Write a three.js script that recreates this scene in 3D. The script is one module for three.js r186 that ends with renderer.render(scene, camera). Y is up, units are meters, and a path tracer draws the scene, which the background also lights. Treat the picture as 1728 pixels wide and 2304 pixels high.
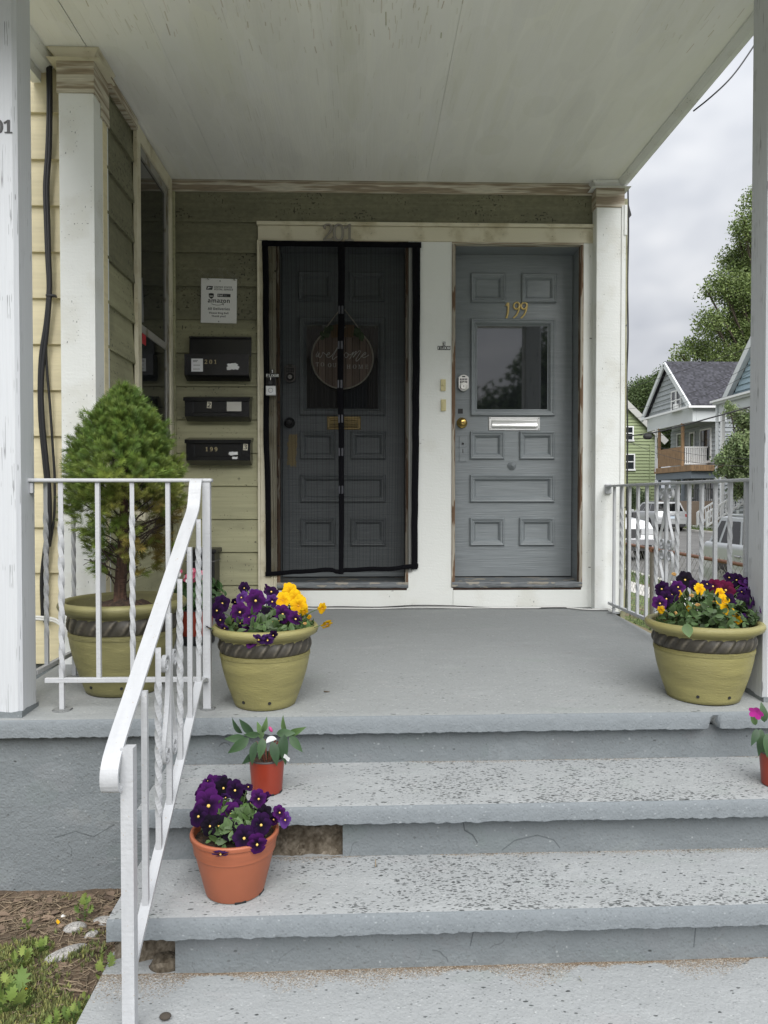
import * as THREE from 'three';
import { RoundedBoxGeometry } from 'three/addons/geometries/RoundedBoxGeometry.js';
import { TextGeometry } from 'three/addons/geometries/TextGeometry.js';
import { FontLoader } from 'three/addons/loaders/FontLoader.js';
import { mergeGeometries, mergeVertices, toCreasedNormals } from 'three/addons/utils/BufferGeometryUtils.js';

// ---------------------------------------------------------------- camera, sky, sun, exposure
const FOCAL = 1680;                                   // focal length in pixels of the 1728 x 2304 photograph
const scene = new THREE.Scene();
const camera = new THREE.PerspectiveCamera(2 * Math.atan(1152 / FOCAL) * 180 / Math.PI, 0.75, 0.05, 600);
camera.position.set(0, 0.69, 4.565);
camera.rotation.order = 'YXZ';
camera.rotation.set(-34 / FOCAL, -44 / FOCAL, 0);
camera.updateMatrixWorld(true);

const renderer = new THREE.WebGLRenderer({ antialias: true });
renderer.toneMapping = THREE.LinearToneMapping;
renderer.toneMappingExposure = 2.85;
renderer.shadowMap.enabled = true;

function mulberry(a) { return () => { a |= 0; a = a + 0x6D2B79F5 | 0; let t = Math.imul(a ^ a >>> 15, 1 | a); t = t + Math.imul(t ^ t >>> 7, 61 | t) ^ t; return ((t ^ t >>> 14) >>> 0) / 4294967296; }; }
function hash3(x, y, z) { let h = Math.imul(x, 374761393) ^ Math.imul(y, 668265263) ^ Math.imul(z, 2147483647 ^ 1274126177); h = Math.imul(h ^ h >>> 13, 1274126177); return ((h ^ h >>> 16) >>> 0) / 4294967296; }
const sm = t => t * t * (3 - 2 * t), lerp = (a, b, t) => a + (b - a) * t, clamp = (x, a = 0, b = 1) => Math.min(b, Math.max(a, x));
const step = (a, b, x) => sm(clamp((x - a) / (b - a)));
function noise3(x, y, z) {
  const X = Math.floor(x), Y = Math.floor(y), Z = Math.floor(z), u = sm(x - X), v = sm(y - Y), w = sm(z - Z);
  const c = (i, j, k) => hash3(X + i, Y + j, Z + k);
  return lerp(lerp(lerp(c(0, 0, 0), c(1, 0, 0), u), lerp(c(0, 1, 0), c(1, 1, 0), u), v), lerp(lerp(c(0, 0, 1), c(1, 0, 1), u), lerp(c(0, 1, 1), c(1, 1, 1), u), v), w);
}
function fbm(x, y, z, o = 4) { let s = 0, a = 0.5, n = 0; for (let i = 0; i < o; i++) { s += a * noise3(x, y, z); n += a; a *= 0.5; x = x * 2.03 + 7; y = y * 2.03 + 3; z = z * 2.03 + 11; } return s / n; }
// the same noise repeating every p cells in x and q cells in y
function tnoise(x, y, p, q, s) {
  const X = Math.floor(x), Y = Math.floor(y), u = sm(x - X), v = sm(y - Y), m = (a, b) => ((a % b) + b) % b;
  const c = (i, j) => hash3(m(X + i, p), m(Y + j, q), s);
  return lerp(lerp(c(0, 0), c(1, 0), u), lerp(c(0, 1), c(1, 1), u), v);
}
function tfbm(u, v, p, q, s, o = 4) { let r = 0, a = 0.5, n = 0; for (let i = 0; i < o; i++) { r += a * tnoise(u * p, v * q, p, q, s + i); n += a; a *= 0.5; p *= 2; q *= 2; } return r / n; }

{ // overcast sky: the standard overcast distribution with soft cloud structure
  const W = 1024, H = 512, d = new Float32Array(W * H * 4);
  for (let j = 0; j < H; j++) for (let i = 0; i < W; i++) {
    const el = ((j + 0.5) / H - 0.5) * Math.PI, az = ((i + 0.5) / W - 0.5) * 2 * Math.PI, k = (j * W + i) * 4;
    const x = Math.cos(el) * Math.cos(az), y = Math.sin(el), z = Math.cos(el) * Math.sin(az);
    let L = y > 0 ? (1 + 1.3 * y) / 2.3 : 0.2, c = 0.5;
    if (y > -0.02) {
      const q = 1 / (Math.max(y, 0) + 0.22), cx = x * q, cz = z * q;
      c = 0.55 * fbm(cx * 2.2 + 3, cz * 2.2 + 9, 1.5, 5) + 0.3 * fbm(cx * 6.5, cz * 6.5, 8.5, 4) + 0.15 * fbm(cx * 15, cz * 15, 4.5, 3);
      c = clamp((c - 0.5) * 3.4 + 0.5, 0, 1);
      L *= 0.8 + 0.36 * c;
    }
    const s = 0.455 * L;
    d[k] = s * lerp(0.925, 0.985, c); d[k + 1] = s * lerp(0.975, 1.0, c); d[k + 2] = s * lerp(1.075, 1.035, c); d[k + 3] = 1;
  }
  const t = new THREE.DataTexture(d, W, H, THREE.RGBAFormat, THREE.FloatType);
  t.mapping = THREE.EquirectangularReflectionMapping; t.magFilter = THREE.LinearFilter; t.needsUpdate = true;
  scene.background = t; scene.environment = t;
}
const sun = new THREE.DirectionalLight(new THREE.Color(1, 0.985, 0.96), 1.5);
sun.position.set(2, 15.5, 16); sun.target.position.set(0, 0, 0);
sun.castShadow = true; sun.shadow.radius = 108;
Object.assign(sun.shadow.camera, { left: -30, right: 30, top: 30, bottom: -30, near: 1, far: 120 });
sun.shadow.mapSize.set(4096, 4096);
scene.add(sun, sun.target);

// ---------------------------------------------------------------- places: a photograph pixel and the plane it lies on
const RQ = new THREE.Quaternion().setFromEuler(camera.rotation), EYE = camera.position.clone();
function ray(px, py) { return new THREE.Vector3((px - 864) / FOCAL, (1152 - py) / FOCAL, -1).applyQuaternion(RQ); }
function onZ(px, py, z) { const r = ray(px, py); return EYE.clone().addScaledVector(r, (z - EYE.z) / r.z); }
function onY(px, py, y) { const r = ray(px, py); return EYE.clone().addScaledVector(r, (y - EYE.y) / r.y); }
function onX(px, py, x) { const r = ray(px, py); return EYE.clone().addScaledVector(r, (x - EYE.x) / r.x); }
function atD(px, py, d) { return onZ(px, py, EYE.z - d); }
const X0 = (px, z = 0, py = 1100) => onZ(px, py, z).x, Y0 = (py, z = 0, px = 820) => onZ(px, py, z).y;
const V = (x, y, z) => new THREE.Vector3(x, y, z);

// ---------------------------------------------------------------- scene graph helpers
const taken = {};
function numbered(n) { const k = taken[n] = (taken[n] ?? -1) + 1; return k ? `${n}_${String(k).padStart(3, '0')}` : n; }
function tag(o, label, category, group, kind) { o.userData = { ...o.userData, label, category }; if (group) o.userData.group = group; if (kind) o.userData.kind = kind; return o; }
function thing(name, label, category, pos = [0, 0, 0], turn = 0, group) {
  const o = new THREE.Group(); o.name = numbered(name); o.position.set(...pos); o.rotation.y = turn; scene.add(o);
  return tag(o, label, category, group);
}
function mesh(name, geo, mat) { const m = new THREE.Mesh(geo, mat); m.name = name; m.castShadow = m.receiveShadow = true; return m; }
function part(parent, name, geo, mat, label) { const m = mesh(name, geo, mat); if (label) m.userData.label = label; parent.add(m); return m; }
function lone(name, geo, mat, label, category, group) { const m = mesh(numbered(name), geo, mat); scene.add(m); return tag(m, label, category, group); }
function structure(name, geo, mat) { const m = mesh(numbered(name), geo, mat); m.userData.kind = 'structure'; scene.add(m); return m; }

// ---------------------------------------------------------------- geometry helpers
function boxUV(g) { // uv in metres, laid flat on each face's own plane
  if (g.index) g = g.toNonIndexed();
  const p = g.attributes.position, uv = new Float32Array(p.count * 2), a = V(0, 0, 0), b = V(0, 0, 0), c = V(0, 0, 0);
  for (let i = 0; i < p.count; i += 3) {
    a.fromBufferAttribute(p, i); b.fromBufferAttribute(p, i + 1).sub(a); c.fromBufferAttribute(p, i + 2).sub(a); b.cross(c);
    const nx = Math.abs(b.x), ny = Math.abs(b.y), nz = Math.abs(b.z);
    for (let k = 0; k < 3; k++) {
      const x = p.getX(i + k), y = p.getY(i + k), z = p.getZ(i + k), o = (i + k) * 2;
      if (nz >= nx && nz >= ny) { uv[o] = x; uv[o + 1] = y; } else if (ny >= nx) { uv[o] = x; uv[o + 1] = -z; } else { uv[o] = z; uv[o + 1] = y; }
    }
  }
  g.setAttribute('uv', new THREE.BufferAttribute(uv, 2)); return g;
}
function merge(list) {
  const all = list.map(g => { g = g.index ? g.toNonIndexed() : g; for (const k of Object.keys(g.attributes)) if (!['position', 'normal', 'uv', 'color'].includes(k)) g.deleteAttribute(k); return g; });
  const col = all.some(g => g.attributes.color);
  for (const g of all) {
    if (!g.attributes.uv) g.setAttribute('uv', new THREE.BufferAttribute(new Float32Array(g.attributes.position.count * 2), 2));
    if (col && !g.attributes.color) g.setAttribute('color', new THREE.BufferAttribute(new Float32Array(g.attributes.position.count * 3).fill(1), 3));
    if (!g.attributes.normal) g.computeVertexNormals();
  }
  return mergeGeometries(all.map(g => { g.morphAttributes = {}; return g; }), false);
}
// a box from corner to corner with a small rounded edge
function bx(x0, x1, y0, y1, z0, z1, r = 0.003) {
  const w = Math.abs(x1 - x0), h = Math.abs(y1 - y0), d = Math.abs(z1 - z0), rr = Math.min(r, w / 2.2, h / 2.2, d / 2.2);
  const g = r > 0 ? new RoundedBoxGeometry(w, h, d, 1, rr) : new THREE.BoxGeometry(w, h, d);
  g.translate((x0 + x1) / 2, (y0 + y1) / 2, (z0 + z1) / 2); return boxUV(g);
}
function mk(pos, idx, uv, col) {
  const g = new THREE.BufferGeometry(); g.setAttribute('position', new THREE.BufferAttribute(new Float32Array(pos), 3)); g.setIndex(idx);
  if (uv) g.setAttribute('uv', new THREE.BufferAttribute(new Float32Array(uv), 2)); if (col) g.setAttribute('color', new THREE.BufferAttribute(new Float32Array(col), 3));
  g.computeVertexNormals(); return g;
}
// profile of [z, y] points swept along x; each vertex may be pushed by wob(x, z, y, k) -> [dx, dy, dz]
function sweepX(x0, x1, nx, prof, wob, closed = true) {
  const pos = [], idx = [], n = prof.length;
  for (let i = 0; i <= nx; i++) { const x = lerp(x0, x1, i / nx); for (let k = 0; k < n; k++) { const w = wob ? wob(x, prof[k][0], prof[k][1], k, i) : [0, 0, 0]; pos.push(x + w[0], prof[k][1] + w[1], prof[k][0] + w[2]); } }
  const m = closed ? n : n - 1;
  for (let i = 0; i < nx; i++) for (let k = 0; k < m; k++) { const a = i * n + k, b = i * n + (k + 1) % n, c = a + n, d = b + n; idx.push(a, b, c, b, d, c); }
  if (closed) { const tri = THREE.ShapeUtils.triangulateShape(prof.map(p => new THREE.Vector2(p[0], p[1])), []); for (const t of tri) { idx.push(t[0], t[1], t[2]); idx.push(nx * n + t[2], nx * n + t[1], nx * n + t[0]); } }
  return fixOut(boxUV(toCreasedNormals(mk(pos, idx), 0.6)));
}
function fixOut(g) { // turn a closed shape's faces outwards
  const p = g.attributes.position; let v = 0; const a = V(0, 0, 0), b = V(0, 0, 0), c = V(0, 0, 0);
  for (let i = 0; i < p.count; i += 3) { a.fromBufferAttribute(p, i); b.fromBufferAttribute(p, i + 1); c.fromBufferAttribute(p, i + 2); v += a.dot(b.clone().cross(c)); }
  if (v < 0) { for (const k of Object.keys(g.attributes)) { const t = g.attributes[k], s = t.itemSize, r = t.array; for (let i = 0; i < t.count; i += 3) for (let q = 0; q < s; q++) { const u = r[(i + 1) * s + q]; r[(i + 1) * s + q] = r[(i + 2) * s + q]; r[(i + 2) * s + q] = u; } } const n = g.attributes.normal; if (n) for (let i = 0; i < n.array.length; i++) n.array[i] *= -1; }
  return g;
}
function tube(pts, r, seg = 24, rad = 7) { const c = pts.length > 1 && pts[0].isVector3 ? pts : pts.map(p => V(...p)); return new THREE.TubeGeometry(new THREE.CatmullRomCurve3(c, false, 'centripetal'), seg, r, rad, false); }
// a bar swept along 3-D points with a rectangular section: w along the axis `side`, t across
function ribbon(pts, w, t, side) {
  const n = pts.length, pos = [], idx = [], T = V(0, 0, 0), N = V(0, 0, 0), S = side.clone().normalize();
  for (let i = 0; i < n; i++) {
    T.copy(pts[Math.min(i + 1, n - 1)]).sub(pts[Math.max(i - 1, 0)]).normalize(); N.copy(T).cross(S).normalize();
    for (const [a, b] of [[-1, -1], [1, -1], [1, 1], [-1, 1]]) { const p = pts[i].clone().addScaledVector(S, a * w / 2).addScaledVector(N, b * t / 2); pos.push(p.x, p.y, p.z); }
  }
  for (let i = 0; i < n - 1; i++) for (let k = 0; k < 4; k++) { const a = i * 4 + k, b = i * 4 + (k + 1) % 4; idx.push(a, b, a + 4, b, b + 4, a + 4); }
  idx.push(0, 2, 1, 0, 3, 2); const e = (n - 1) * 4; idx.push(e, e + 1, e + 2, e, e + 2, e + 3);
  return fixOut(boxUV(toCreasedNormals(mk(pos, idx), 0.7)));
}
// a moulding of profile [inwards, proud] run round a rectangle in the plane z = 0, mitred at its corners
function mouldFrame(x0, x1, y0, y1, z, prof) {
  const pos = [], idx = [], n = prof.length, c = [[x0, y0, 1, 1], [x1, y0, -1, 1], [x1, y1, -1, -1], [x0, y1, 1, -1]];
  for (const [cx, cy, sx, sy] of c) for (const [o, h] of prof) pos.push(cx + sx * o, cy + sy * o, z + h);
  for (let i = 0; i < 4; i++) for (let k = 0; k < n - 1; k++) { const a = i * n + k, b = a + 1, d = ((i + 1) % 4) * n + k, e = d + 1; idx.push(a, d, b, b, d, e); }
  return boxUV(toCreasedNormals(mk(pos, idx), 0.25));
}
function lathe(prof, seg = 48) { return new THREE.LatheGeometry(prof.map(p => new THREE.Vector2(p[0], p[1])), seg); }
function xf(g, x = 0, y = 0, z = 0, rx = 0, ry = 0, rz = 0, s = 1) { g.scale(s, s, s); if (rx) g.rotateX(rx); if (ry) g.rotateY(ry); if (rz) g.rotateZ(rz); g.translate(x, y, z); return g; }

// ---------------------------------------------------------------- textures and materials
function dataTex(w, h, fn, srgb = true, size = [1, 1]) { // fn(u, v) -> [r, g, b] 0..255 or a grey 0..255
  const d = new Uint8Array(w * h * 4);
  for (let j = 0; j < h; j++) for (let i = 0; i < w; i++) { const c = fn((i + 0.5) / w, (j + 0.5) / h), k = (j * w + i) * 4; if (typeof c === 'number') { d[k] = d[k + 1] = d[k + 2] = clamp(c, 0, 255); } else { d[k] = clamp(c[0], 0, 255); d[k + 1] = clamp(c[1], 0, 255); d[k + 2] = clamp(c[2], 0, 255); } d[k + 3] = 255; }
  const t = new THREE.DataTexture(d, w, h); t.magFilter = THREE.LinearFilter; t.minFilter = THREE.LinearMipmapLinearFilter; t.generateMipmaps = true;
  t.wrapS = t.wrapT = THREE.RepeatWrapping; t.repeat.set(1 / size[0], 1 / size[1]); if (srgb) t.colorSpace = THREE.SRGBColorSpace; t.needsUpdate = true; return t;
}
function canvasTex(w, h, draw, size = [1, 1], off = [0, 0], wrap = true) {
  const c = document.createElement('canvas'); c.width = w; c.height = h; draw(c.getContext('2d'), w, h);
  const t = new THREE.CanvasTexture(c); t.colorSpace = THREE.SRGBColorSpace; if (wrap) t.wrapS = t.wrapT = THREE.RepeatWrapping; t.repeat.set(1 / size[0], 1 / size[1]); t.offset.set(off[0] / size[0], off[1] / size[1]); t.needsUpdate = true; return t;
}
const lin = (r, g, b) => new THREE.Color().setRGB(r, g, b);
const std = (color, roughness = 0.7, o = {}) => new THREE.MeshStandardMaterial({ color: color?.isColor ? color : color === undefined ? 0xffffff : color, roughness, ...o });
const phys = (color, roughness = 0.5, o = {}) => new THREE.MeshPhysicalMaterial({ color, roughness, ...o });

const B = {}; // relief
B.stucco = dataTex(512, 512, (u, v) => 255 * (0.6 * tfbm(u, v, 24, 24, 3, 4) + 0.4 * tfbm(u, v, 90, 90, 8, 2)), false, [0.5, 0.5]);
B.fine = dataTex(256, 256, (u, v) => 255 * tfbm(u, v, 40, 40, 5, 3), false, [0.12, 0.12]);
B.grainV = dataTex(512, 512, (u, v) => 255 * (0.65 * tfbm(u, v, 60, 3, 21, 3) + 0.35 * tfbm(u, v, 140, 8, 25, 2)), false, [0.3, 0.6]);   // runs along v
B.grainH = dataTex(512, 512, (u, v) => 255 * (0.65 * tfbm(u, v, 4, 46, 31, 3) + 0.35 * tfbm(u, v, 10, 120, 35, 2)), false, [0.6, 0.3]);
B.paint = dataTex(512, 512, (u, v) => 255 * (0.5 * tfbm(u, v, 6, 40, 41, 3) + 0.5 * tfbm(u, v, 50, 50, 45, 3)), false, [0.35, 0.35]);
// ================================================================ the porch: levels and planes
const K = 1.08;                                                       // scale of what stands at the porch's front edge
const S = (x, d, y) => V(x * K, 0.69 - K * (0.69 - y), 4.565 - d * K);
const floorY = z => 0.012 - 0.0328 * z, ceilY = z => 2.578;
function onFloor(px, py) { let p = onY(px, py, 0); for (let i = 0; i < 4; i++) p = onY(px, py, floorY(p.z)); return p; }
const TURN = 0.016;                                                   // the steps are laid slightly askew to the house
const Y1 = 0.69 - 0.85 * K, Y2 = 0.69 - 1.01 * K, YS = 0.69 - 1.17 * K;
const Z0 = 4.565 - 2.332 * K, Z1 = 4.565 - 2.031 * K, Z2 = 4.565 - 1.784 * K, R0 = 4.565 - 2.3755 * K, R1 = 4.565 - 2.082 * K, R2 = 4.565 - 1.832 * K;
const XL = -0.62 * K, XR = 1.62, XP = -1.225 * 1.06;

// ---------------------------------------------------------------- painted concrete
function paintedTex(w, h, sx, sy, seed, o) { // worn grey floor paint; bottom of the canvas is the front edge
  return canvasTex(w, h, (g) => {
    const r = mulberry(seed), px = w / sx, P = o.base ?? [151, 154, 155];
    g.fillStyle = `rgb(${P})`; g.fillRect(0, 0, w, h);
    for (let i = 0; i < 900; i++) { const a = r() * 0.045, l = r() < 0.5; g.fillStyle = l ? `rgba(205,207,204,${a})` : `rgba(105,108,106,${a})`; g.beginPath(); g.ellipse(r() * w, r() * h, 8 + r() * 60, 5 + r() * 26, r() * 0.5 - 0.25, 0, 7); g.fill(); }
    for (let i = 0; i < (o.dots ?? 9000) * 1.25; i++) { const a = 0.14 + r() * 0.32; g.fillStyle = r() < (o.pale ?? 0.3) ? `rgba(214,216,214,${a})` : `rgba(92,95,94,${a})`; const s = 1 + r() * 1.8; g.fillRect(r() * w, r() * h, s * (1 + r()), s); }
    const put = (x, y, s, c) => { g.fillStyle = c; g.beginPath(); const n = 5 + Math.floor(r() * 3), a0 = r() * 6; for (let k = 0; k < n; k++) { const a = a0 + k / n * 6.283, q = s * (0.55 + r() * 0.7); g.lineTo(x + Math.cos(a) * q * 1.35, y + Math.sin(a) * q * 0.72); } g.closePath(); g.fill(); };
    for (let i = 0; i < (o.specks ?? 3000); i++) {
      const u = r(), v = r(), xm = o.x0 + u * sx, t = v * sy;
      if (t > o.depth || r() > o.density(xm, t)) continue;
      const near = step(0.09, 0.0, t), s = px * (0.0011 + 0.0042 * r() ** 3 + near * 0.0034 * r() ** 2), q = 46 + r() * 40;
      put(u * w, h - v * h, s, `rgba(${q},${q + 3},${q + 3},${0.6 + r() * 0.4})`);
    }
    if (o.sand) for (let i = 0; i < o.sand.n; i++) {
      const u = r(), xm = o.x0 + u * sx, k = o.sand.at(xm); if (k <= 0) continue;
      const t = o.depth - Math.abs(r() * r()) * k + 0.002; const c = r(), b = 84 + r() * 66;
      g.fillStyle = c < 0.1 ? `rgba(205,196,182,0.9)` : `rgba(${b - 6},${b - 24},${b - 44},${0.45 + r() * 0.4})`; const s = px * (0.0008 + r() * 0.0016); g.fillRect(u * w, h - t / sy * h, s * 1.4, s);
    }
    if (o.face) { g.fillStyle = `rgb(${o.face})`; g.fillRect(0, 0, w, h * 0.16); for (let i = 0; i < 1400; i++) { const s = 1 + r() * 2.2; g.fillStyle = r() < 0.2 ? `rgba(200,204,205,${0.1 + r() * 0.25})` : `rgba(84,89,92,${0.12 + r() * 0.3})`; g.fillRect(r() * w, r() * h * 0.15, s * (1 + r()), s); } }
    if (o.draw) o.draw(g, (x, t) => [(x - o.x0) / sx * w, h - t / sy * h], r);
  }, [sx, sy], [-o.x0, o.zf]);
}
const clumpy = (x, t, s) => 0.25 + 1.5 * step(0.42, 0.66, fbm(x * 5 + s, t * 7, s, 3));
const worn = (c, s) => (x, t) => clamp((0.14 + 0.95 * Math.exp(-(((x - c) / 0.62) ** 2))) * (0.5 + 0.75 * step(0.24, 0.02, t)) * clumpy(x, t, s));
const concMat = (map, bump = 0.003) => std(undefined, 0.82, { map, bumpMap: B.stucco, bumpScale: bump });
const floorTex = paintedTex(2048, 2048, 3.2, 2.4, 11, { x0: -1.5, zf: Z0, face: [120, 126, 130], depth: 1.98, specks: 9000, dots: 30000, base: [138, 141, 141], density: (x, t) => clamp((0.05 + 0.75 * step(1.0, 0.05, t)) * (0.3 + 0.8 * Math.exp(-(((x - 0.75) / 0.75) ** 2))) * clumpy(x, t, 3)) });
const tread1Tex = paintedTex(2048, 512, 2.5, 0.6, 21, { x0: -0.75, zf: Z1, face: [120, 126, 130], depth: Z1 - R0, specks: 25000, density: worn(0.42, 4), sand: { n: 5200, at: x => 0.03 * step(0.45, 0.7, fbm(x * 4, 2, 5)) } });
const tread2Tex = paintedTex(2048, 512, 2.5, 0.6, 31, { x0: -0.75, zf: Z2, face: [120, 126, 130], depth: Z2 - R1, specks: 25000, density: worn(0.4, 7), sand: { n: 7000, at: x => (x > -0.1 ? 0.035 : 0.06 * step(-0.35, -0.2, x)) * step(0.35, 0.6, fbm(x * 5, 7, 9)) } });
const slabTex = paintedTex(2048, 1024, 2.5, 1.2, 41, { x0: -0.75, zf: R2 + 0.9, depth: 0.9, specks: 9000, dots: 14000, density: (x, t) => clamp(0.1 + 0.45 * Math.exp(-(((x - 0.35) / 0.4) ** 2)) * step(0.5, 0.85, t)), sand: { n: 36000, at: x => 0.12 * step(0.3, 0.62, fbm(x * 4.5, 3, 2)) } });
const crack = (g, P, pts, w = 1.6, a = 0.75) => { g.strokeStyle = `rgba(62,66,68,${a})`; g.lineWidth = w; g.beginPath(); pts.forEach((p, i) => { const q = P(p[0], p[1]); i ? g.lineTo(...q) : g.moveTo(...q); }); g.stroke(); };
const riserTex = paintedTex(2048, 512, 3.2, 0.9, 51, {
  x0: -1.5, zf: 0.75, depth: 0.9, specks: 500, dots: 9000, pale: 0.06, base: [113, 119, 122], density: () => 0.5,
  draw(g, P, r) {
    for (let i = 0; i < 60; i++) { const x = -1.4 + r() * 2.9, y = r() * 0.85, n = 3 + Math.floor(r() * 4), pts = []; let a = r() * 6.28; let qx = x, qy = y; for (let k = 0; k < n; k++) { pts.push([qx, qy]); a += (r() - 0.5) * 1.6; qx += Math.cos(a) * 0.012; qy += Math.sin(a) * 0.012; } crack(g, P, pts, 0.7 + r(), 0.25 + r() * 0.4); }
    const v = y => y + 0.75;   // height on the wall to canvas
    crack(g, P, [[0.30, v(Y1 - 0.07)], [0.305, v(Y1 - 0.1)], [0.33, v(Y1 - 0.115)], [0.345, v(Y1 - 0.14)]], 2.2);
    crack(g, P, [[0.42, v(Y1 - 0.165)], [0.46, v(Y1 - 0.135)], [0.53, v(Y1 - 0.12)], [0.58, v(Y1 - 0.135)], [0.6, v(Y1 - 0.16)]], 1.8, 0.6);
    crack(g, P, [[0.29, v(Y2 - 0.07)], [0.28, v(Y2 - 0.12)]], 1.8); crack(g, P, [[0.9, v(Y2 - 0.08)], [0.895, v(Y2 - 0.14)]], 1.6);
    crack(g, P, [[-1.05, v(-0.47)], [-0.98, v(-0.45)], [-0.92, v(-0.47)], [-0.85, v(-0.43)]], 2, 0.6);
  } });
const rubbleMat = std(undefined, 0.95, { map: dataTex(256, 256, (u, v) => { const n = tfbm(u, v, 8, 8, 71, 4), m = tfbm(u, v, 40, 40, 75, 2), k = 40 + 90 * n + 45 * (m - 0.5); return [k + 10, k + 2, k - 10]; }, true, [0.3, 0.3]), bumpMap: B.stucco, bumpScale: 0.008 });

const steps = thing('porch_steps', 'grey painted concrete porch slab with three worn steps below it', 'steps', [0, 0, 2.3], TURN);
const L = z => z - 2.3;
function edgeNoise(seed, top, thick, chip) {
  return (x, z, y, k) => {
    const low = clamp((top - y) / thick), a = 0.0012 + 0.002 * low;
    let dz = (fbm(x * 60, y * 60, seed, 2) - 0.5) * 2 * a, dy = (fbm(x * 70 + 5, y * 50, seed + 9, 2) - 0.5) * 2 * a * (low > 0.5 ? 1.3 : 0.5);
    if (chip) { const c = Math.exp(-(((x - chip[0]) / chip[1]) ** 2)) * step(0.3, 0.8, low); dz -= c * 0.03; dy += c * 0.022; }
    return [0, k === 0 || k > 7 ? 0 : dy, k === 0 || k > 7 ? 0 : dz];
  };
}
function slab(x0, x1, zb, zf, yOf, thick, seed, tex, chip) {
  const y = yOf(zf), prof = [[zb, yOf(zb)], [zf - 0.05, yOf(zf - 0.05)], [zf - 0.009, y - 0.0005], [zf - 0.0025, y - 0.003], [zf, y - 0.009], [zf + 0.001, y - thick * 0.55], [zf, y - thick + 0.003], [zf - 0.004, y - thick], [zb, y - thick]];
  const g = sweepX(x0, x1, Math.round((x1 - x0) / 0.008), prof.map(p => [p[0] - 2.3, p[1]]), edgeNoise(seed, y, thick, chip));
  const p = g.attributes.position, uv = g.attributes.uv; // tread: uv runs over the edge down the face
  for (let i = 0; i < p.count; i++) { const z = p.getZ(i) + 2.3; uv.setXY(i, p.getX(i), z > zf - 0.012 ? -zf + (p.getY(i) - y) : -z); }
  return part(steps, 'slab', g, concMat(tex));
}
slab(XP, 1.5, -0.12, Z0, floorY, 0.06, 1, floorTex, [1.215, 0.014]).name = 'porch_slab';
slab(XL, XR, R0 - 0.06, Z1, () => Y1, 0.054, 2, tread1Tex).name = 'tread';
slab(XL, XR, R1 - 0.06, Z2, () => Y2, 0.056, 3, tread2Tex).name = 'tread';
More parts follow.
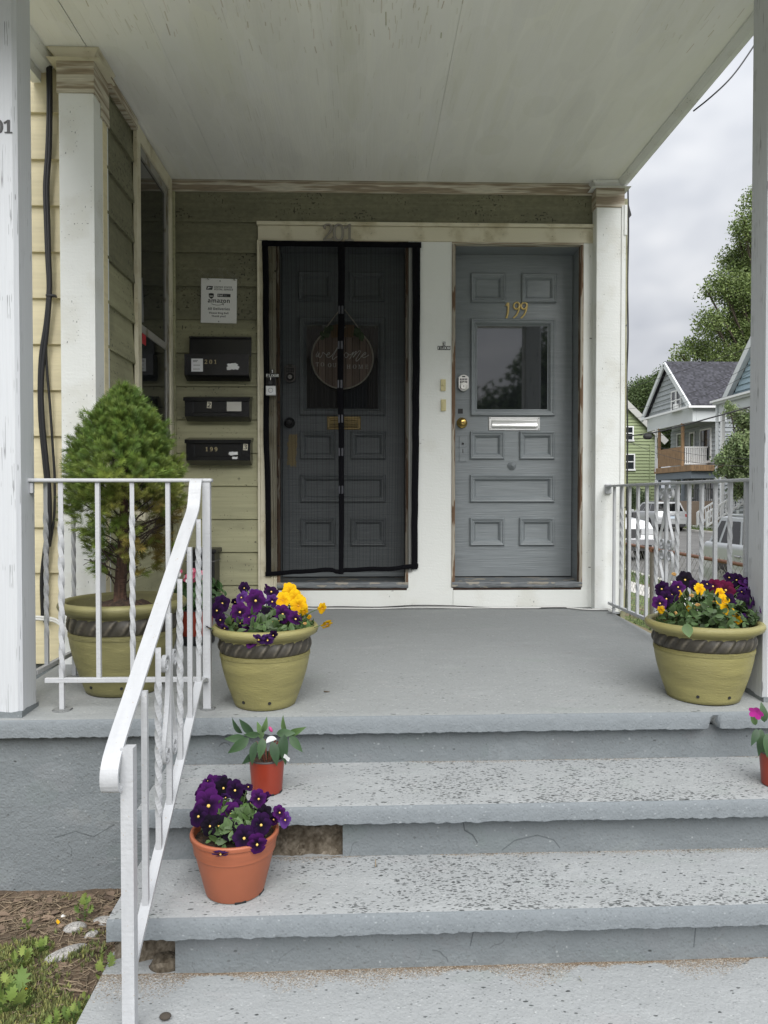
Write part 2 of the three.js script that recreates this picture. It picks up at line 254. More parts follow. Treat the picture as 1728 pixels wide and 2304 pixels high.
{
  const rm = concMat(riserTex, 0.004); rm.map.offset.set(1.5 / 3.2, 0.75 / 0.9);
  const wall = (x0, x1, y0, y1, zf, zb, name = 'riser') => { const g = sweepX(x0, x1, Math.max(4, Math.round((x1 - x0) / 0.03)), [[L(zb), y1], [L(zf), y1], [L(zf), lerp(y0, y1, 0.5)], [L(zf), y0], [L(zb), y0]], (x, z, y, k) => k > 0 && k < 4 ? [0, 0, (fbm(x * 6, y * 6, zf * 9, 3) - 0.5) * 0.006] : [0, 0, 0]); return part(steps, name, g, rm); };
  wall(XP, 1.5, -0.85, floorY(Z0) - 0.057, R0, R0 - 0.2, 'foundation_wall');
  // second riser: a piece of the render has broken out and shows rough concrete
  const h0 = onZ(612, 1900, R1).x, h1 = onZ(771, 1900, R1).x;
  wall(XL + 0.02, h0, Y2 - 0.01, Y1 - 0.05, R1, R1 - 0.12); wall(h1, XR, Y2 - 0.01, Y1 - 0.05, R1, R1 - 0.12);
  const rub = (x0, x1, y0, y1, z, seed, amp = 0.02) => { // rough broken face
    const g = new THREE.PlaneGeometry(x1 - x0, y1 - y0, 34, 22); g.translate((x0 + x1) / 2, (y0 + y1) / 2, L(z)); const p = g.attributes.position;
    for (let i = 0; i < p.count; i++) { const x = p.getX(i), y = p.getY(i); let d = (fbm(x * 26, y * 26, seed, 4) - 0.5) * amp * 2 + (fbm(x * 90, y * 90, seed, 2) - 0.5) * 0.006; const e = Math.hypot((x - lerp(x0, x1, 0.6)) / 0.06, (y - y1 + 0.012) / 0.035) + 0.7 * (fbm(x * 40, y * 40, seed + 2, 3) - 0.5); d -= 0.07 * step(1, 0.6, e); p.setZ(i, p.getZ(i) + d + 0.025 * step(0.5, 0, (y - y0) / (y1 - y0))); }
    g.computeVertexNormals(); return part(steps, 'broken_concrete', boxUV(g), rubbleMat, 'rough patch where the grey paint and render broke out of the riser');
  };
  rub(h0 - 0.01, h1 + 0.01, Y2 - 0.02, Y1 - 0.045, R1 - 0.035, 5);
  // lowest riser: its end is broken away
  const k1 = onZ(392, 2170, R2).x;
  wall(k1, XR, YS - 0.01, Y2 - 0.05, R2, R2 - 0.12); rub(XL - 0.02, k1 + 0.01, YS - 0.03, Y2 - 0.05, R2 - 0.075, 8, 0.03);
  const rnd = mulberry(5); // loose rubble left in the two gaps
  for (const [px, py, s, c] of [[372, 2168, 0.034, 0], [352, 2185, 0.028, 1], [330, 2190, 0.02, 0], [388, 2186, 0.016, 0], ]) {
    const low = py > 2000, p = onZ(px, py, (low ? R2 : R1) - (low ? 0.035 : 0.02)), g = new THREE.IcosahedronGeometry(s, 2), q = g.attributes.position, sd = rnd() * 50;
    for (let i = 0; i < q.count; i++) { const v = V(0, 0, 0).fromBufferAttribute(q, i), k = 0.75 + 0.6 * fbm(v.x / s + sd, v.y / s, v.z / s, 3); q.setXYZ(i, v.x * k * 1.25, v.y * k * 0.8, v.z * k); }
    g.computeVertexNormals(); const m = part(steps, 'rubble', boxUV(g), c === 1 ? std(lin(0.12, 0.045, 0.035), 0.9) : rubbleMat); m.position.set(p.x, p.y, L(p.z));
  }
  // bottom slab
  const sm_ = concMat(slabTex); const zf = R2 + 0.9 * 2.6;
  const g = sweepX(XL - 0.03, XR, 130, [[L(R2 - 0.1), YS], [L(R2 + 0.4), YS - 0.004], [L(zf), YS - 0.01], [L(zf), YS - 0.3], [L(R2 - 0.1), YS - 0.3]], (x, z, y) => [0, (fbm(x * 5, z * 5, 4, 3) - 0.5) * 0.006, 0]);
  const p = g.attributes.position, uv = g.attributes.uv; for (let i = 0; i < p.count; i++) { const z = p.getZ(i) + 2.3; uv.setXY(i, p.getX(i), -Math.min(z, R2 + 0.9)); }
  part(steps, 'bottom_slab', g, sm_);
}

// ---------------------------------------------------------------- the house
const M = {};
{
  const dirt = (u, v, s) => tfbm(u, v, 5, 7, s, 4);
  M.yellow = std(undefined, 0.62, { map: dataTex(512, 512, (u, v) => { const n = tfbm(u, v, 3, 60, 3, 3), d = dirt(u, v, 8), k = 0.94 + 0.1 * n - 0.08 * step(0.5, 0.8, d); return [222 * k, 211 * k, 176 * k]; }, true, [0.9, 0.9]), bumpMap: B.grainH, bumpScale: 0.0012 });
  // olive paint with black mildew spots; three grades, base tone darker on higher courses
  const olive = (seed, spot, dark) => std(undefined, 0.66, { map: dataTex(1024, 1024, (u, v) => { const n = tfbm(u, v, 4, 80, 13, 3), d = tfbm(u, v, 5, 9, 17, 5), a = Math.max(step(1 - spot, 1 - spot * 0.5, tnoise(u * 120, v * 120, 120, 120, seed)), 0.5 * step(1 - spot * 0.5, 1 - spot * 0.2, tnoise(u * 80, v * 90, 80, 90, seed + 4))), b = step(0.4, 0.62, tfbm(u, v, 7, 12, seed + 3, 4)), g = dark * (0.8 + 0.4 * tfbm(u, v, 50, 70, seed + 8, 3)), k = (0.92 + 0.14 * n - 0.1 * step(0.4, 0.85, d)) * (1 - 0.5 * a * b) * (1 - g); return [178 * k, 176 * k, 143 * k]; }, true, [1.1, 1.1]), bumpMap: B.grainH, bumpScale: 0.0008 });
  M.olive = olive(23, 0.10, 0.0); M.oliveMid = olive(27, 0.15, 0.14); M.oliveDark = olive(29, 0.2, 0.34);
  const grime = (base, s, amt = 0.3, size = 0.8) => std(undefined, 0.55, { map: dataTex(512, 512, (u, v) => { const d = tfbm(u, v, 7, 7, s, 5), f = tnoise(u * 120, v * 120, 120, 120, s + 5), t = amt * step(0.48, 0.8, d), p = step(0.93, 0.97, f) * step(0.5, 0.65, d) * 0.5; return base.map((c, i) => c * (1 - t * [0.75, 0.85, 1.1][i]) * (1 - p)); }, true, [size, size]), bumpMap: B.paint, bumpScale: 0.0012 });
  M.white = grime([230, 232, 230], 3, 0.05); M.trim = grime([214, 208, 186], 9, 0.2); M.panel = grime([226, 228, 224], 19, 0.05, 1.4);
  M.dirty = std(undefined, 0.6, { map: dataTex(1024, 256, (u, v) => { const n = tfbm(u, v, 5, 26, 15, 4), m = tfbm(u, v, 24, 60, 18, 3), t = step(0.4, 0.7, n), k = 0.9 + 0.2 * m; return [lerp(196, 142, t) * k, lerp(190, 128, t) * k, lerp(174, 108, t) * k]; }, true, [1.2, 0.3]), bumpMap: B.grainH, bumpScale: 0.0015 });
  M.columnPaint = std(undefined, 0.5, { map: dataTex(512, 1024, (u, v) => { const n = tfbm(u, v, 110, 6, 3, 3), c = step(0.84, 0.9, tnoise(u * 120, v * 16, 120, 16, 9)) * step(0.5, 0.66, tfbm(u, v, 8, 6, 12, 2)); const k = (0.96 + 0.05 * n) * (1 - 0.28 * c); return [197 * k, 200 * k, 204 * k]; }, true, [0.3, 0.9]), bumpMap: B.grainV, bumpScale: 0.0009 });
  M.ceiling = std(undefined, 0.6, { map: canvasTex(2048, 2048, (g, w, h) => { // bottom of the canvas = front edge of the ceiling
    const r = mulberry(77); g.fillStyle = 'rgb(247,247,243)'; g.fillRect(0, 0, w, h);
    for (let i = 0; i < 700; i++) { g.fillStyle = r() < 0.5 ? `rgba(235,236,230,${r() * 0.06})` : `rgba(190,188,172,${r() * 0.06})`; g.beginPath(); g.ellipse(r() * w, r() * h, 10 + r() * 60, 60 + r() * 260, 0, 0, 7); g.fill(); }
    for (let i = 0; i < 1000; i++) { const cx = [0.18, 0.32, 0.47, 0.6, 0.08][Math.floor(r() * 5)] * w, x = cx + (r() + r() + r() - 1.5) * 130, y = r() * h, l = 10 + r() * 90; g.strokeStyle = r() < 0.5 ? `rgba(245,246,241,${0.2 + r() * 0.3})` : `rgba(170,167,152,${0.08 + r() * 0.2})`; g.lineWidth = 0.8 + r() * 1.4; g.beginPath(); g.moveTo(x, y); g.lineTo(x + (r() - 0.5) * 7, y + l); g.stroke(); }
    for (let i = 0; i < 420; i++) { const cx = [0.2, 0.34, 0.42, 0.5, 0.56, 0.9][Math.floor(r() * 6)], x = (cx + (r() + r() - 1) * 0.09) * w, y = h * (0.70 + 0.13 * (r() + r() - 0.6)), l = 6 + r() * 50; g.strokeStyle = `rgba(${105 + r() * 30},${92 + r() * 24},${58 + r() * 20},${0.06 + r() * r() * 0.5})`; g.lineWidth = 0.8 + r() * 2.2; g.beginPath(); g.moveTo(x, y); g.lineTo(x + (r() - 0.5) * 6, y + l); g.stroke(); }
  }, [3.2, 3.2], [1.6, 2.5]), bumpMap: B.grainV, bumpScale: 0.001 });
  M.darkGlass = phys(lin(0.012, 0.014, 0.016), 0.03, { ior: 2.1 });
  M.alu = grime([150, 148, 142], 33, 0.35, 0.4); M.black = std(lin(0.012, 0.012, 0.013), 0.5);
  M.rawWood = std(undefined, 0.85, { map: dataTex(256, 512, (u, v) => { const n = tfbm(u, v, 30, 3, 91, 3), f = step(0.46, 0.56, tfbm(u, v, 8, 9, 95, 5)), k = 0.7 + 0.5 * n; return [lerp(108, 168, f) * k, lerp(84, 160, f) * k, lerp(64, 146, f) * k]; }, true, [0.16, 1.3]), bumpMap: B.grainV, bumpScale: 0.003 });
}
const house = thing('house', 'beige clapboard house with a covered entrance porch and two grey doors', 'house');
// clapboard: thick at its lower edge, thin at the top
const boardGeo = {};
function clapboard(len, h = 0.2006) { const k = `${len.toFixed(3)},${h.toFixed(3)}`; return boardGeo[k] ??= sweepX(0, len, 1, [[0, 0], [0.0195, 0], [0.02, 0.004], [0.004, h], [0, h]]); }
function sideboards(parent, mat, len, place, y0, y1) {
  for (let k = 0; k < 13; k++) {
    let a = 0.155 + 0.2006 * (k - 1), b = a + 0.2006; if (b <= y0 + 0.004 || a >= y1 - 0.004) continue;
    if (a < y0) a = y0; if (b > y1) b = y1;
    const m = part(parent, 'siding_board', clapboard(len, b - a), mat ?? (k > 8 ? M.oliveDark : k > 5 ? M.oliveMid : M.olive)); place(m, a);
    m.geometry = m.geometry.clone(); const u = m.geometry.attributes.uv, o = hash3(k, Math.round(len * 100), 5) * 3; for (let i = 0; i < u.count; i++) u.setXY(i, u.getX(i) + o, u.getY(i) + a + o * 0.7);
  }
}
const xs = -1.157, zFrontWall = 4.565 - 3.337;                  // plane of the porch's side wall, and of the front wall beyond it
// door openings, in the plane of the wall
const D1 = { x0: X0(628), x1: X0(914) }, D2 = { x0: X0(1020), x1: X0(1304) }, yLintel = Y0(550), ySill = 0.135, xCase = X0(583), xEnd = X0(1340), zDoor = -0.165;
{ // wall with the doors
  const w = part(house, 'wall', merge([bx(xs - 0.1, D1.x0 - 0.012, -0.1, 2.7, -0.2, -0.006, 0), bx(D1.x0 - 0.012, D2.x1 + 0.012, yLintel + 0.012, 2.7, -0.2, -0.006, 0), bx(D1.x1 + 0.012, D2.x0 - 0.012, -0.1, yLintel + 0.012, -0.2, -0.006, 0), bx(D2.x1 + 0.012, 1.58, -0.1, 2.7, -0.2, -0.006, 0)]), M.olive);
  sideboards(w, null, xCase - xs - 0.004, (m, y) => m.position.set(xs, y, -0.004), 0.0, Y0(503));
  part(house, 'frieze_board', bx(xs, xEnd, Y0(504), Y0(436), -0.004, 0.012), M.oliveDark);
  part(house, 'crown_moulding', sweepX(xs, xEnd, 1, [[-0.004, Y0(437)], [0.02, Y0(437)], [0.024, Y0(432)], [0.03, Y0(428)], [0.046, Y0(414)], [0.062, Y0(410)], [0.062, ceilY(0) - 0.001], [-0.004, ceilY(0) - 0.001]]), M.dirty);
  part(house, 'side_moulding', bx(xs + 0.001, xs + 0.022, 0.1, Y0(438), 0.013, 0.03), M.olive);
  const yH0 = Y0(545), yH1 = Y0(512), x1 = xEnd;
  part(house, 'head_casing', merge([bx(xCase, x1, yH0, yH1, 0, 0.022), bx(xCase - 0.006, x1, yH1 + 0.001, yH1 + 0.022, 0, 0.036)]), M.trim);
  part(house, 'door_casing', merge([bx(xCase, D1.x0 - 0.002, floorY(0), yH0 - 0.001, 0, 0.02), bx(xCase - 0.004, xCase + 0.012, floorY(0), yH0 - 0.001, 0.0205, 0.034), ...[0, 1, 2].map(i => bx(D1.x0 - 0.048 + i * 0.015, D1.x0 - 0.038 + i * 0.015, 0.1, yH0 - 0.001, 0.0205, 0.027))]), M.trim);
  part(house, 'centre_panel', merge([bx(D1.x1 + 0.003, D2.x0 - 0.003, Y0(1364), yH0 - 0.001, 0, 0.021, 0.002), ...[0, 1].map(i => bx(D1.x1 + 0.012 + i * 0.022, D1.x1 + 0.026 + i * 0.022, Y0(1284), yH0 - 0.001, 0.0215, 0.028))]), M.panel);
  part(house, 'door_casing', bx(D2.x1 + 0.003, x1, floorY(0), yH0 - 0.001, 0, 0.02), M.panel);
  for (const [a, b] of [[xCase, D1.x1 + 0.003], [D2.x0 - 0.003, x1]]) { part(house, 'baseboard', bx(a, b, floorY(0), ySill - 0.015, 0.002, 0.026, 0.002), M.panel); }
  // worn edges of the door frames, where bare wood shows
  for (const d of [D1, D2]) for (const [a, b] of [[d.x0 - 0.014, d.x0 + 0.008], [d.x1 - 0.008, d.x1 + 0.012]]) part(house, 'jamb_edge', bx(a, b, ySill, yLintel, -0.02, 0.028, 0.004), M.rawWood);
  for (const d of [D1, D2]) part(house, 'head_edge', bx(d.x0 - 0.014, d.x1 + 0.012, yLintel, yLintel + 0.014, -0.02, 0.026, 0.004), M.dirty);
}
const doorGrey = std(undefined, 0.42, { map: dataTex(512, 512, (u, v) => { const n = tfbm(u, v, 5, 40, 51, 3), k = 0.95 + 0.1 * n; return [130 * k, 136 * k, 139 * k]; }, true, [0.5, 0.5]), bumpMap: B.grainH, bumpScale: 0.002 });
{ // side wall with its window
  const z1 = 1.165, wz0 = 0.08, wz1 = 0.765, w = part(house, 'wall', bx(xs - 0.12, xs - 0.0095, -0.1, 2.7, -0.005, z1 + 0.05, 0), M.olive);
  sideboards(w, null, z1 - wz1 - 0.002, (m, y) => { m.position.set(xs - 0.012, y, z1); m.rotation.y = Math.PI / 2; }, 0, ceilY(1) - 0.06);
  part(house, 'corner_board', bx(xs - 0.012, xs + 0.009, -0.05, ceilY(1), z1 + 0.001, z1 + 0.055), M.yellow);
  part(house, 'wall_moulding', bx(xs - 0.003, xs + 0.03, ceilY(1) - 0.06, ceilY(1) - 0.008, wz1 + 0.01, z1), M.dirty);
  const wy0 = 0.62, wy1 = ceilY(0.4) - 0.012, gy0 = 0.74, gy1 = 2.44, mid = 1.56, win = new THREE.Group(); win.name = 'window'; house.add(win);
  const f = (n, y0, y1, za, zb, xa, xb, m) => part(win, n, bx(xs + xa, xs + xb, y0, y1, za, zb), m);
  f('casing', wy0, wy1, wz1 - 0.06, wz1, 0.0, 0.022, M.trim); f('casing', wy0, wy1, wz0, wz0 + 0.05, 0.0, 0.022, M.trim); f('casing', gy1 + 0.05, wy1, wz0 + 0.051, wz1 - 0.061, 0.0, 0.021, M.trim); f('sill', wy0 - 0.05, wy0, wz0 - 0.02, wz1 + 0.03, 0.0, 0.06, M.trim);
  const a = wz0 + 0.051, b = wz1 - 0.061;
  f('sash', gy0, gy1 + 0.05, a, a + 0.055, -0.003, 0.012, M.alu); f('sash', gy0, gy1 + 0.05, b - 0.016, b, -0.003, 0.012, M.alu); f('sash', gy1, gy1 + 0.05, a + 0.056, b - 0.017, -0.003, 0.012, M.alu); f('sash', wy0, gy0, a, b, -0.003, 0.012, M.alu); f('meeting_rail', mid - 0.02, mid + 0.02, a + 0.056, b - 0.017, -0.003, 0.011, M.alu);
  const glass = (y0, y1, x) => { const g = new THREE.PlaneGeometry(b - 0.017 - a - 0.056, y1 - y0); g.rotateY(Math.PI / 2); g.translate(xs + x, (y0 + y1) / 2, (a + 0.056 + b - 0.017) / 2); part(win, 'pane', g, M.darkGlass); };
  glass(mid + 0.021, gy1 - 0.001, 0.002); glass(gy0 + 0.001, mid - 0.021, 0.004);
  const s = onX(324, 762, xs + 0.006); part(win, 'sticker', bx(xs + 0.0045, xs + 0.006, s.y - 0.03, s.y + 0.03, s.z - 0.035, s.z + 0.03, 0), std(lin(0.45, 0.03, 0.04), 0.5));
}
{ // front wall beyond the porch, in the open light
  const x0 = -2.6, x1 = xs - 0.06, w = part(house, 'wall', bx(x0, xs - 0.005, -0.04, 3.4, zFrontWall - 0.1, zFrontWall - 0.002, 0), M.yellow);
  for (let k = 0; k < 17; k++) { const m = part(w, 'siding_board', clapboard(x1 - x0), M.yellow); m.position.set(x0, 0.155 + 0.2006 * (k - 1), zFrontWall); }
  part(house, 'foundation_wall', bx(x0, XP - 0.02, -0.9, -0.048, zFrontWall - 0.12, zFrontWall - 0.01, 0), concMat(riserTex));
}
{ // upper storeys and right flank, out of sight but shading the porch as they do there
  part(house, 'wall', merge([bx(-2.6, 1.6, 2.9, 6.5, -0.4, zFrontWall - 0.12, 0), bx(-2.6, 1.56, 2.72, 2.9, -0.4, 0.0, 0), bx(1.42, 1.585, -0.9, 2.72, -6, -0.21, 0), bx(xs - 1.44, xs - 0.13, -0.9, 2.9, -0.4, zFrontWall - 0.125, 0)]), M.yellow);
}
{ // porch ceiling: three sheets with open joints, mouldings, outer boards
  const ceil = new THREE.Group(); ceil.name = 'ceiling'; house.add(ceil);
  const zf = 2.45, xr = 1.555, cuts = [xs - 0.005, -0.845, 0.375, xr];
  for (let i = 0; i < 3; i++) { const a = cuts[i] + 0.0006, b = cuts[i + 1] - 0.0006, g = sweepX(a, b, 1, [[-0.05, ceilY(-0.05)], [zf, ceilY(zf)], [zf, ceilY(zf) + 0.012], [-0.05, ceilY(-0.05) + 0.012]]); const p = g.attributes.position, uv = g.attributes.uv; for (let k = 0; k < p.count; k++) uv.setXY(k, p.getX(k), -p.getZ(k)); part(ceil, 'ceiling_panel', g, M.ceiling); }
  { const g = sweepX(-1.42, xs - 0.009, 1, [[zFrontWall + 0.02, ceilY(zFrontWall)], [zf, ceilY(zf)], [zf, ceilY(zf) + 0.012], [zFrontWall + 0.02, ceilY(zFrontWall) + 0.012]]); const p = g.attributes.position, uv = g.attributes.uv; for (let k = 0; k < p.count; k++) uv.setXY(k, p.getX(k), -p.getZ(k)); part(ceil, 'ceiling_panel', g, M.ceiling); }
  part(house, 'porch_roof', merge([bx(-1.44, 1.57, ceilY(zf) + 0.09, 2.89, -0.005, 2.75, 0), bx(-1.45, 1.62, ceilY(zf) - 0.2, ceilY(zf) + 0.088, zf + 0.001, zf + 0.12, 0.01)]), M.white);
  const along = (name, x0, x1, pr, m) => { const g = sweepX(0, 1, 1, pr); const p = g.attributes.position; for (let i = 0; i < p.count; i++) { const t = p.getX(i), q = p.getZ(i), y = p.getY(i), z = lerp(x0, x1, t); p.setXYZ(i, q, y + ceilY(z), z); } g.computeVertexNormals(); return part(house, name, boxUV(g), m); };
  along('eave_moulding', zf, 0.005, [[1.512, -0.001], [1.513, -0.008], [1.53, -0.02], [1.545, -0.028], [1.553, -0.028], [1.553, -0.001]], M.white);
  along('eave_board', zf, -0.1, [[1.556, -0.02], [1.576, -0.02], [1.576, 0.08], [1.556, 0.08]], M.white);
  const zl = zFrontWall + 0.02;
  along('eave_moulding', zf, zl, [[-1.335, -0.001], [-1.337, -0.014], [-1.355, -0.034], [-1.38, -0.046], [-1.40, -0.048], [-1.40, -0.001]], M.white);
  along('eave_board', zf, zl, [[-1.402, -0.09], [-1.44, -0.09], [-1.44, 0.08], [-1.402, 0.08]], M.white);
}
function column(x0, x1, z0, z1, y0, y1, m, cap, cham = 0) {
  const c = new THREE.Group(); c.name = 'column'; house.add(c);
  part(c, 'shaft', cham ? (() => { const q = [[x0 + cham, z1], [x1 - cham, z1], [x1, z1 - cham], [x1, z0 + cham], [x1 - cham, z0], [x0 + cham, z0], [x0, z0 + cham], [x0, z1 - cham]], s = new THREE.Shape(q.map(a => new THREE.Vector2(a[0], -a[1]))), g = new THREE.ExtrudeGeometry(s, { depth: y1 - y0, bevelEnabled: false, steps: 1 }); g.rotateX(-Math.PI / 2); g.translate(0, y0, 0); return boxUV(g); })() : bx(x0, x1, y0, y1, z0, z1, 0.005), m);
  if (cap) {
    const [ya, yb, e, mm] = cap; part(c, 'capital', merge([bx(x0 - 0.006, x1 + 0.006, ya, yb, z0, z1 + 0.006, 0.003), bx(x1 + 0.001, x1 + 0.007, ya - 0.06, ya, z0, z0 + (z1 - z0) * 0.55, 0.002)]), M.dirty);
    const P = [[0, 0], [0.006, -0.002], [0.016, -0.012], [0.03, -0.02], [0.042, -0.036], [0.044, -0.05], [0, -0.05]].map(p => [p[0], p[1] * e]);
    const ring = []; const cs = [[x0, z0], [x0, z1], [x1, z1], [x1, z0]], o = [[-1, 0], [-1, 1], [1, 1], [1, 0]], pos = [], idx = [], n = P.length;
    cs.forEach((q, i) => P.forEach(([a, b]) => pos.push(q[0] + o[i][0] * (0.036 - a * 0.72), ceilY(q[1]) - 0.002 + b * 0.85, q[1] + o[i][1] * (0.036 - a * 0.72)))); for (let i = 0; i < 3; i++) for (let k = 0; k < n - 1; k++) { const a = i * n + k, b = a + 1; idx.push(a, b, a + n, b, b + n, a + n); }
    part(c, 'capital_moulding', boxUV(toCreasedNormals(mk(pos, idx), 0.5)), mm);
  }
  return c;
}
{
  const zc1 = 4.565 - 3.235, zc0 = 4.565 - 3.42, a = onZ(137, 900, zc1).x, b = onZ(215, 900, zc1).x;
  const cA = column(a, b, zc0, zc1, floorY(zc1) - 0.03, ceilY(zc1) - 0.002, M.white, [onZ(180, 210, zc1).y, ceilY(zc1) - 0.004, 1, M.trim]);
  part(cA, 'edge_strip', bx(b - 0.022, b + 0.003, 0, onZ(180, 212, zc1).y, zc1 + 0.0005, zc1 + 0.005, 0.001), M.white);
  const z2 = 0.09, c = onZ(1340, 900, z2).x, e = onZ(1400, 900, z2).x;
  const cB = column(c, e, -0.003, z2, floorY(0.1) - 0.02, ceilY(z2) - 0.002, M.white, [onZ(1370, 467, z2).y, ceilY(z2) - 0.004, 0.9, M.white]);
  part(cB, 'edge_strip', merge([bx(e - 0.012, e + 0.014, 0, ceilY(0) - 0.14, 0.07, z2 + 0.006, 0.002), bx(e + 0.002, e + 0.02, ceilY(0) - 0.32, ceilY(0) - 0.14, 0.09, z2 + 0.012, 0.002)]), M.white);
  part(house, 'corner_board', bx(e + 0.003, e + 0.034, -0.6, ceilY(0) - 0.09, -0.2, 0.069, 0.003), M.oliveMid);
  // front posts of the porch
  const l = S(-1.07, 2.346, 0), zl = l.z; column(l.x - 0.165, l.x, zl - 0.125, zl, floorY(zl) + 0.0, 2.62, M.columnPaint, null, 0.012);
  const r = S(1.335, 2.45, 0); column(r.x, r.x + 0.15, r.z - 0.13, r.z, floorY(r.z), 2.62, M.columnPaint, null, 0.012);
  // grey floor paint has run up over the feet of both posts
  for (const [x0, x1, z0, z1, s] of [[l.x - 0.167, l.x + 0.002, zl - 0.127, zl + 0.002, 3], [r.x - 0.002, r.x + 0.152, r.z - 0.132, r.z + 0.002, 7]]) {
    const g = new THREE.BoxGeometry(x1 - x0, 0.05, z1 - z0, 24, 1, 24); g.translate((x0 + x1) / 2, 0.025 + floorY(zl), (z0 + z1) / 2); const p = g.attributes.position;
    for (let i = 0; i < p.count; i++) if (p.getY(i) > floorY(zl) + 0.04) p.setY(i, floorY(zl) + 0.012 + 0.02 * fbm(p.getX(i) * 30, p.getZ(i) * 30, s, 3));
    part(house, 'paint_band', boxUV(g), concMat(riserTex));
  }
}
part(steps, 'edge_timber', bx(1.501, 1.57, -0.14, -0.03, L(0.1), L(2.0), 0.006), std(lin(0.23, 0.19, 0.10), 0.85, { bumpMap: B.grainH, bumpScale: 0.004 }), 'weathered wooden edging beam along the slab');
// ================================================================ doors
const fonts = {}; for (const [k, f] of [['sans', 'droid_sans_bold'], ['serif', 'droid_serif_bold'], ['serifr', 'droid_serif_regular']]) fonts[k] = await new FontLoader().loadAsync(`fonts/droid/${f}.typeface.json`);
function text(s, font, size, depth = 0.003, o = {}) { // centred on its own box, front at +z
  const g = new TextGeometry(s, { font: fonts[font], size, depth, curveSegments: o.seg ?? 4, bevelEnabled: !!o.bevel, bevelThickness: o.bevel ?? 0, bevelSize: o.bevel ?? 0, bevelSegments: 1 });
  g.computeBoundingBox(); const b = g.boundingBox; g.translate(-(b.min.x + b.max.x) / 2, -(b.min.y + b.max.y) / 2, 0); return g;
}
const brass = std(lin(0.62, 0.43, 0.14), 0.25, { metalness: 1 }), gilt = std(lin(0.66, 0.5, 0.2), 0.3, { metalness: 0.45 }), nickel = std(lin(0.62, 0.61, 0.58), 0.32, { metalness: 1 }), agedBrass = std(lin(0.5, 0.38, 0.17), 0.35, { metalness: 0.7 }), pewter = std(lin(0.30, 0.28, 0.25), 0.5, { metalness: 0.7 }), blackPaint = std(lin(0.015, 0.015, 0.017), 0.35);
const screwMat = std(lin(0.05, 0.05, 0.05), 0.5, { metalness: 0.6 });
const disc = (r, d, seg = 20) => { const g = new THREE.CylinderGeometry(r, r, d, seg); g.rotateX(Math.PI / 2); return g; };
const bolection = [[0, 0], [0.001, 0.013], [0.006, 0.018], [0.012, 0.016], [0.018, 0.010], [0.024, 0.009], [0.03, 0.004], [0.036, -0.006], [0.04, -0.012]];
function buildDoor(d, rects, glass, label) {
  const g = new THREE.Group(); g.name = 'door'; g.userData.label = label; house.add(g);
  const px = p => X0(p, zDoor), py = p => Y0(p, zDoor), x0 = d.x0 + 0.004, x1 = d.x1 - 0.004 + 0.0, y0 = py(1297), y1 = yLintel - 0.002;
  const s = new THREE.Shape([[x0, y0], [x1, y0], [x1, y1], [x0, y1]].map(a => new THREE.Vector2(...a)));
  const all = [...rects, glass].map(r => [px(r[0]), px(r[1]), py(r[3]), py(r[2])]);
  for (const [a, b, c, e] of all) { const m = 0.02; s.holes.push(new THREE.Path([[a + m, c + m], [a + m, e - m], [b - m, e - m], [b - m, c + m]].map(q => new THREE.Vector2(...q)))); }
  const sg = new THREE.ExtrudeGeometry(s, { depth: 0.04, bevelEnabled: false }); sg.translate(0, 0, zDoor - 0.04); part(g, 'door_leaf', boxUV(sg), doorGrey);
  all.forEach(([a, b, c, e], i) => {
    const isG = i === rects.length; part(g, 'panel_moulding', mouldFrame(a, b, c, e, zDoor, isG ? [...bolection, [0.044, -0.014]] : bolection), doorGrey);
    if (!isG) part(g, 'door_panel', bx(a + 0.018, b - 0.018, c + 0.018, e - 0.018, zDoor - 0.03, zDoor - 0.012, 0.001), doorGrey);
    else { const pg = new THREE.PlaneGeometry(b - a - 0.06, e - c - 0.06); pg.translate((a + b) / 2, (c + e) / 2, zDoor - 0.014); part(g, 'pane', pg, M.darkGlass); part(g, 'door_panel', bx(a + 0.019, b - 0.019, c + 0.019, e - 0.019, zDoor - 0.036, zDoor - 0.03, 0), M.black); }
  });
  // reveal of the opening, painted like the door, and the wooden sill
  part(g, 'frame', merge([bx(d.x0 - 0.011, d.x0, ySill, yLintel + 0.011, -0.2, -0.021, 0), bx(d.x1, d.x1 + 0.011, ySill, yLintel + 0.011, -0.2, -0.021, 0), bx(d.x0, d.x1, yLintel, yLintel + 0.011, -0.2, -0.021, 0)]), doorGrey);
  const sill = sweepX(d.x0 - 0.012, d.x1 + 0.01, 60, [[-0.2, py(1297) - 0.006], [-0.02, py(1297) - 0.02], [0.03, ySill + 0.035], [0.036, ySill + 0.028], [0.034, ySill + 0.006], [0.028, ySill], [-0.2, ySill - 0.02]], (x, z, y, k) => k > 1 && k < 6 ? [0, (fbm(x * 25, y * 60, 3, 3) - 0.5) * 0.007, (fbm(x * 18, y * 40, 6, 3) - 0.5) * 0.012] : [0, 0, 0]);
  part(g, 'sill', sill, std(undefined, 0.7, { map: dataTex(512, 128, (u, v) => { const n = tfbm(u, v, 6, 30, 61, 3), w = step(0.56, 0.66, tfbm(u, v, 12, 6, 66, 3)), k = 0.85 + 0.3 * n; return w > 0.5 ? [150 * k, 145 * k, 134 * k] : [112 * k, 116 * k, 119 * k]; }, true, [0.8, 0.2]), bumpMap: B.grainH, bumpScale: 0.004 }));
  part(g, 'sill_gap', bx(d.x0 - 0.01, d.x1 + 0.008, ySill - 0.016, ySill - 0.0005, -0.01, 0.02, 0), std(lin(0.05, 0.03, 0.022), 0.9));
  return { g, px, py };
}
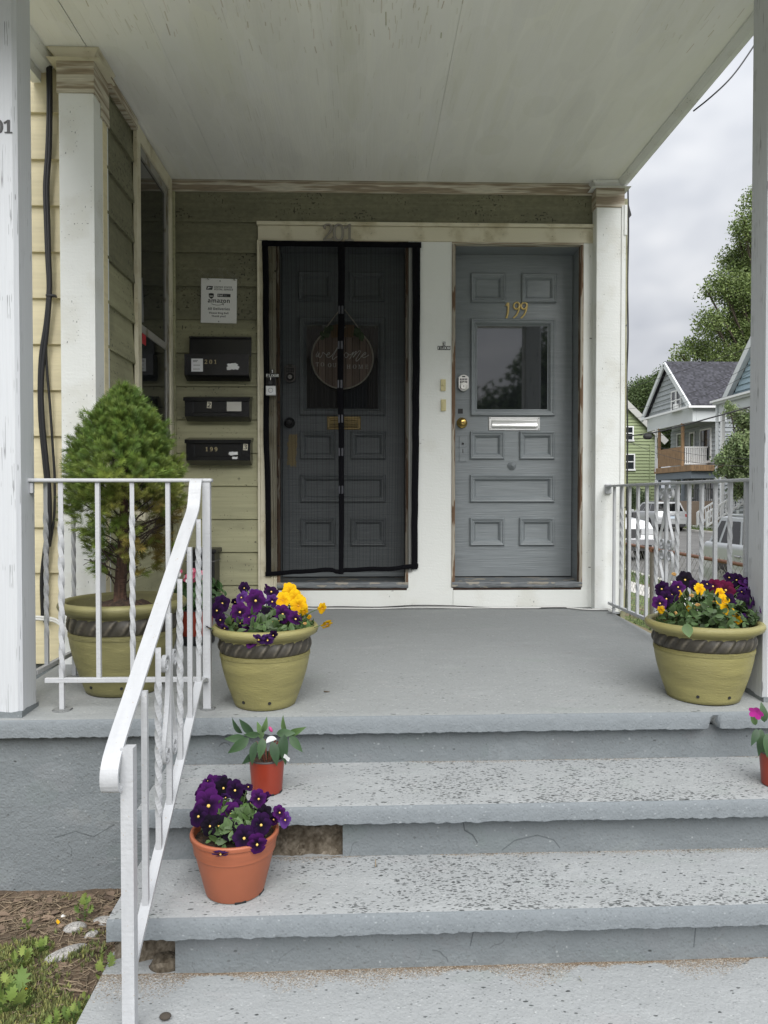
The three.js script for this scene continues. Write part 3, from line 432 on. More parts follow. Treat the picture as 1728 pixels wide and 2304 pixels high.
const doorB = buildDoor(D2, [[1058, 1135, 613, 679], [1171, 1250, 613, 679], [1057, 1134, 970, 1033], [1168, 1247, 970, 1033], [1057, 1247, 1068, 1130], [1057, 1135, 1165, 1228], [1168, 1247, 1165, 1228]], [1058, 1247, 715, 935], 'grey panelled door with a window reflecting trees and a silver letter slot');
const doorA = buildDoor(D1, [[672, 750, 613, 679], [786, 865, 613, 679], [675, 755, 970, 1033], [789, 868, 970, 1033], [675, 868, 1068, 1130], [676, 755, 1165, 1228], [789, 868, 1165, 1228]], [674, 867, 715, 935], 'grey panelled door behind a black mesh screen with a brass letter slot');
function letterSlot(d, x0p, x1p, y0p, y1p, mat, name = 'letter_slot') {
  const x0 = d.px(x0p), x1 = d.px(x1p), y0 = d.py(y1p), y1 = d.py(y0p), z = zDoor, h = y1 - y0;
  part(d.g, name, merge([mouldFrame(x0, x1, y0, y1, z, [[0, 0], [0, 0.004], [0.003, 0.007], [0.012, 0.007], [0.014, 0.004], [0.014, 0]]), sweepX(x0 + 0.02, x1 - 0.02, 1, [[z, y1 - 0.02], [z + 0.016, y1 - 0.024], [z + 0.02, y1 - 0.03], [z + 0.017, y0 + h * 0.42], [z + 0.022, y0 + 0.026], [z + 0.018, y0 + 0.018], [z, y0 + 0.018]]), bx(x0 + 0.01, x1 - 0.01, y0 + 0.01, y1 - 0.01, z, z + 0.003, 0)]), mat);
  for (const a of [x0 + 0.008, x1 - 0.008]) for (const b of [y0 + 0.009, y1 - 0.009]) part(d.g, 'screw', xf(disc(0.003, 0.003, 8), a, b, z + 0.008), screwMat);
}
letterSlot(doorB, 1099, 1214, 937, 968, std(lin(0.74, 0.74, 0.73), 0.35, { metalness: 0.85 })); letterSlot(doorA, 736, 812, 937, 967, agedBrass);
function knob(d, px, py, r, mat) {
  const x = d.px(px), y = d.py(py), g = lathe([[0, 0.062], [r * 0.35, 0.062], [r * 0.6, 0.058], [r * 0.78, 0.046], [r * 0.74, 0.034], [r * 0.45, 0.026], [r * 0.4, 0.014], [r * 0.8, 0.010], [r, 0.004], [r, 0]], 28); g.rotateX(Math.PI / 2);
  const k = part(d.g, 'door_knob', g, mat); k.position.set(x, y, zDoor); part(d.g, 'keyhole', bx(x - 0.0015, x + 0.0015, y - 0.005, y + 0.005, zDoor + 0.0615, zDoor + 0.063, 0), M.black);
}
knob(doorB, 1039, 951, 0.034, brass); knob(doorA, 652, 952, 0.034, blackPaint);
function keypadLock(d, x0p, x1p, y0p, y1p, mat) {
  const x0 = d.px(x0p), x1 = d.px(x1p), y0 = d.py(y1p), y1 = d.py(y0p), w = x1 - x0, h = y1 - y0, cx = (x0 + x1) / 2, s = new THREE.Shape();
  s.moveTo(-w / 2, -h / 2 + 0.02); s.quadraticCurveTo(0, -h / 2 - 0.016, w / 2, -h / 2 + 0.02); s.lineTo(w / 2, h / 2 - 0.016); s.quadraticCurveTo(0, h / 2 + 0.014, -w / 2, h / 2 - 0.016); s.closePath();
  const g = new THREE.ExtrudeGeometry(s, { depth: 0.018, bevelEnabled: true, bevelSize: 0.003, bevelThickness: 0.004, bevelSegments: 2 }); g.translate(cx, (y0 + y1) / 2, zDoor + 0.002); part(d.g, 'keypad_lock', g, mat);
  const z = zDoor + 0.0255, cy = y0 + h * 0.3, ring = lathe([[0.013, 0.006], [0.02, 0.008], [0.024, 0.004], [0.025, 0]], 24); ring.rotateX(Math.PI / 2); ring.translate(cx, cy, z - 0.001); part(d.g, 'lock_ring', ring, mat === nickel ? nickel : std(lin(0.05, 0.05, 0.05), 0.3, { metalness: 0.8 })); part(d.g, 'lock_cylinder', xf(disc(0.0125, 0.006), cx, cy, z + 0.002), nickel); part(d.g, 'keyhole', bx(cx - 0.0015, cx + 0.0015, cy - 0.006, cy + 0.004, z + 0.0045, z + 0.006, 0), M.black);
  for (let r = 0; r < 2; r++) for (let c = 0; c < 5; c++) part(d.g, 'key', bx(cx + (c - 2) * 0.0098 - 0.0032, cx + (c - 2) * 0.0098 + 0.0032, y1 - 0.028 - r * 0.016 - 0.006, y1 - 0.028 - r * 0.016 + 0.006, z - 0.001, z + 0.0015, 0.001), M.black);
  part(d.g, 'badge', bx(cx - 0.01, cx + 0.01, y1 - 0.014, y1 - 0.007, z - 0.001, z + 0.001, 0), M.black);
}
keypadLock(doorB, 1031, 1052, 844, 880, nickel); keypadLock(doorA, 642, 666, 822, 862, std(lin(0.2, 0.19, 0.18), 0.35, { metalness: 0.9 }));
{
  const { g, px, py } = doorB; // old lock hole, old escutcheon and bell pull, all but the hole under grey paint
  part(g, 'lock_hole', bx(px(1030), px(1041), py(930), py(919), zDoor, zDoor + 0.0015, 0), M.black);
  part(g, 'escutcheon', bx(px(1033), px(1050), py(1039), py(981), zDoor, zDoor + 0.004, 0.0015), doorGrey); part(g, 'lock_hole', xf(disc(0.006, 0.003, 12), px(1041), py(998), zDoor + 0.0045), M.black); part(g, 'keyhole', bx(px(1041) - 0.002, px(1041) + 0.002, py(1019), py(1010), zDoor + 0.0035, zDoor + 0.0055, 0), M.black);
  part(g, 'spindle_ring', xf(new THREE.TorusGeometry(0.008, 0.002, 6, 16), px(1041), py(998), zDoor + 0.005), doorGrey);
  const bell = lathe([[0, 0.026], [0.005, 0.026], [0.007, 0.02], [0.011, 0.018], [0.018, 0.013], [0.021, 0.008], [0.024, 0.006], [0.028, 0.003], [0.028, 0]], 24); bell.rotateX(Math.PI / 2); bell.translate(px(1151), py(1048), zDoor); part(g, 'bell_turn', bell, doorGrey);
  // beige filler left where the other door's old plate was taken off
  const q = doorA, sh = new THREE.Shape(), r = mulberry(9), pts = []; const X = [645, 671], Yp = [976, 1053];
  for (let i = 0; i < 10; i++) pts.push([lerp(X[0] + 6, X[1] - 1, i / 9), Yp[0] + r() * 3]); for (let i = 0; i < 14; i++) pts.push([X[1] - 1 - r() * 5 * (i > 5 ? 1 : 0.4), lerp(Yp[0], Yp[1], i / 13)]); for (let i = 0; i < 10; i++) pts.push([lerp(X[1] - 3, X[0] + 6, i / 9), Yp[1] - r() * 9]); for (let i = 0; i < 14; i++) pts.push([X[0] + r() * 4 + (i > 9 ? 3 : 0), lerp(Yp[1] - 6, Yp[0], i / 13)]);
  pts.forEach((p, i) => { const a = q.px(p[0]), b = q.py(p[1]); i ? sh.lineTo(a, b) : sh.moveTo(a, b); }); const fg = new THREE.ExtrudeGeometry(sh, { depth: 0.0015, bevelEnabled: false }); fg.translate(0, 0, zDoor); part(q.g, 'filler_patch', boxUV(fg), std(lin(0.42, 0.33, 0.17), 0.8, { bumpMap: B.stucco, bumpScale: 0.003 }), 'scraped beige filler patch below the black knob');
}
part(house, 'door_backing', bx(D1.x0 - 0.1, D2.x1 + 0.1, 0, 2.5, -0.28, -0.212, 0), M.black);  // unseen black sheet added behind the doors to block light through their gaps
// ================================================================ things on the wall
{ // numbers: grey 201 over one door, brass 199 on the other, dark 201 on the white post
  const t = thing('house_number', 'pewter number 201 on the frame above the screened door', 'house number', [X0(763), Y0(529), 0.037]);
  [['2', -0.062], ['0', 0], ['1', 0.062]].forEach(([c, x]) => { const m = part(t, 'digit', text(c, 'serifr', 0.1, 0.008, { bevel: 0.001, seg: 6 }), pewter); m.position.x = x; });
  const b = thing('house_number', 'slanted brass number 199 on the grey panelled door', 'house number', [doorB.px(1158), doorB.py(696), zDoor]);
  const stroke = (pts, w) => { const c = new THREE.CatmullRomCurve3(pts.map(p => V(p[0], p[1], 0))), P = c.getPoints(28), g = ribbon(P, w, 0.006, V(0.93, 0.37, 0)); return g; };
  const nine = [[0.019, 0.018], [0.016, 0.04], [0.001, 0.046], [-0.012, 0.034], [-0.012, 0.016], [-0.002, 0.006], [0.012, 0.012], [0.019, 0.03], [0.016, 0.006], [0.004, -0.026], [-0.016, -0.05]];
  const nineG = () => tube(nine.map(p => V(p[0], p[1], 0.006)), 0.0058, 44, 6);
  for (const x of [0.004, 0.046]) { const m = part(b, 'digit', nineG(), gilt); m.position.x = x; }
  const one = part(b, 'digit', tube([V(-0.012, 0.024, 0.006), V(-0.002, 0.044, 0.006), V(-0.001, 0.02, 0.006), V(-0.004, -0.02, 0.006), V(-0.012, -0.05, 0.006)], 0.0068, 24, 6), gilt); one.position.x = -0.04; b.scale.set(1.12, 1.05, 1);
  const zl = S(-1.07, 2.346, 0).z, c = thing('house_number', 'dark flaking number 201 on the white porch post', 'house number', [onZ(-3, 285, zl).x, onZ(18, 285, zl).y, zl]);
  [['2', -0.034], ['0', 0], ['1', 0.031]].forEach(([d, x]) => { const m = part(c, 'digit', text(d, 'serif', 0.043, 0.003), std(lin(0.06, 0.06, 0.062), 0.6)); m.position.x = x; });
}
{ // delivery notice in a plastic sleeve
  const a = onZ(452, 627, 0.02), b = onZ(533, 727, 0.02), w = b.x - a.x, h = a.y - b.y;
  const tx = canvasTex(512, 660, (g, W, H) => {
    g.fillStyle = '#e9e9e8'; g.fillRect(0, 0, W, H); g.fillStyle = '#16171a'; g.textAlign = 'center';
    g.beginPath(); g.moveTo(84, 116); g.lineTo(172, 116); g.lineTo(160, 170); g.lineTo(72, 170); g.fill(); g.fillStyle = '#e9e9e8'; g.beginPath(); g.moveTo(84, 126); g.lineTo(166, 142); g.lineTo(120, 147); g.lineTo(78, 166); g.lineTo(102, 140); g.fill(); g.fillStyle = '#16171a';
    g.font = 'italic bold 35px sans-serif'; g.textAlign = 'left'; g.fillText('UNITED STATES', 184, 140); g.fillText('POSTAL SERVICE', 184, 174); g.textAlign = 'center';
    g.beginPath(); g.moveTo(112, 228); g.quadraticCurveTo(148, 212, 184, 228); g.lineTo(184, 262); g.quadraticCurveTo(178, 290, 148, 304); g.quadraticCurveTo(118, 290, 112, 262); g.fill(); g.fillStyle = '#e9e9e8'; g.font = 'bold 32px sans-serif'; g.fillText('ups', 148, 272);
    g.fillStyle = '#25262a'; g.fillRect(236, 226, 186, 46); g.fillStyle = '#e9e9e8'; g.font = 'bold 40px sans-serif'; g.textAlign = 'left'; g.fillText('Fed', 244, 263); g.fillStyle = '#8a8b8e'; g.fillText('Ex', 326, 263); g.textAlign = 'center';
    g.fillStyle = '#16171a'; g.font = 'bold 86px sans-serif'; g.fillText('amazon', 256, 358); g.strokeStyle = '#16171a'; g.lineWidth = 6; g.beginPath(); g.moveTo(150, 374); g.quadraticCurveTo(232, 412, 322, 374); g.stroke(); g.beginPath(); g.moveTo(300, 370); g.lineTo(326, 371); g.lineTo(320, 394); g.stroke();
    g.font = 'bold 50px sans-serif'; g.fillText('All Deliveries', 256, 466); g.font = 'bold 37px sans-serif'; g.fillText('Please Ring Bell', 256, 524); g.fillText('Thank you!!', 256, 570);
    g.beginPath(); g.arc(270, 36, 8, 0, 7); g.fill(); g.beginPath(); g.arc(256, 636, 8, 0, 7); g.fill();
  }, [1, 1], [0, 0], false);
  const t = thing('delivery_notice', 'white delivery notice in a creased plastic sleeve above the mailboxes', 'notice', [(a.x + b.x) / 2, (a.y + b.y) / 2, 0.02]); t.rotation.z = -0.02;
  const bend = g => { const p = g.attributes.position; for (let i = 0; i < p.count; i++) p.setZ(i, p.getZ(i) + 0.004 * Math.sin(p.getY(i) * 18) + 0.003 * fbm(p.getX(i) * 20, p.getY(i) * 20, 2)); g.computeVertexNormals(); return g; };
  const pg = new THREE.PlaneGeometry(w, h, 8, 10); part(t, 'sheet', bend(pg), std(undefined, 0.8, { map: tx, side: THREE.DoubleSide }));
  const sg = new THREE.PlaneGeometry(w + 0.03, h + 0.06, 26, 34), p = sg.attributes.position; sg.translate(-0.004, 0.016, 0.004);
  for (let i = 0; i < p.count; i++) { const x = p.getX(i), y = p.getY(i); p.setZ(i, 0.006 + 0.004 * Math.sin(y * 18) + 0.007 * Math.abs(fbm(x * 30, y * 16, 7, 3) - 0.5) + 0.01 * step(0.12, 0.17, y) * fbm(x * 40, y * 40, 3, 2)); if (y > 0.14) p.setY(i, y + 0.02 * Math.sin(x * 40 + 1)); }
  sg.computeVertexNormals(); part(t, 'sleeve', sg, phys(0xffffff, 0.12, { transmission: 1, thickness: 0, ior: 1.4, side: THREE.DoubleSide }));
}
{ // three mailboxes
  const gold = std(lin(0.55, 0.46, 0.26), 0.5), cream = std(lin(0.72, 0.68, 0.55), 0.7), whiteSt = std(lin(0.78, 0.79, 0.8), 0.6);
  const sheet = std(lin(0.012, 0.012, 0.014), 0.2, { bumpMap: B.fine, bumpScale: 0.0004 });
  const torn = (w, h, seed) => { const r = mulberry(seed), s = new THREE.Shape(); for (let i = 0; i < 22; i++) { const a = i / 22 * 6.283, k = 0.72 + r() * 0.45, c = Math.cos(a), d = Math.sin(a), q = 1 / Math.max(Math.abs(c), Math.abs(d)); i ? s.lineTo(c * q * k * w / 2 * 0.85, d * q * k * h / 2 * 0.85) : s.moveTo(c * q * k * w / 2 * 0.85, d * q * k * h / 2 * 0.85); } return new THREE.ExtrudeGeometry(s, { depth: 0.0006, bevelEnabled: false }); };
  function box(x0p, x1p, y0p, y1p, open, label) {
    const zf = 0.115, a = onZ(x0p, y1p, zf), b = onZ(x1p, y0p, zf), w = b.x - a.x, h = b.y - a.y, t = thing('mailbox', label, 'mailbox', [(a.x + b.x) / 2, a.y, 0.018], 0, 'black mailboxes on the olive siding'), d = zf - 0.018;
    const ch = Math.min(0.05, h * 0.3);
    part(t, 'box', sweepX(-w / 2, w / 2, 1, [[0, 0.02], [d * 0.35, 0.0], [d, ch * 0.55], [d, h - 0.012], [0, h - 0.012]]), sheet);
    if (open) { const g = bx(-w / 2 + 0.012, w / 2 + 0.004, 0, 0.115, -0.003, 0.003, 0.002), l = part(t, 'lid', merge([g, bx(-w / 2 + 0.012, w / 2 + 0.004, 0.108, 0.118, -0.003, 0.016, 0.002)]), sheet); l.position.set(0, h - 0.014, 0.028); l.rotation.x = -0.12; }
    else part(t, 'lid', sweepX(-w / 2 - 0.006, w / 2 + 0.006, 1, [[0, h + 0.008], [0, h - 0.004], [d + 0.004, h - 0.016], [d + 0.01, h - 0.034], [d + 0.013, h - 0.034], [d + 0.014, h - 0.012]]), sheet);
    return { t, w, h, d };
  }
  const stick = (o, name, g, m, x, y, dz = 0.0005, rz = 0) => { const s = part(o.t, name, g, m); s.position.set(x, y, o.d + dz); s.rotation.z = rz; return s; };
  const A = box(415, 560, 792, 854, true, 'large black mailbox numbered 201 with its lid standing open'), Bx = box(416, 561, 890, 946, false, 'black mailbox marked 2, hanging between the open one and the one marked 3'), C = box(419, 563, 985, 1046, false, 'black mailbox numbered 199 and 3, lowest on the siding');
  const lab = canvasTex(96, 112, (g) => { g.fillStyle = '#e2e3e6'; g.fillRect(0, 0, 96, 112); g.fillStyle = '#3a3c40'; for (const [x, y, w] of [[14, 14, 40], [14, 24, 30], [18, 54, 56], [16, 88, 52]]) for (let i = 0; i < w; i += 7) g.fillRect(x + i, y, 5, 5); }, [1, 1], [0, 0], false);
  { const g = new THREE.PlaneGeometry(0.068, 0.076); stick(A, 'label', g, std(undefined, 0.7, { map: lab }), -A.w / 2 + 0.075, A.h * 0.52, 0.0015); }
  stick(A, 'number', text('2 0 1', 'serifr', 0.024, 0.001), gold, -0.035, A.h * 0.64); stick(A, 'torn_sticker', torn(0.085, 0.046, 3), whiteSt, 0.094, A.h * 0.48);
  for (const o of [Bx, C]) {
    stick(o, 'lettering', text('Mail', 'serifr', 0.036, 0.0012), sheet, 0.0, o.h * 0.33);
    stick(o, 'rim', mouldFrame(-o.w / 2 + 0.045, o.w / 2 - 0.055, o.h * 0.3, o.h * 0.78, 0, [[0, 0], [0.002, 0.0018], [0.004, 0]]), sheet, 0, 0, 0.0002);
  }
  const plate = (o, c, x, y) => { stick(o, 'number_plate', bx(-0.013, 0.013, -0.019, 0.019, 0, 0.001, 0), cream, x, y, 0.0006, -0.08); stick(o, 'number', text(c, 'sans', 0.028, 0.0008), M.black, x, y, 0.0018, -0.08); };
  plate(Bx, '2', -0.046, Bx.h * 0.62); plate(C, '3', C.w / 2 - 0.028, C.h * 0.66);
  stick(Bx, 'tape', (() => { const g = bx(-0.043, 0.043, -0.028, 0.028, 0, 0.003, 0.001); return g; })(), std(lin(0.55, 0.54, 0.5), 0.25), 0.1, Bx.h * 0.56);
  stick(C, 'number', text('1 9 9', 'serifr', 0.024, 0.001), gold, -0.04, C.h * 0.58); stick(C, 'torn_sticker', torn(0.07, 0.024, 8), whiteSt, 0.088, C.h * 0.42); stick(C, 'torn_sticker', torn(0.04, 0.016, 12), whiteSt, 0.098, C.h * 0.26);
}
{ // magnetic mesh screen hung over the first door
  const P = (px, py, z = 0.04) => onZ(px, py, z), t = thing('mesh_screen', 'black magnetic mesh screen hanging over the doorway beside the mailboxes', 'screen'), band = phys(lin(0.004, 0.004, 0.006), 0.8, { specularIntensity: 0.25, bumpMap: B.fine, bumpScale: 0.003, side: THREE.DoubleSide });
  const cloth = phys(lin(0.008, 0.0085, 0.009), 0.95, { specularIntensity: 0.2, transparent: true, opacity: 0.46, side: THREE.DoubleSide });
  const edge = (f, n, w, seed) => { const pos = [], idx = [], uv = []; for (let i = 0; i <= n; i++) { const q = i / n, [a, b] = f(q); for (let k = 0; k <= 3; k++) { const p = a.clone().lerp(b, k / 3); p.z += 0.005 * Math.sin(k / 3 * Math.PI) + 0.006 * (fbm(q * 26, k * 0.6, seed, 3) - 0.4); pos.push(p.x, p.y, p.z); uv.push(k * w / 3, q * 2); } } for (let i = 0; i < n; i++) for (let k = 0; k < 3; k++) { const a = i * 4 + k; idx.push(a, a + 1, a + 4, a + 1, a + 5, a + 4); } return mk(pos, idx, uv); };
  const wob = (q, s, a) => a * (fbm(q * 5, 0, s, 3) - 0.5) * 2;
  const lx = q => lerp(589, 597, q) + wob(q, 3, 3), rx = q => lerp(948, 941, q) + wob(q, 5, 3), yT = q => lerp(541, 545, q), yB = q => lerp(1293, 1281, q) + wob(q, 9, 6) + (q > 0.45 && q < 0.52 ? 3 : 0), cx = q => lerp(768, 766, q) + wob(q, 11, 3);
  part(t, 'hem', edge(q => [P(lx(q), lerp(541, 1293, q)), P(lx(q) + lerp(14, 12, q), lerp(541, 1293, q))], 60, 0.04, 1), band); part(t, 'hem', edge(q => [P(rx(q) - lerp(18, 14, q), lerp(545, 1281, q)), P(rx(q), lerp(545, 1281, q))], 60, 0.04, 2), band);
  part(t, 'hem', edge(q => [P(lerp(589, 948, q), yT(q)), P(lerp(589, 948, q), yT(q) + 13)], 50, 0.04, 3), band); part(t, 'hem', edge(q => [P(lerp(597, 941, q), yB(q) - 10), P(lerp(597, 941, q), yB(q))], 50, 0.03, 4), band);
  part(t, 'centre_band', edge(q => [P(cx(q) - lerp(8, 5, q), lerp(546, 1292, q), 0.046), P(cx(q) + lerp(8, 6, q), lerp(546, 1292, q), 0.046)], 80, 0.04, 5), band);
  const net = (f0, f1, s) => { const n = 40, m = 24, pos = [], idx = []; for (let i = 0; i <= n; i++) for (let k = 0; k <= m; k++) { const q = i / n, x = lerp(f0(q), f1(q), k / m), p = P(x, lerp(548, 1288, q), 0.036); p.z += 0.007 * (fbm(k * 0.5, q * 3, s, 2) - 0.5); pos.push(p.x, p.y, p.z); } for (let i = 0; i < n; i++) for (let k = 0; k < m; k++) { const a = i * (m + 1) + k; idx.push(a, a + 1, a + m + 1, a + 1, a + m + 2, a + m + 1); } return mk(pos, idx); };
  part(t, 'netting', net(q => lx(q) + 10, q => cx(q) - 3, 3), cloth); part(t, 'netting', net(q => cx(q) + 3, q => rx(q) - 12, 6), cloth);
  const r = mulberry(4), th = std(lin(0.01, 0.01, 0.011), 0.8), lines = []; // the woven-in threads
  for (let k = 1; k < 24; k++) for (const [f0, f1] of [[q => lx(q) + 10, q => cx(q) - 4], [q => cx(q) + 4, q => rx(q) - 13]]) { const u = (k + (r() - 0.5) * 0.8) / 24, pts = [], ph = r() * 9; for (let i = 0; i <= 10; i++) { const q = i / 10; pts.push(P(lerp(f0(q), f1(q), u) + Math.sin(q * 4 + ph) * 0.9, lerp(550, 1286, q), 0.0405)); } lines.push(ribbon(pts, 0.0013, 0.0006, V(1, 0, 0))); }
  part(t, 'thread', merge(lines), th).userData.kind = 'stuff';
  const mag = std(lin(0.06, 0.062, 0.075), 0.3);
  for (const py of [697, 776, 864, 942, 1017, 1102]) for (const [dx, w] of [[-4.5, 4], [2.5, 4.6]]) { const a = P(cx((py - 545) / 745) + dx - w / 2, py + 9, 0.052), b = P(cx((py - 545) / 745) + dx + w / 2, py - 9, 0.052); part(t, 'magnet', bx(a.x, b.x, a.y, b.y, 0.05, 0.0545, 0.002), mag); }
  for (const [px, py] of [[619, 610], [622, 696], [623, 800], [625, 864], [627, 905], [626, 1003], [625, 1073], [624, 1170]]) { const p = P(px, py, 0.03); part(t, 'tack', xf(disc(0.005, 0.004, 8), p.x, p.y, 0.03), screwMat); }
}
{ // round welcome sign on the door behind the screen
  const z = zDoor + 0.022, c = onZ(770.5, 806, z), R = 0.192, t = thing('welcome_sign', 'round brown plank welcome sign with rope edge and greenery behind the screen', 'sign', [c.x, c.y, z]);
  const tones = [[0.25, 0.185, 0.15], [0.29, 0.215, 0.175], [0.23, 0.17, 0.135], [0.31, 0.235, 0.19]].map(a => std(lin(...a), 0.75, { bumpMap: B.grainV, bumpScale: 0.002 }));
  const n = 9; for (let i = 0; i < n; i++) { const a = -R + i * 2 * R / n + 0.0015, b = -R + (i + 1) * 2 * R / n - 0.0015, s = new THREE.Shape(), m = 6; for (let k = 0; k <= m; k++) { const x = lerp(a, b, k / m); s[k ? 'lineTo' : 'moveTo'](x, Math.sqrt(Math.max(0, R * R - x * x))); } for (let k = m; k >= 0; k--) { const x = lerp(a, b, k / m); s.lineTo(x, -Math.sqrt(Math.max(0, R * R - x * x))); } const g = new THREE.ExtrudeGeometry(s, { depth: 0.008, bevelEnabled: false }); part(t, 'plank', boxUV(g), tones[(i * 7) % 4]); }
  const rope = std(lin(0.72, 0.68, 0.58), 0.9, { bumpMap: B.fine, bumpScale: 0.003 }); part(t, 'rope_edge', xf(new THREE.TorusGeometry(R, 0.005, 6, 80), 0, 0, 0.008), rope);
  for (const s of [-1, 1]) part(t, 'rope', tube([V(s * 0.13, 0.145, 0.01), V(s * 0.07, 0.23, 0.008), V(s * 0.004, 0.315, 0.006)], 0.004, 12, 6), rope);
  const ink = std(lin(0.82, 0.81, 0.77), 0.8), s = 0.00242, Q = pts => tube(pts.map(p => V((p[0] - 835) / 10.37 * 0.00279, (1200 - p[1]) / 10.37 * 0.00279, 0.0095)), 0.0021, pts.length * 5, 5);
  const script = [[[270, 1055], [225, 1140], [235, 1185], [270, 1140], [300, 1080], [285, 1180], [320, 1190], [370, 1120], [380, 1070], [420, 1100], [470, 1130], [520, 1120], [540, 1080], [510, 1080], [470, 1150], [500, 1190], [560, 1170], [640, 1080], [720, 960], [745, 930], [720, 980], [640, 1120], [600, 1210], [620, 1240], [680, 1190], [750, 1150], [790, 1110], [800, 1090], [770, 1090], [750, 1150], [790, 1190], [860, 1170]], [[900, 1180], [880, 1130], [920, 1080], [970, 1110], [950, 1180], [900, 1190]], [[960, 1120], [1000, 1130], [1060, 1100], [1090, 1055], [1060, 1130], [1000, 1230], [1050, 1150], [1140, 1050], [1160, 1045], [1130, 1110], [1080, 1190], [1150, 1110], [1240, 1030], [1260, 1040], [1220, 1120], [1150, 1240], [1165, 1275], [1230, 1220], [1290, 1150], [1370, 1110], [1390, 1080], [1350, 1080], [1290, 1150], [1330, 1190], [1400, 1160], [1450, 1125]]];
  for (const l of script) part(t, 'lettering', Q(l), ink);
  for (const [w, x, y, sp] of [['TO', 312, 1352, 118], ['OUR', 650, 1368, 112], ['HOME', 1190, 1400, 140]]) [...w].forEach((ch, i) => { const m = part(t, 'lettering', text(ch, 'serifr', 0.024, 0.001, { seg: 2 }), ink); m.position.set((x + (i - (w.length - 1) / 2) * sp - 835) / 10.37 * 0.00279, (1200 - y) / 10.37 * 0.00279, 0.0085); });
  const burlap = std(lin(0.30, 0.19, 0.10), 0.95, { bumpMap: B.fine, bumpScale: 0.004, side: THREE.DoubleSide }), leaf = std(lin(0.08, 0.13, 0.05), 0.6, { side: THREE.DoubleSide }), r = mulberry(12);
  for (const sx of [-1, 1]) { const g = new THREE.PlaneGeometry(0.06, 0.075, 6, 6), p = g.attributes.position; for (let i = 0; i < p.count; i++) p.setZ(i, 0.014 + 0.012 * Math.sin(p.getX(i) * 50 + p.getY(i) * 20)); g.computeVertexNormals(); const m = part(t, 'bow_loop', g, burlap); m.position.set(sx * 0.042, 0.165, 0.006); m.rotation.z = sx * -0.12; }
  const lg = new THREE.CircleGeometry(0.014, 9); for (let i = 0; i < 46; i++) { const sx = i % 2 ? 1 : -1, q = r(), m = part(t, 'leaf', lg, leaf); m.position.set(sx * (0.07 + q * 0.06 + (r() - 0.5) * 0.02), 0.185 - q * 0.06 + (r() - 0.5) * 0.045, 0.014 + r() * 0.02); m.rotation.set(r() - 0.5, r() - 0.5, r() * 6); m.scale.set(0.8 + r() * 0.5, 0.7 + r() * 0.7, 1); }
}
{ // bells and floor plates
  const ivory = std(lin(0.62, 0.55, 0.30), 0.5);
  const bell = (px, py, label) => { const p = onZ(px, py, 0.022), t = thing('door_bell', label, 'door bell', [p.x, p.y, 0.0215], 0); part(t, 'housing', bx(-0.0155, 0.0155, -0.035, 0.035, 0, 0.014, 0.003), ivory); return t; };
  const b1 = bell(997, 867, 'yellowed round-button door bell on the white panel'); const bt = lathe([[0, 0.008], [0.006, 0.0075], [0.0085, 0.004], [0.009, 0]], 16); bt.rotateX(Math.PI / 2); bt.translate(0, 0, 0.0135); part(b1, 'button', bt, ivory);
  const b2 = bell(997.5, 912, 'yellowed door bell with a square button on the white panel'); part(b2, 'button', bx(-0.008, 0.008, -0.02, 0.02, 0.0135, 0.018, 0.002), ivory);
  const plates = (x, y, z, top, label) => { const t = thing('floor_plate', label, 'number plate', [x, y, z]); part(t, 'plate', bx(-0.008, 0.008, 0.014, 0.038, 0, 0.0015, 0.0004), M.black); part(t, 'number', text(top, 'serif', 0.018, 0.0008), M.white).position.set(0, 0.026, 0.0016); [...'FLOOR'].forEach((c, i) => { part(t, 'plate', bx((i - 2) * 0.0158 - 0.0076, (i - 2) * 0.0158 + 0.0076, -0.012, 0.012, 0, 0.0015, 0.0004), M.black); part(t, 'letter', text(c, 'serif', 0.016, 0.0008), M.white).position.set((i - 2) * 0.0158, 0, 0.0016); }); };
  const q = onZ(999, 783, 0.022); plates(q.x, q.y, 0.0215, '3', 'small black and white plates reading 3 FLOOR on the white panel');
  const e = onZ(613, 845, 0.05); plates(e.x, e.y, 0.05, '1', 'small black and white FLOOR plates above the video door bell');
  const v = onZ(610, 869, 0.05), t = thing('video_bell', 'silver and black video door bell at the edge of the mesh screen', 'door bell', [v.x, v.y, 0.0505]);
  part(t, 'body', bx(-0.03, 0.03, -0.058, 0.0, 0, 0.024, 0.005), std(lin(0.62, 0.63, 0.64), 0.4, { metalness: 0.3 })); part(t, 'camera_cover', bx(-0.029, 0.029, 0.001, 0.05, 0, 0.022, 0.004), std(lin(0.008, 0.008, 0.01), 0.15)); part(t, 'lens', xf(disc(0.012, 0.004), 0, 0.018, 0.0235), M.black); part(t, 'button', xf(disc(0.0115, 0.004), 0, -0.028, 0.0255), std(lin(0.7, 0.7, 0.7), 0.4)); part(t, 'button_ring', xf(new THREE.TorusGeometry(0.0125, 0.0016, 6, 22), 0, -0.028, 0.0245), std(lin(0.15, 0.2, 0.22), 0.4)); part(t, 'keyhook', bx(-0.002, 0.002, 0.032, 0.052, 0.0225, 0.025, 0.0008), nickel);
}
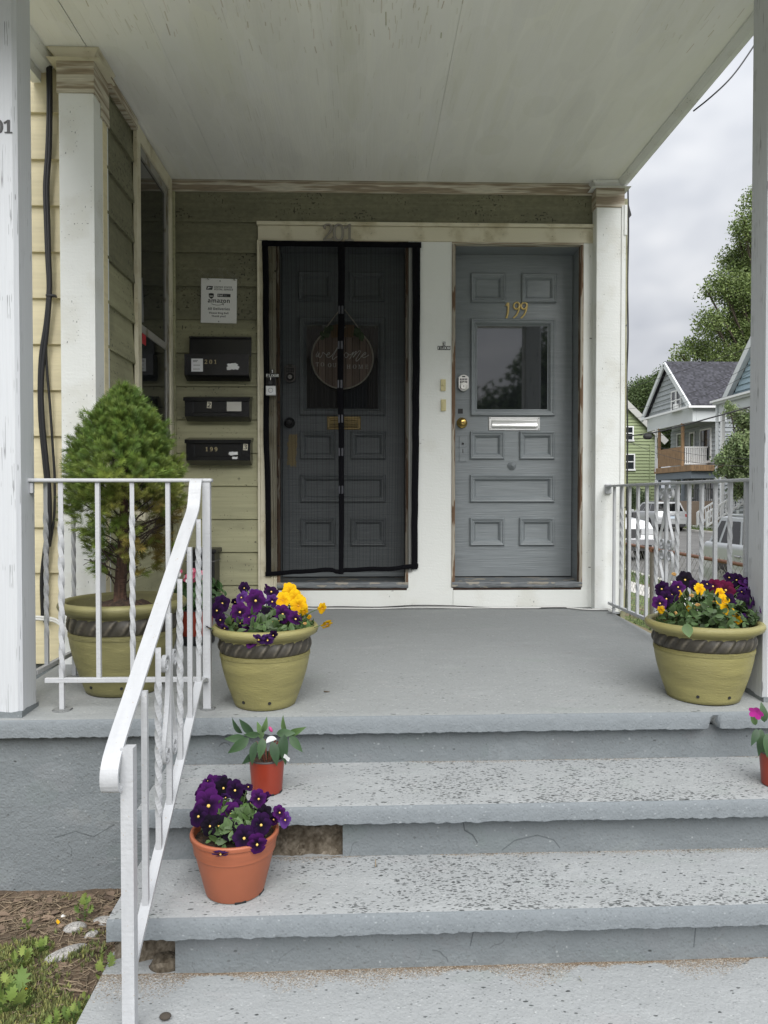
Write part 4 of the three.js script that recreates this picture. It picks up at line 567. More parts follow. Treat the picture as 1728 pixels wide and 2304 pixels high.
{ // cables
  const cbl = std(lin(0.012, 0.012, 0.014), 0.4), grey = std(lin(0.35, 0.35, 0.34), 0.5), wht = std(lin(0.66, 0.66, 0.64), 0.5), zw = zFrontWall + 0.03;
  const W = (pts, z) => pts.map(p => onZ(p[0], p[1], p[2] ?? z));
  lone('cable', tube(W([[109, 150], [110, 240], [107, 340], [102, 420], [104, 500], [107, 580], [110, 650], [104, 725], [93, 800], [90, 870], [92, 950], [100, 1035], [106, 1100], [108, 1180], [101, 1240], [95, 1300], [97, 1390]], zw + 0.01), 0.0105, 80, 8), cbl, 'thick black cable hanging down the yellow siding by the white post', 'cable');
  lone('cable', tube(W([[113, 150], [114, 240], [112, 340], [107, 420], [109, 500], [111, 580], [113, 650], [106, 745], [97, 820], [94, 880], [97, 950], [105, 1035], [111, 1100], [112, 1180], [106, 1240], [101, 1300], [102, 1400]], zw + 0.012), 0.009, 80, 8), cbl, 'black cable running tight beside the thick one on the siding', 'cable');
  lone('cable', tube(W([[111, 690], [104, 760], [105, 820], [112, 905], [119, 1010], [123, 1075], [122, 1160], [112, 1230]], zw + 0.004), 0.0055, 60, 6), cbl, 'thin black cable bowing away from the two thick ones', 'cable');
  const tie = thing('cable_tie', 'black cable clip nailed to the yellow siding', 'cable clip', onZ(114, 665, zw + 0.016).toArray()); part(tie, 'strap', bx(-0.02, 0.016, -0.005, 0.005, -0.014, 0.006, 0.002), cbl); part(tie, 'nail', bx(0.015, 0.022, -0.006, 0.004, -0.016, 0.004, 0.002), cbl);
  for (const [k, dy] of [[0, 0], [1, 5]]) lone('hose', tube(W([[80, 1388 + dy, zw + 0.02], [108, 1390 + dy, zw + 0.05], [132, 1398 + dy, zw + 0.12], [152, 1420 + dy, zw + 0.14], [162, 1450 + dy, zw + 0.14], [164, 1492, zw + 0.14]], 0), 0.006, 40, 7), wht, k ? 'lower of two white hoses bending round the pilaster foot' : 'upper of two white hoses bending round the pilaster foot', 'hose');
  const zf = 0.035, base = [[600, 1358], [700, 1367], [760, 1366], [850, 1367], [940, 1363], [1030, 1365], [1110, 1370], [1200, 1371], [1290, 1378], [1340, 1383], [1400, 1378]];
  const labs = ['grey wire lying along the foot of the white baseboard', 'white wire drooping along the foot of the baseboard', 'dark wire pushed against the foot of the baseboard', 'pale wire looping past the railing foot by the baseboard'];
  [[grey, 0, 0.004, 0], [wht, 5, 0.0038, 1], [cbl, -2, 0.003, 2], [wht, 2, 0.0035, 3]].forEach(([m, dy, r, s]) => lone('wire', tube(base.map(([x, y], i) => { const q = onFloor(x, Math.max(y + 4 + (i % 3 === s % 3 ? dy : dy * 0.4), 1370)); return V(q.x, Math.max(floorY(0.05) + r + 0.002, onZ(x, y + dy, 0.04).y), 0.032 + r * 1.2 + s * 0.006 + 0.02 * noise3(x * 0.02, s * 7, 1) + (i > 8 ? 0.07 : 0)); }), r, 90, 6), m, labs[s], 'wire'));
}
// ================================================================ white iron railings
const iron = std(undefined, 0.42, { map: dataTex(256, 512, (u, v) => { const n = tfbm(u, v, 20, 12, 201, 4), ru = step(0.965, 0.985, tnoise(u * 60, v * 110, 60, 110, 205)), k = 0.96 + 0.06 * n; return ru > 0.4 ? [150, 128, 104] : [181 * k, 183 * k, 186 * k]; }, true, [0.25, 0.6]), bumpMap: B.paint, bumpScale: 0.0012 });
const rustPlate = std(lin(0.25, 0.26, 0.26), 0.7, { bumpMap: B.stucco, bumpScale: 0.003 });
// square bar from the origin up; its middle may be twisted
function barGeo(h, w, turns, from = 0.16, to = 0.84) {
  const n = turns ? 56 : 1, pos = [], idx = [];
  for (let i = 0; i <= n; i++) { const t = i / n, a = turns ? turns * Math.PI * 2 * clamp((t - from) / (to - from)) : 0; for (let k = 0; k < 4; k++) { const q = a + Math.PI / 4 + k * Math.PI / 2, r = w * 0.7071; pos.push(Math.cos(q) * r, t * h, Math.sin(q) * r); } }
  for (let i = 0; i < n; i++) for (let k = 0; k < 4; k++) { const a = i * 4 + k, b = i * 4 + (k + 1) % 4; idx.push(a, a + 4, b, b, a + 4, b + 4); }
  idx.push(0, 1, 2, 0, 2, 3); const e = n * 4; idx.push(e, e + 2, e + 1, e, e + 3, e + 2); return boxUV(toCreasedNormals(mk(pos, idx), 0.5));
}
const bars = {}; const bar = (h, w, turns) => bars[`${h.toFixed(3)}|${w}|${turns}`] ??= barGeo(h, w, turns);
function baluster(t, p, y0, y1, twisted, w = 0.0135, name = 'baluster') { const m = part(t, name, bar(y1 - y0, w, twisted ? 2.2 : 0), iron); m.position.set(p.x, y0, p.z); return m; }
// lyre of scrolled flat iron in the x-y plane, mirrored about x = 0; hgt tall, top scrolls turned outwards, foot scrolls inwards
function lyrePts(hgt, wid) {
  const pts = [], H = hgt, W = wid; const sp = (cx, cy, r0, r1, a0, a1, n) => { for (let i = 0; i <= n; i++) { const q = i / n, a = lerp(a0, a1, q), r = lerp(r0, r1, q); pts.push([cx + Math.cos(a) * r, cy + Math.sin(a) * r]); } };
  sp(W * 0.62, H * 0.93, W * 0.1, W * 0.46, -Math.PI * 2.4, -Math.PI * -1 - Math.PI * 0 - 0, 22);
  for (const q of [[W * 0.14, H * 0.8], [W * 0.22, H * 0.62], [W * 0.6, H * 0.38], [W * 0.98, H * 0.2], [W * 0.98, H * 0.11]]) pts.push(q);
  sp(W * 0.55, H * 0.085, W * 0.42, W * 0.1, -0.2, -Math.PI * 3.1, 22);
  return pts;
}
function lyre(t, origin, axis, hgt, wid, flip, off) { // axis: horizontal direction of the railing
  const side = axis.clone().cross(V(0, 1, 0)).normalize();
  for (const s of [-1, 1]) { const c = new THREE.CatmullRomCurve3(lyrePts(hgt, wid).map(([a, b]) => origin.clone().addScaledVector(axis, s * (a + off)).add(V(0, flip ? hgt - b : b, 0)))); part(t, 'scroll', ribbon(c.getPoints(90), 0.013, 0.0045, side), iron); }
}
function footPlate(t, p, r = 0.03) { const g = new THREE.CylinderGeometry(r, r * 1.1, 0.005, 14); const q = g.attributes.position; for (let i = 0; i < q.count; i++) { q.setX(i, q.getX(i) * (0.9 + 0.3 * noise3(i, 3, 1))); } g.computeVertexNormals(); const m = part(t, 'foot_plate', g, rustPlate); m.position.copy(p).add(V(0, 0.0025, 0)); }
const yRail = 0.69 - K * (0.69 - 0.743), yLow = 0.69 - K * (0.69 - 0.10);
function capRail(t, a, b, name = 'top_rail') { const d = b.clone().sub(a), L_ = d.length(), g = new RoundedBoxGeometry(L_, 0.013, 0.034, 2, 0.005); const m = part(t, name, boxUV(g), iron); m.position.copy(a).lerp(b, 0.5); m.rotation.y = -Math.atan2(d.z, d.x); m.rotation.z = Math.atan2(d.y, Math.hypot(d.x, d.z)); return m; }
function lowRail(t, a, b) { const d = b.clone().sub(a), L_ = d.length(), g = new RoundedBoxGeometry(L_, 0.017, 0.017, 1, 0.002); const m = part(t, 'bottom_rail', boxUV(g), iron); m.position.copy(a).lerp(b, 0.5); m.rotation.y = -Math.atan2(d.z, d.x); return m; }
{ // across the front, from the post to the stair
  const t = thing('railing', 'white iron railing across the porch front, before the potted spruce', 'railing'), z = S(0, 2.42, 0).z, X = px => onZ(px, 1300, z).x, x0 = S(-1.075, 2.42, 0).x, x1 = X(466);
  capRail(t, V(x0, yRail, z), V(x1 + 0.02, yRail, z)); lowRail(t, V(X(100), yLow, z), V(x1, yLow, z));
  baluster(t, V(X(138), 0, z), floorY(z), yRail - 0.005, true, 0.0155); for (const [px, tw] of [[221.5, false], [298, true], [379, false]]) baluster(t, V(X(px), 0, z), yLow, yRail - 0.005, tw, 0.0145);
  baluster(t, V(x1, 0, z), floorY(z), yRail - 0.004, false, 0.026, 'newel'); footPlate(t, V(X(138), floorY(z), z)); footPlate(t, V(x1, floorY(z), z), 0.024);
  part(t, 'bracket', bx(x0 + 0.006, x0 + 0.018, yRail - 0.045, yRail - 0.008, z - 0.008, z + 0.008, 0.002), iron);
}
{ // between the front post and the pilaster
  const t = thing('railing', 'short white iron railing behind the front post, beside the yellow siding', 'railing'), x = -1.175, za = S(0, 2.46, 0).z - 0.03, zb = 4.565 - 3.235;
  capRail(t, V(x, yRail + 0.003, za), V(x, yRail + 0.003, zb)); lowRail(t, V(x, yLow + 0.01, za), V(x, yLow + 0.01, zb + 0.03));
  for (const px of [104, 166]) { const p = onX(px, 1300, x); baluster(t, p, px > 150 ? floorY(p.z) : yLow + 0.01, yRail, true); if (px > 150) footPlate(t, V(x, floorY(p.z), p.z), 0.028); }
}
{ // right side of the porch
  const t = thing('railing', 'white iron railing with a scrolled lyre ornament, seen against the street', 'railing'), x = 1.36 * K, D = i => (4.03 - 0.117 * i) * K, Z = i => 4.565 - D(i);
  capRail(t, V(x, yRail + 0.008, 0.1), V(x, yRail + 0.008, Z(12) + 0.12)); lowRail(t, V(x, yLow, 0.125), V(x, yLow, Z(12) + 0.12));
  for (let i = 0; i < 13; i++) baluster(t, V(x, 0, Z(i)), i === 0 || i === 12 ? floorY(Z(i)) + 0.0 : yLow, yRail + 0.004, i % 2 === 1, 0.0145);
  footPlate(t, V(x, floorY(Z(0)), Z(0))); footPlate(t, V(x, floorY(Z(12)), Z(12)));
  const o = V(x, 0, Z(6)), ax = V(0, 0, 1); lyre(t, o.clone().setY(0.437), ax, 0.285, 0.072, false, 0.006); lyre(t, o.clone().setY(0.14), ax, 0.285, 0.072, true, 0.006);
  part(t, 'bracket', bx(x - 0.02, x + 0.02, yRail - 0.04, yRail + 0.02, 0.091, 0.11, 0.006), iron);
}
{ // stair handrail
  const t = thing('handrail', 'white iron stair handrail with a curled lower end and scrolls', 'handrail'), xb = -0.513, xc = -0.537;
  const P = (x, d, y) => S(x, d, y), cap = [P(xc, 2.425, 0.744), P(xc, 2.40, 0.742), P(xc, 2.385, 0.72), P(xc, 2.375, 0.69), P(xc, 2.355, 0.652)];
  for (let i = 1; i <= 8; i++) cap.push(P(xc, lerp(2.355, 1.64, i / 8), lerp(0.652, 0.172, i / 8)));
  for (const [d, y] of [[1.61, 0.15], [1.59, 0.132], [1.576, 0.11], [1.574, 0.088], [1.582, 0.07], [1.596, 0.064], [1.606, 0.074]]) cap.push(P(xc, d, y));
  const cc = new THREE.CatmullRomCurve3(cap).getPoints(110); part(t, 'cap', ribbon(cc, 0.041, 0.009, V(1, 0, 0)), iron);
  const lowY = d => lerp(-0.358, 0.116, (d - 1.613) / (2.319 - 1.613)), capY = d => lerp(0.152, 0.645, (d - 1.613) / (2.35 - 1.613));
  part(t, 'bottom_rail', ribbon([P(xb, 2.404, 0.1), P(xb, 2.37, 0.112), P(xb, 2.319, lowY(2.319)), P(xb, 2.0, lowY(2.0)), P(xb, 1.613, lowY(1.613))], 0.026, 0.011, V(1, 0, 0)), iron);
  [1.747, 1.862, 1.966, 2.082, 2.203, 2.319].forEach((d, i) => { const a = P(xb, d, lowY(d)), b = P(xb, d, capY(d) - 0.004); baluster(t, a, a.y, b.y, [false, true, false, true, false, true][i], i === 2 ? 0.015 : 0.0145); });
  const n0 = P(xb + 0.004, 1.613, 0), nb = P(xb, 1.613, capY(1.613)); baluster(t, n0, YS - 0.01, nb.y, false, 0.029, 'newel'); footPlate(t, V(n0.x, YS - 0.004, n0.z), 0.04);
  const o = P(xb, 1.966, 0.0); lyre(t, V(o.x, o.y + 0.0, o.z), V(0, -0.0, 1), 0.3, 0.06, false, 0.006);
}
// ================================================================ pots and plants
const potGreen = (s) => std(undefined, 0.5, { map: dataTex(512, 512, (u, v) => { const n = tfbm(u, v, 6, 8, s, 4), c = step(0.94, 0.975, tnoise(u * 150, v * 110, 150, 110, s + 3)) * step(0.42, 0.6, tfbm(u, v, 6, 6, s + 5, 3)), k = 0.84 + 0.28 * n; return [lerp(140 * k, 200, c * 0.6), lerp(134 * k, 192, c * 0.6), lerp(86 * k, 160, c * 0.6)]; }, true, [1, 1]), bumpMap: B.stucco, bumpScale: 0.0015 });
const bandMat = std(undefined, 0.5, { vertexColors: true });
const soilMat = std(undefined, 1, { map: dataTex(256, 256, (u, v) => { const n = tfbm(u, v, 20, 20, 301, 4), k = 26 + 60 * n; return [k * 1.05, k * 0.8, k * 0.62]; }, true, [0.2, 0.2]), bumpMap: B.stucco, bumpScale: 0.01 });
// glazed planter: rounded lip, dark band of twisted rope in relief, tapering body with drain holes
function planter(x, y, z, R, r, H, label, seed, tilt = 0, hue) {
  const t = thing('planter', label, 'planter', [x, y, z], seed * 1.7, 'olive glazed planters'); const m = potGreen(seed * 10); if (hue) m.color = hue;
  const yb = H * 0.62, yt = H * 0.845, ra = R * 0.835, rb = R * 0.845;
  const body = []; for (let i = 0; i <= 14; i++) { const q = i / 14; body.push([r + (ra - r) * Math.sin(q * 1.25) / Math.sin(1.25), q * yb]); } body.unshift([0, 0.001], [r * 0.93, 0]);
  const bg = lathe(body, 64); part(t, 'body', bg, m);
  const ridges = []; for (let i = 0; i <= 18; i++) ridges.push([ra + 0.0022 * (0.5 + 0.5 * Math.cos(i / 18 * Math.PI * 6)), yb + (i / 18) * H * 0.045]); part(t, 'ridge_ring', lathe([[ra - 0.004, yb - 0.001], ...ridges, [ra - 0.003, yb + H * 0.047]], 64), m);
  { const n = 168, k = 16, pos = [], idx = [], col = [], y0 = yb + H * 0.045, rep = 22; // the rope
    for (let j = 0; j <= k; j++) for (let i = 0; i <= n; i++) { const a = i / n * Math.PI * 2, q = j / k, e = Math.sin(q * Math.PI), ph = a * rep + (q - 0.5) * 4.2, s = Math.pow(0.5 + 0.5 * Math.sin(ph + 0.8 * Math.sin(ph)), 0.8), wave = Math.sin(a * rep / 2) * 0.0, h = 0.010 * e ** 0.6 * s + 0.002 * e, rr = lerp(ra, rb, q) - 0.004 + h; pos.push(Math.cos(a) * rr, lerp(y0, yt, q), Math.sin(a) * rr); const w = clamp((s - 0.75) * 3) * e, g = 0.022 + 0.03 * fbm(a * 9, q * 3, seed) + 0.2 * w * fbm(a * 20, q * 6, seed + 3); col.push(g * 1.12, g * 0.98, g * 0.74); }
    for (let j = 0; j < k; j++) for (let i = 0; i < n; i++) { const a = j * (n + 1) + i; idx.push(a, a + n + 1, a + 1, a + 1, a + n + 1, a + n + 2); } part(t, 'rope_band', mk(pos, idx, null, col), bandMat); }
  const rim = [[rb - 0.003, yt], [rb + 0.004, yt + 0.002], [R * 0.9, yt + H * 0.03], [R * 0.975, yt + H * 0.055], [R, H * 0.94], [R * 0.995, H * 0.965], [R * 0.97, H * 0.99], [R * 0.93, H], [R * 0.885, H * 0.99], [R * 0.86, H * 0.965], [R * 0.84, H * 0.86], [R * 0.8, H * 0.7]]; part(t, 'rim', lathe(rim, 72), m);
  const hole = disc(0.0055, 0.004, 12); for (const a of [-0.55, 0.25, 2.3, 3.4]) { const rr = r + (ra - r) * Math.sin(0.16 * 1.25) / Math.sin(1.25) + 0.0006, h = part(t, 'drain_hole', hole, M.black); const b = Math.PI / 2 - a - t.rotation.y * -1 - 2 * t.rotation.y * 0; h.position.set(Math.cos(b) * rr, H * 0.1, Math.sin(b) * rr); h.rotation.y = Math.PI / 2 - b; }
  const sg = new THREE.CircleGeometry(R * 0.845, 40, 0); sg.rotateX(-Math.PI / 2); sg.translate(0, H * 0.86, 0); part(t, 'soil', boxUV(sg), soilMat);
  t.rotation.x = tilt; return t;
}
// ---------------------------------------------------------------- pansies
const petalMat = phys(0xffffff, 0.85, { vertexColors: true, side: THREE.DoubleSide, specularIntensity: 0.25 }), eyeMat = std(lin(0.75, 0.5, 0.12), 0.6), yolk = std(lin(0.55, 0.25, 0.01), 0.6);
const hues = { dark: [[0.018, 0.003, 0.032], [0.004, 0.0015, 0.008]], purple: [[0.05, 0.006, 0.075], [0.009, 0.002, 0.015]], violet: [[0.085, 0.03, 0.16], [0.03, 0.008, 0.06]], magenta: [[0.085, 0.005, 0.03], [0.035, 0.003, 0.012]], black: [[0.006, 0.003, 0.010], [0.003, 0.002, 0.004]], yellow: [[0.62, 0.37, 0.006], [0.52, 0.25, 0.004]], dry: [[0.42, 0.26, 0.10], [0.3, 0.16, 0.05]] };
function petal(hue, w, h, seed) { // a fan from the origin along +y, cupped
  const [o, i] = hues[hue], n = 11, m = 4, pos = [0, 0, 0], col = [...i], idx = [];
  for (let j = 1; j <= m; j++) for (let k = 0; k <= n; k++) { const q = j / m, a = lerp(-1.25, 1.25, k / n), sh = Math.cos(a * 0.62), rr = q * (0.82 + 0.18 * Math.cos(a)) * (j === m ? 0.94 + 0.12 * hash3(k, seed, 3) : 1); pos.push(Math.sin(a) * w * rr * 0.62 / 0.95, Math.max(0, Math.cos(a * 0.9)) * h * rr * sh + 0.1 * h * q, 0.16 * h * Math.sin(q * 2.2) - 0.1 * h * q * q + 0.05 * h * Math.sin(a * 4 + seed) * q); const f = step(0.25, 0.95, q); col.push(...o.map((c, z) => lerp(i[z], c, f) * (0.85 + 0.3 * hash3(k, j, seed)))); }
  for (let k = 0; k < n; k++) idx.push(0, 1 + k, 2 + k); for (let j = 0; j < m - 1; j++) for (let k = 0; k < n; k++) { const a = 1 + j * (n + 1) + k; idx.push(a, a + n + 1, a + 1, a + 1, a + n + 1, a + n + 2); }
  return mk(pos, idx, null, col);
}
const flowerGeo = {};
function pansyGeo(hue, v) {
  return flowerGeo[hue + v] ??= merge([[0.42, 1.05, 1.0, -0.004], [-0.42, 1.05, 1.0, -0.004], [1.5, 1.0, 0.92, 0.0], [-1.5, 1.0, 0.92, 0.0], [Math.PI, 1.35, 0.98, 0.003]].map(([rz, w, h, z], i) => { const g = petal(hue, 0.026 * w, 0.026 * h, v * 10 + i); g.rotateZ(-rz); g.translate(0, 0, z + 0.002 * hash3(i, v, 9)); return g; }));
}
const leafy = { a: std(undefined, 0.6, { vertexColors: true, side: THREE.DoubleSide }) };
function leafGeo(l, w, bend, c0, c1, n = 6) { // one leaf along +y, folded on its midrib
  const pos = [], col = [], idx = []; for (let i = 0; i <= n; i++) { const q = i / n, a = Math.sin(Math.PI * Math.pow(q, 0.8)) * w / 2, z = -bend * q * q; for (const s of [-1, 0, 1]) { pos.push(s * a, q * l, z + (s ? 0.18 * a : 0)); const k = s ? 1 : 0.8; col.push(lerp(c0[0], c1[0], q) * k, lerp(c0[1], c1[1], q) * k, lerp(c0[2], c1[2], q) * k); } }
  for (let i = 0; i < n; i++) for (let k = 0; k < 2; k++) { const a = i * 3 + k; idx.push(a, a + 1, a + 3, a + 1, a + 4, a + 3); } return mk(pos, idx, null, col);
}
function foliage(t, r, count, place, base, sizes) { // many small leaves of one plant, joined
  const out = []; for (let i = 0; i < count; i++) { const [p, dir] = place(r), s = lerp(sizes[0], sizes[1], r()), k = 0.7 + r() * 0.7, c = base.map(v => v * k), g = leafGeo(s, s * (0.5 + r() * 0.3), s * (0.2 + r() * 0.4), c.map(v => v * 0.8), c, 3); const o = new THREE.Object3D(); o.position.copy(p); o.up.set(r() - 0.5, 1, r() - 0.5); o.lookAt(p.clone().add(dir)); o.rotateX(-0.4 + r() * 1.9); o.rotateZ((r() - 0.5) * 3); o.updateMatrix(); g.applyMatrix4(o.matrix); out.push(g); }
  part(t, 'foliage', merge(out), leafy.a).userData.kind = 'stuff';
}
const stemMat = std(lin(0.07, 0.12, 0.03), 0.6);
function pansies(t, c, list0, r, extra = 0) { // list of [px, py, depth, hue, size, yaw, pitch]; extra blooms half hidden behind the listed ones
  const list = [...list0], src = list0.filter(f => f[3] !== 'yellow' && f[3] !== 'dry'); for (let i = 0; i < extra; i++) { const f = src[Math.floor(r() * src.length)]; list.push([f[0] + (r() - 0.5) * 34, f[1] + (r() - 0.3) * 22, f[2] + 0.02 + 0.02 * r(), r() < 0.25 ? 'violet' : r() < 0.5 ? 'purple' : 'dark', 0.45 + 0.35 * r(), (r() - 0.5) * 1.6, (r() - 0.4) * 1.6]); }
  for (const [px, py, d, hue, s = 1, yaw = 0, pitch = 0] of list) {
    const p = atD(px, py, d), v = Math.floor(r() * 3), m = part(t, 'flower', pansyGeo(hue, v), petalMat); m.position.copy(p).sub(t.position); m.rotation.order = 'YXZ'; m.rotation.set(-0.25 + pitch + (r() - 0.5) * 0.3, yaw + (r() - 0.5) * 0.5 - p.x * 0.2, (r() - 0.5) * 0.7); m.scale.setScalar(s * 1.22);
    if (hue === 'dry') { m.scale.set(s * 0.7, s * 0.5, s * 2.2); continue; }
    const e = part(m, 'eye', eyeG, hue === 'yellow' ? yolk : eyeMat); e.position.set(0, -0.001, 0.005);
    const q = m.position, b = V(lerp(q.x, 0, 0.55), q.y - 0.07, lerp(q.z, 0, 0.6)); b.y = Math.max(b.y, c); part(t, 'stem', tube([b, V(lerp(q.x, b.x, 0.3), q.y - 0.012, lerp(q.z, b.z, 0.3) - 0.004), q.clone().add(V(0, -0.002, -0.004))], 0.0014, 6, 4), stemMat);
  }
}
const eyeG = new THREE.SphereGeometry(0.0032, 8, 6);
const bowl = (R, h) => r => { const a = r() * 6.283, q = Math.sqrt(r()) * R, p = V(Math.cos(a) * q, h * (0.15 + 0.85 * r()) * (1.05 - (q / R) ** 2 * 0.5), Math.sin(a) * q); return [p, V(Math.cos(a), 0.6 + r(), Math.sin(a))]; };

// planter by the stair
const centre = (p, px, r) => onZ(px, 1500, p.z - r).x;
const pa = onFloor(596, 1602); const PA = { x: centre(pa, 597, 0.107), z: pa.z - 0.107, R: 0.19, H: 0.285 }; planter(PA.x, floorY(PA.z), PA.z, PA.R, 0.107, PA.H, 'olive planter with purple and yellow pansies at the head of the stair', 1);
{
  const r = mulberry(101), y = floorY(PA.z) + PA.H * 0.86, t = thing('pansy_plant', 'purple pansies with one yellow cluster, in the planter by the handrail', 'flowers', [PA.x, y, PA.z]), d0 = 4.565 - PA.z;
  const B_ = bowl(0.155, 0.085); foliage(t, r, 420, B_, [0.055, 0.10, 0.028], [0.018, 0.04]); foliage(t, r, 60, q => { const [p, d] = bowl(0.05, 0.06)(q); return [p.add(V(0.14, 0.0, 0.02)), d]; }, [0.06, 0.11, 0.03], [0.02, 0.036]);
  const D = (py) => d0 + 0.1 - 0.22 * clamp((py - 1318) / 110);
  const L_ = [[549, 1323, 'dark', 0.7], [575, 1333, 'violet', 0.75, 0.6, -0.8], [500, 1358, 'dark', 0.95], [489, 1374, 'dark', 0.9, -0.5], [497, 1395, 'dark', 0.7, -0.4], [575, 1352, 'purple', 1.25], [545, 1345, 'violet', 0.8, -0.7], [610, 1333, 'dark', 0.9, 0.3, -0.4], [612, 1352, 'violet', 0.8, 0.4, 0.7], [540, 1378, 'purple', 1.1, -0.2], [562, 1390, 'purple', 0.9], [584, 1396, 'dark', 0.85], [600, 1386, 'black', 0.95], [568, 1410, 'purple', 1.15, 0, 0.1], [541, 1400, 'violet', 0.75, -0.3, 0.9], [635, 1382, 'purple', 1.05, 0.1], [663, 1393, 'purple', 0.95, 0.45], [506, 1412, 'violet', 0.6, -0.5, 1.1], [628, 1395, 'violet', 0.55, 0, 1], [471, 1412, 'dark', 0.5, -1, 1.2], [609, 1415, 'violet', 0.6, 0.2, 1.1], [602, 1438, 'violet', 0.75, 0.2, 0.9], [583, 1437, 'violet', 0.7, -0.3, 1.0], [614, 1428, 'dark', 0.55, 0.5, 0.8], [637, 1351, 'yellow', 1.0, -0.1], [653, 1334, 'yellow', 1.0], [665, 1347, 'yellow', 1.0, 0.2], [672, 1362, 'yellow', 1.05, 0.2, 0.15], [684, 1375, 'yellow', 0.5, 0.4, 0.6], [650, 1322, 'yellow', 0.7, 0, -0.5], [724, 1368, 'yellow', 0.62, 0.8, 0.5], [735, 1404, 'yellow', 0.72, 0.5, 1.1], [668, 1384, 'yellow', 0.3, 0, 0.5], [616, 1400, 'dry', 0.35], [686, 1403, 'dry', 0.4], [696, 1388, 'yellow', 0.3, 0.5, 0.7]];
  pansies(t, -0.01, L_.map(([x, py, h, s, a, b]) => [x, py, py > 1420 ? d0 - 0.19 : D(py), h, s, a, b]), r, 14);
}
// planter by the far post
const pb = onFloor(1580, 1590); const PB = { x: centre(pb, 1582, 0.126), z: pb.z - 0.126, R: 0.208, H: 0.285 }; planter(PB.x, floorY(PB.z), PB.z, PB.R, 0.126, PB.H, 'olive planter with mixed pansies before the scrolled railing', 2);
{
  const r = mulberry(103), y = floorY(PB.z) + PB.H * 0.86, t = thing('pansy_plant', 'mixed dark purple, yellow and magenta pansies with dried heads, before the railing', 'flowers', [PB.x, y, PB.z]), d0 = 4.565 - PB.z;
  foliage(t, r, 620, bowl(0.175, 0.125), [0.05, 0.095, 0.026], [0.018, 0.042]); foliage(t, r, 90, q => { const [p, d] = bowl(0.09, 0.09)(q); return [p.add(V(0.13, 0.01, -0.02)), d]; }, [0.045, 0.085, 0.025], [0.02, 0.04]);
  const D = py => d0 + 0.11 - 0.2 * clamp((py - 1290) / 110);
  const L_ = [[1541, 1305, 'black', 1.05, 0, -0.1], [1490, 1325, 'dark', 0.9, -0.4], [1510, 1338, 'dark', 1.0], [1525, 1322, 'purple', 0.9, 0.2, -0.4], [1484, 1358, 'purple', 0.9, -0.2], [1499, 1347, 'dark', 0.9], [1562, 1318, 'dark', 0.7], [1574, 1326, 'yellow', 0.72, 0.2], [1590, 1316, 'dark', 0.8, 0, -0.5], [1605, 1320, 'magenta', 0.95, -0.2], [1632, 1328, 'magenta', 1.15, 0.3], [1620, 1335, 'yellow', 0.6, 0.3], [1626, 1353, 'yellow', 0.8], [1632, 1375, 'yellow', 0.75], [1643, 1385, 'yellow', 0.8, 0, 0.3], [1650, 1396, 'yellow', 0.9, 0.2, 0.3], [1638, 1350, 'dark', 0.8], [1640, 1300, 'dark', 0.7, 0.2, -0.3], [1657, 1305, 'dark', 0.8], [1675, 1312, 'purple', 0.9, 0.3, -0.4], [1685, 1318, 'violet', 0.8, 0.5, -0.2], [1668, 1330, 'violet', 0.6, 0, 0.8], [1673, 1358, 'dark', 1.05], [1700, 1340, 'dark', 1.2, 0.3], [1708, 1355, 'dark', 0.8, 0.4], [1720, 1375, 'purple', 0.8, 0.6], [1526, 1336, 'yellow', 0.45, 0, 0.6], [1554, 1368, 'yellow', 0.5, -0.4, 0.5], [1487, 1372, 'yellow', 0.45, -0.6, 0.7], [1516, 1292, 'dry', 0.55], [1600, 1352, 'dry', 0.6], [1590, 1360, 'dry', 0.55], [1570, 1362, 'dry', 0.6], [1518, 1379, 'dry', 0.55], [1604, 1378, 'dry', 0.5], [1672, 1388, 'violet', 0.5, 0, 0.9], [1556, 1340, 'dry', 0.5], [1490, 1366, 'dry', 0.45]];
  pansies(t, -0.01, L_.map(([x, py, h, s, a, b]) => [x, py, D(py), h, s, a, b]), r, 16);
  const big = part(t, 'leaf', leafGeo(0.05, 0.04, 0.01, [0.05, 0.1, 0.025], [0.07, 0.13, 0.035]), leafy.a); const p = atD(1546, 1402, d0 - 0.205); big.position.copy(p).sub(t.position); big.rotation.x = Math.PI - 0.2;
}
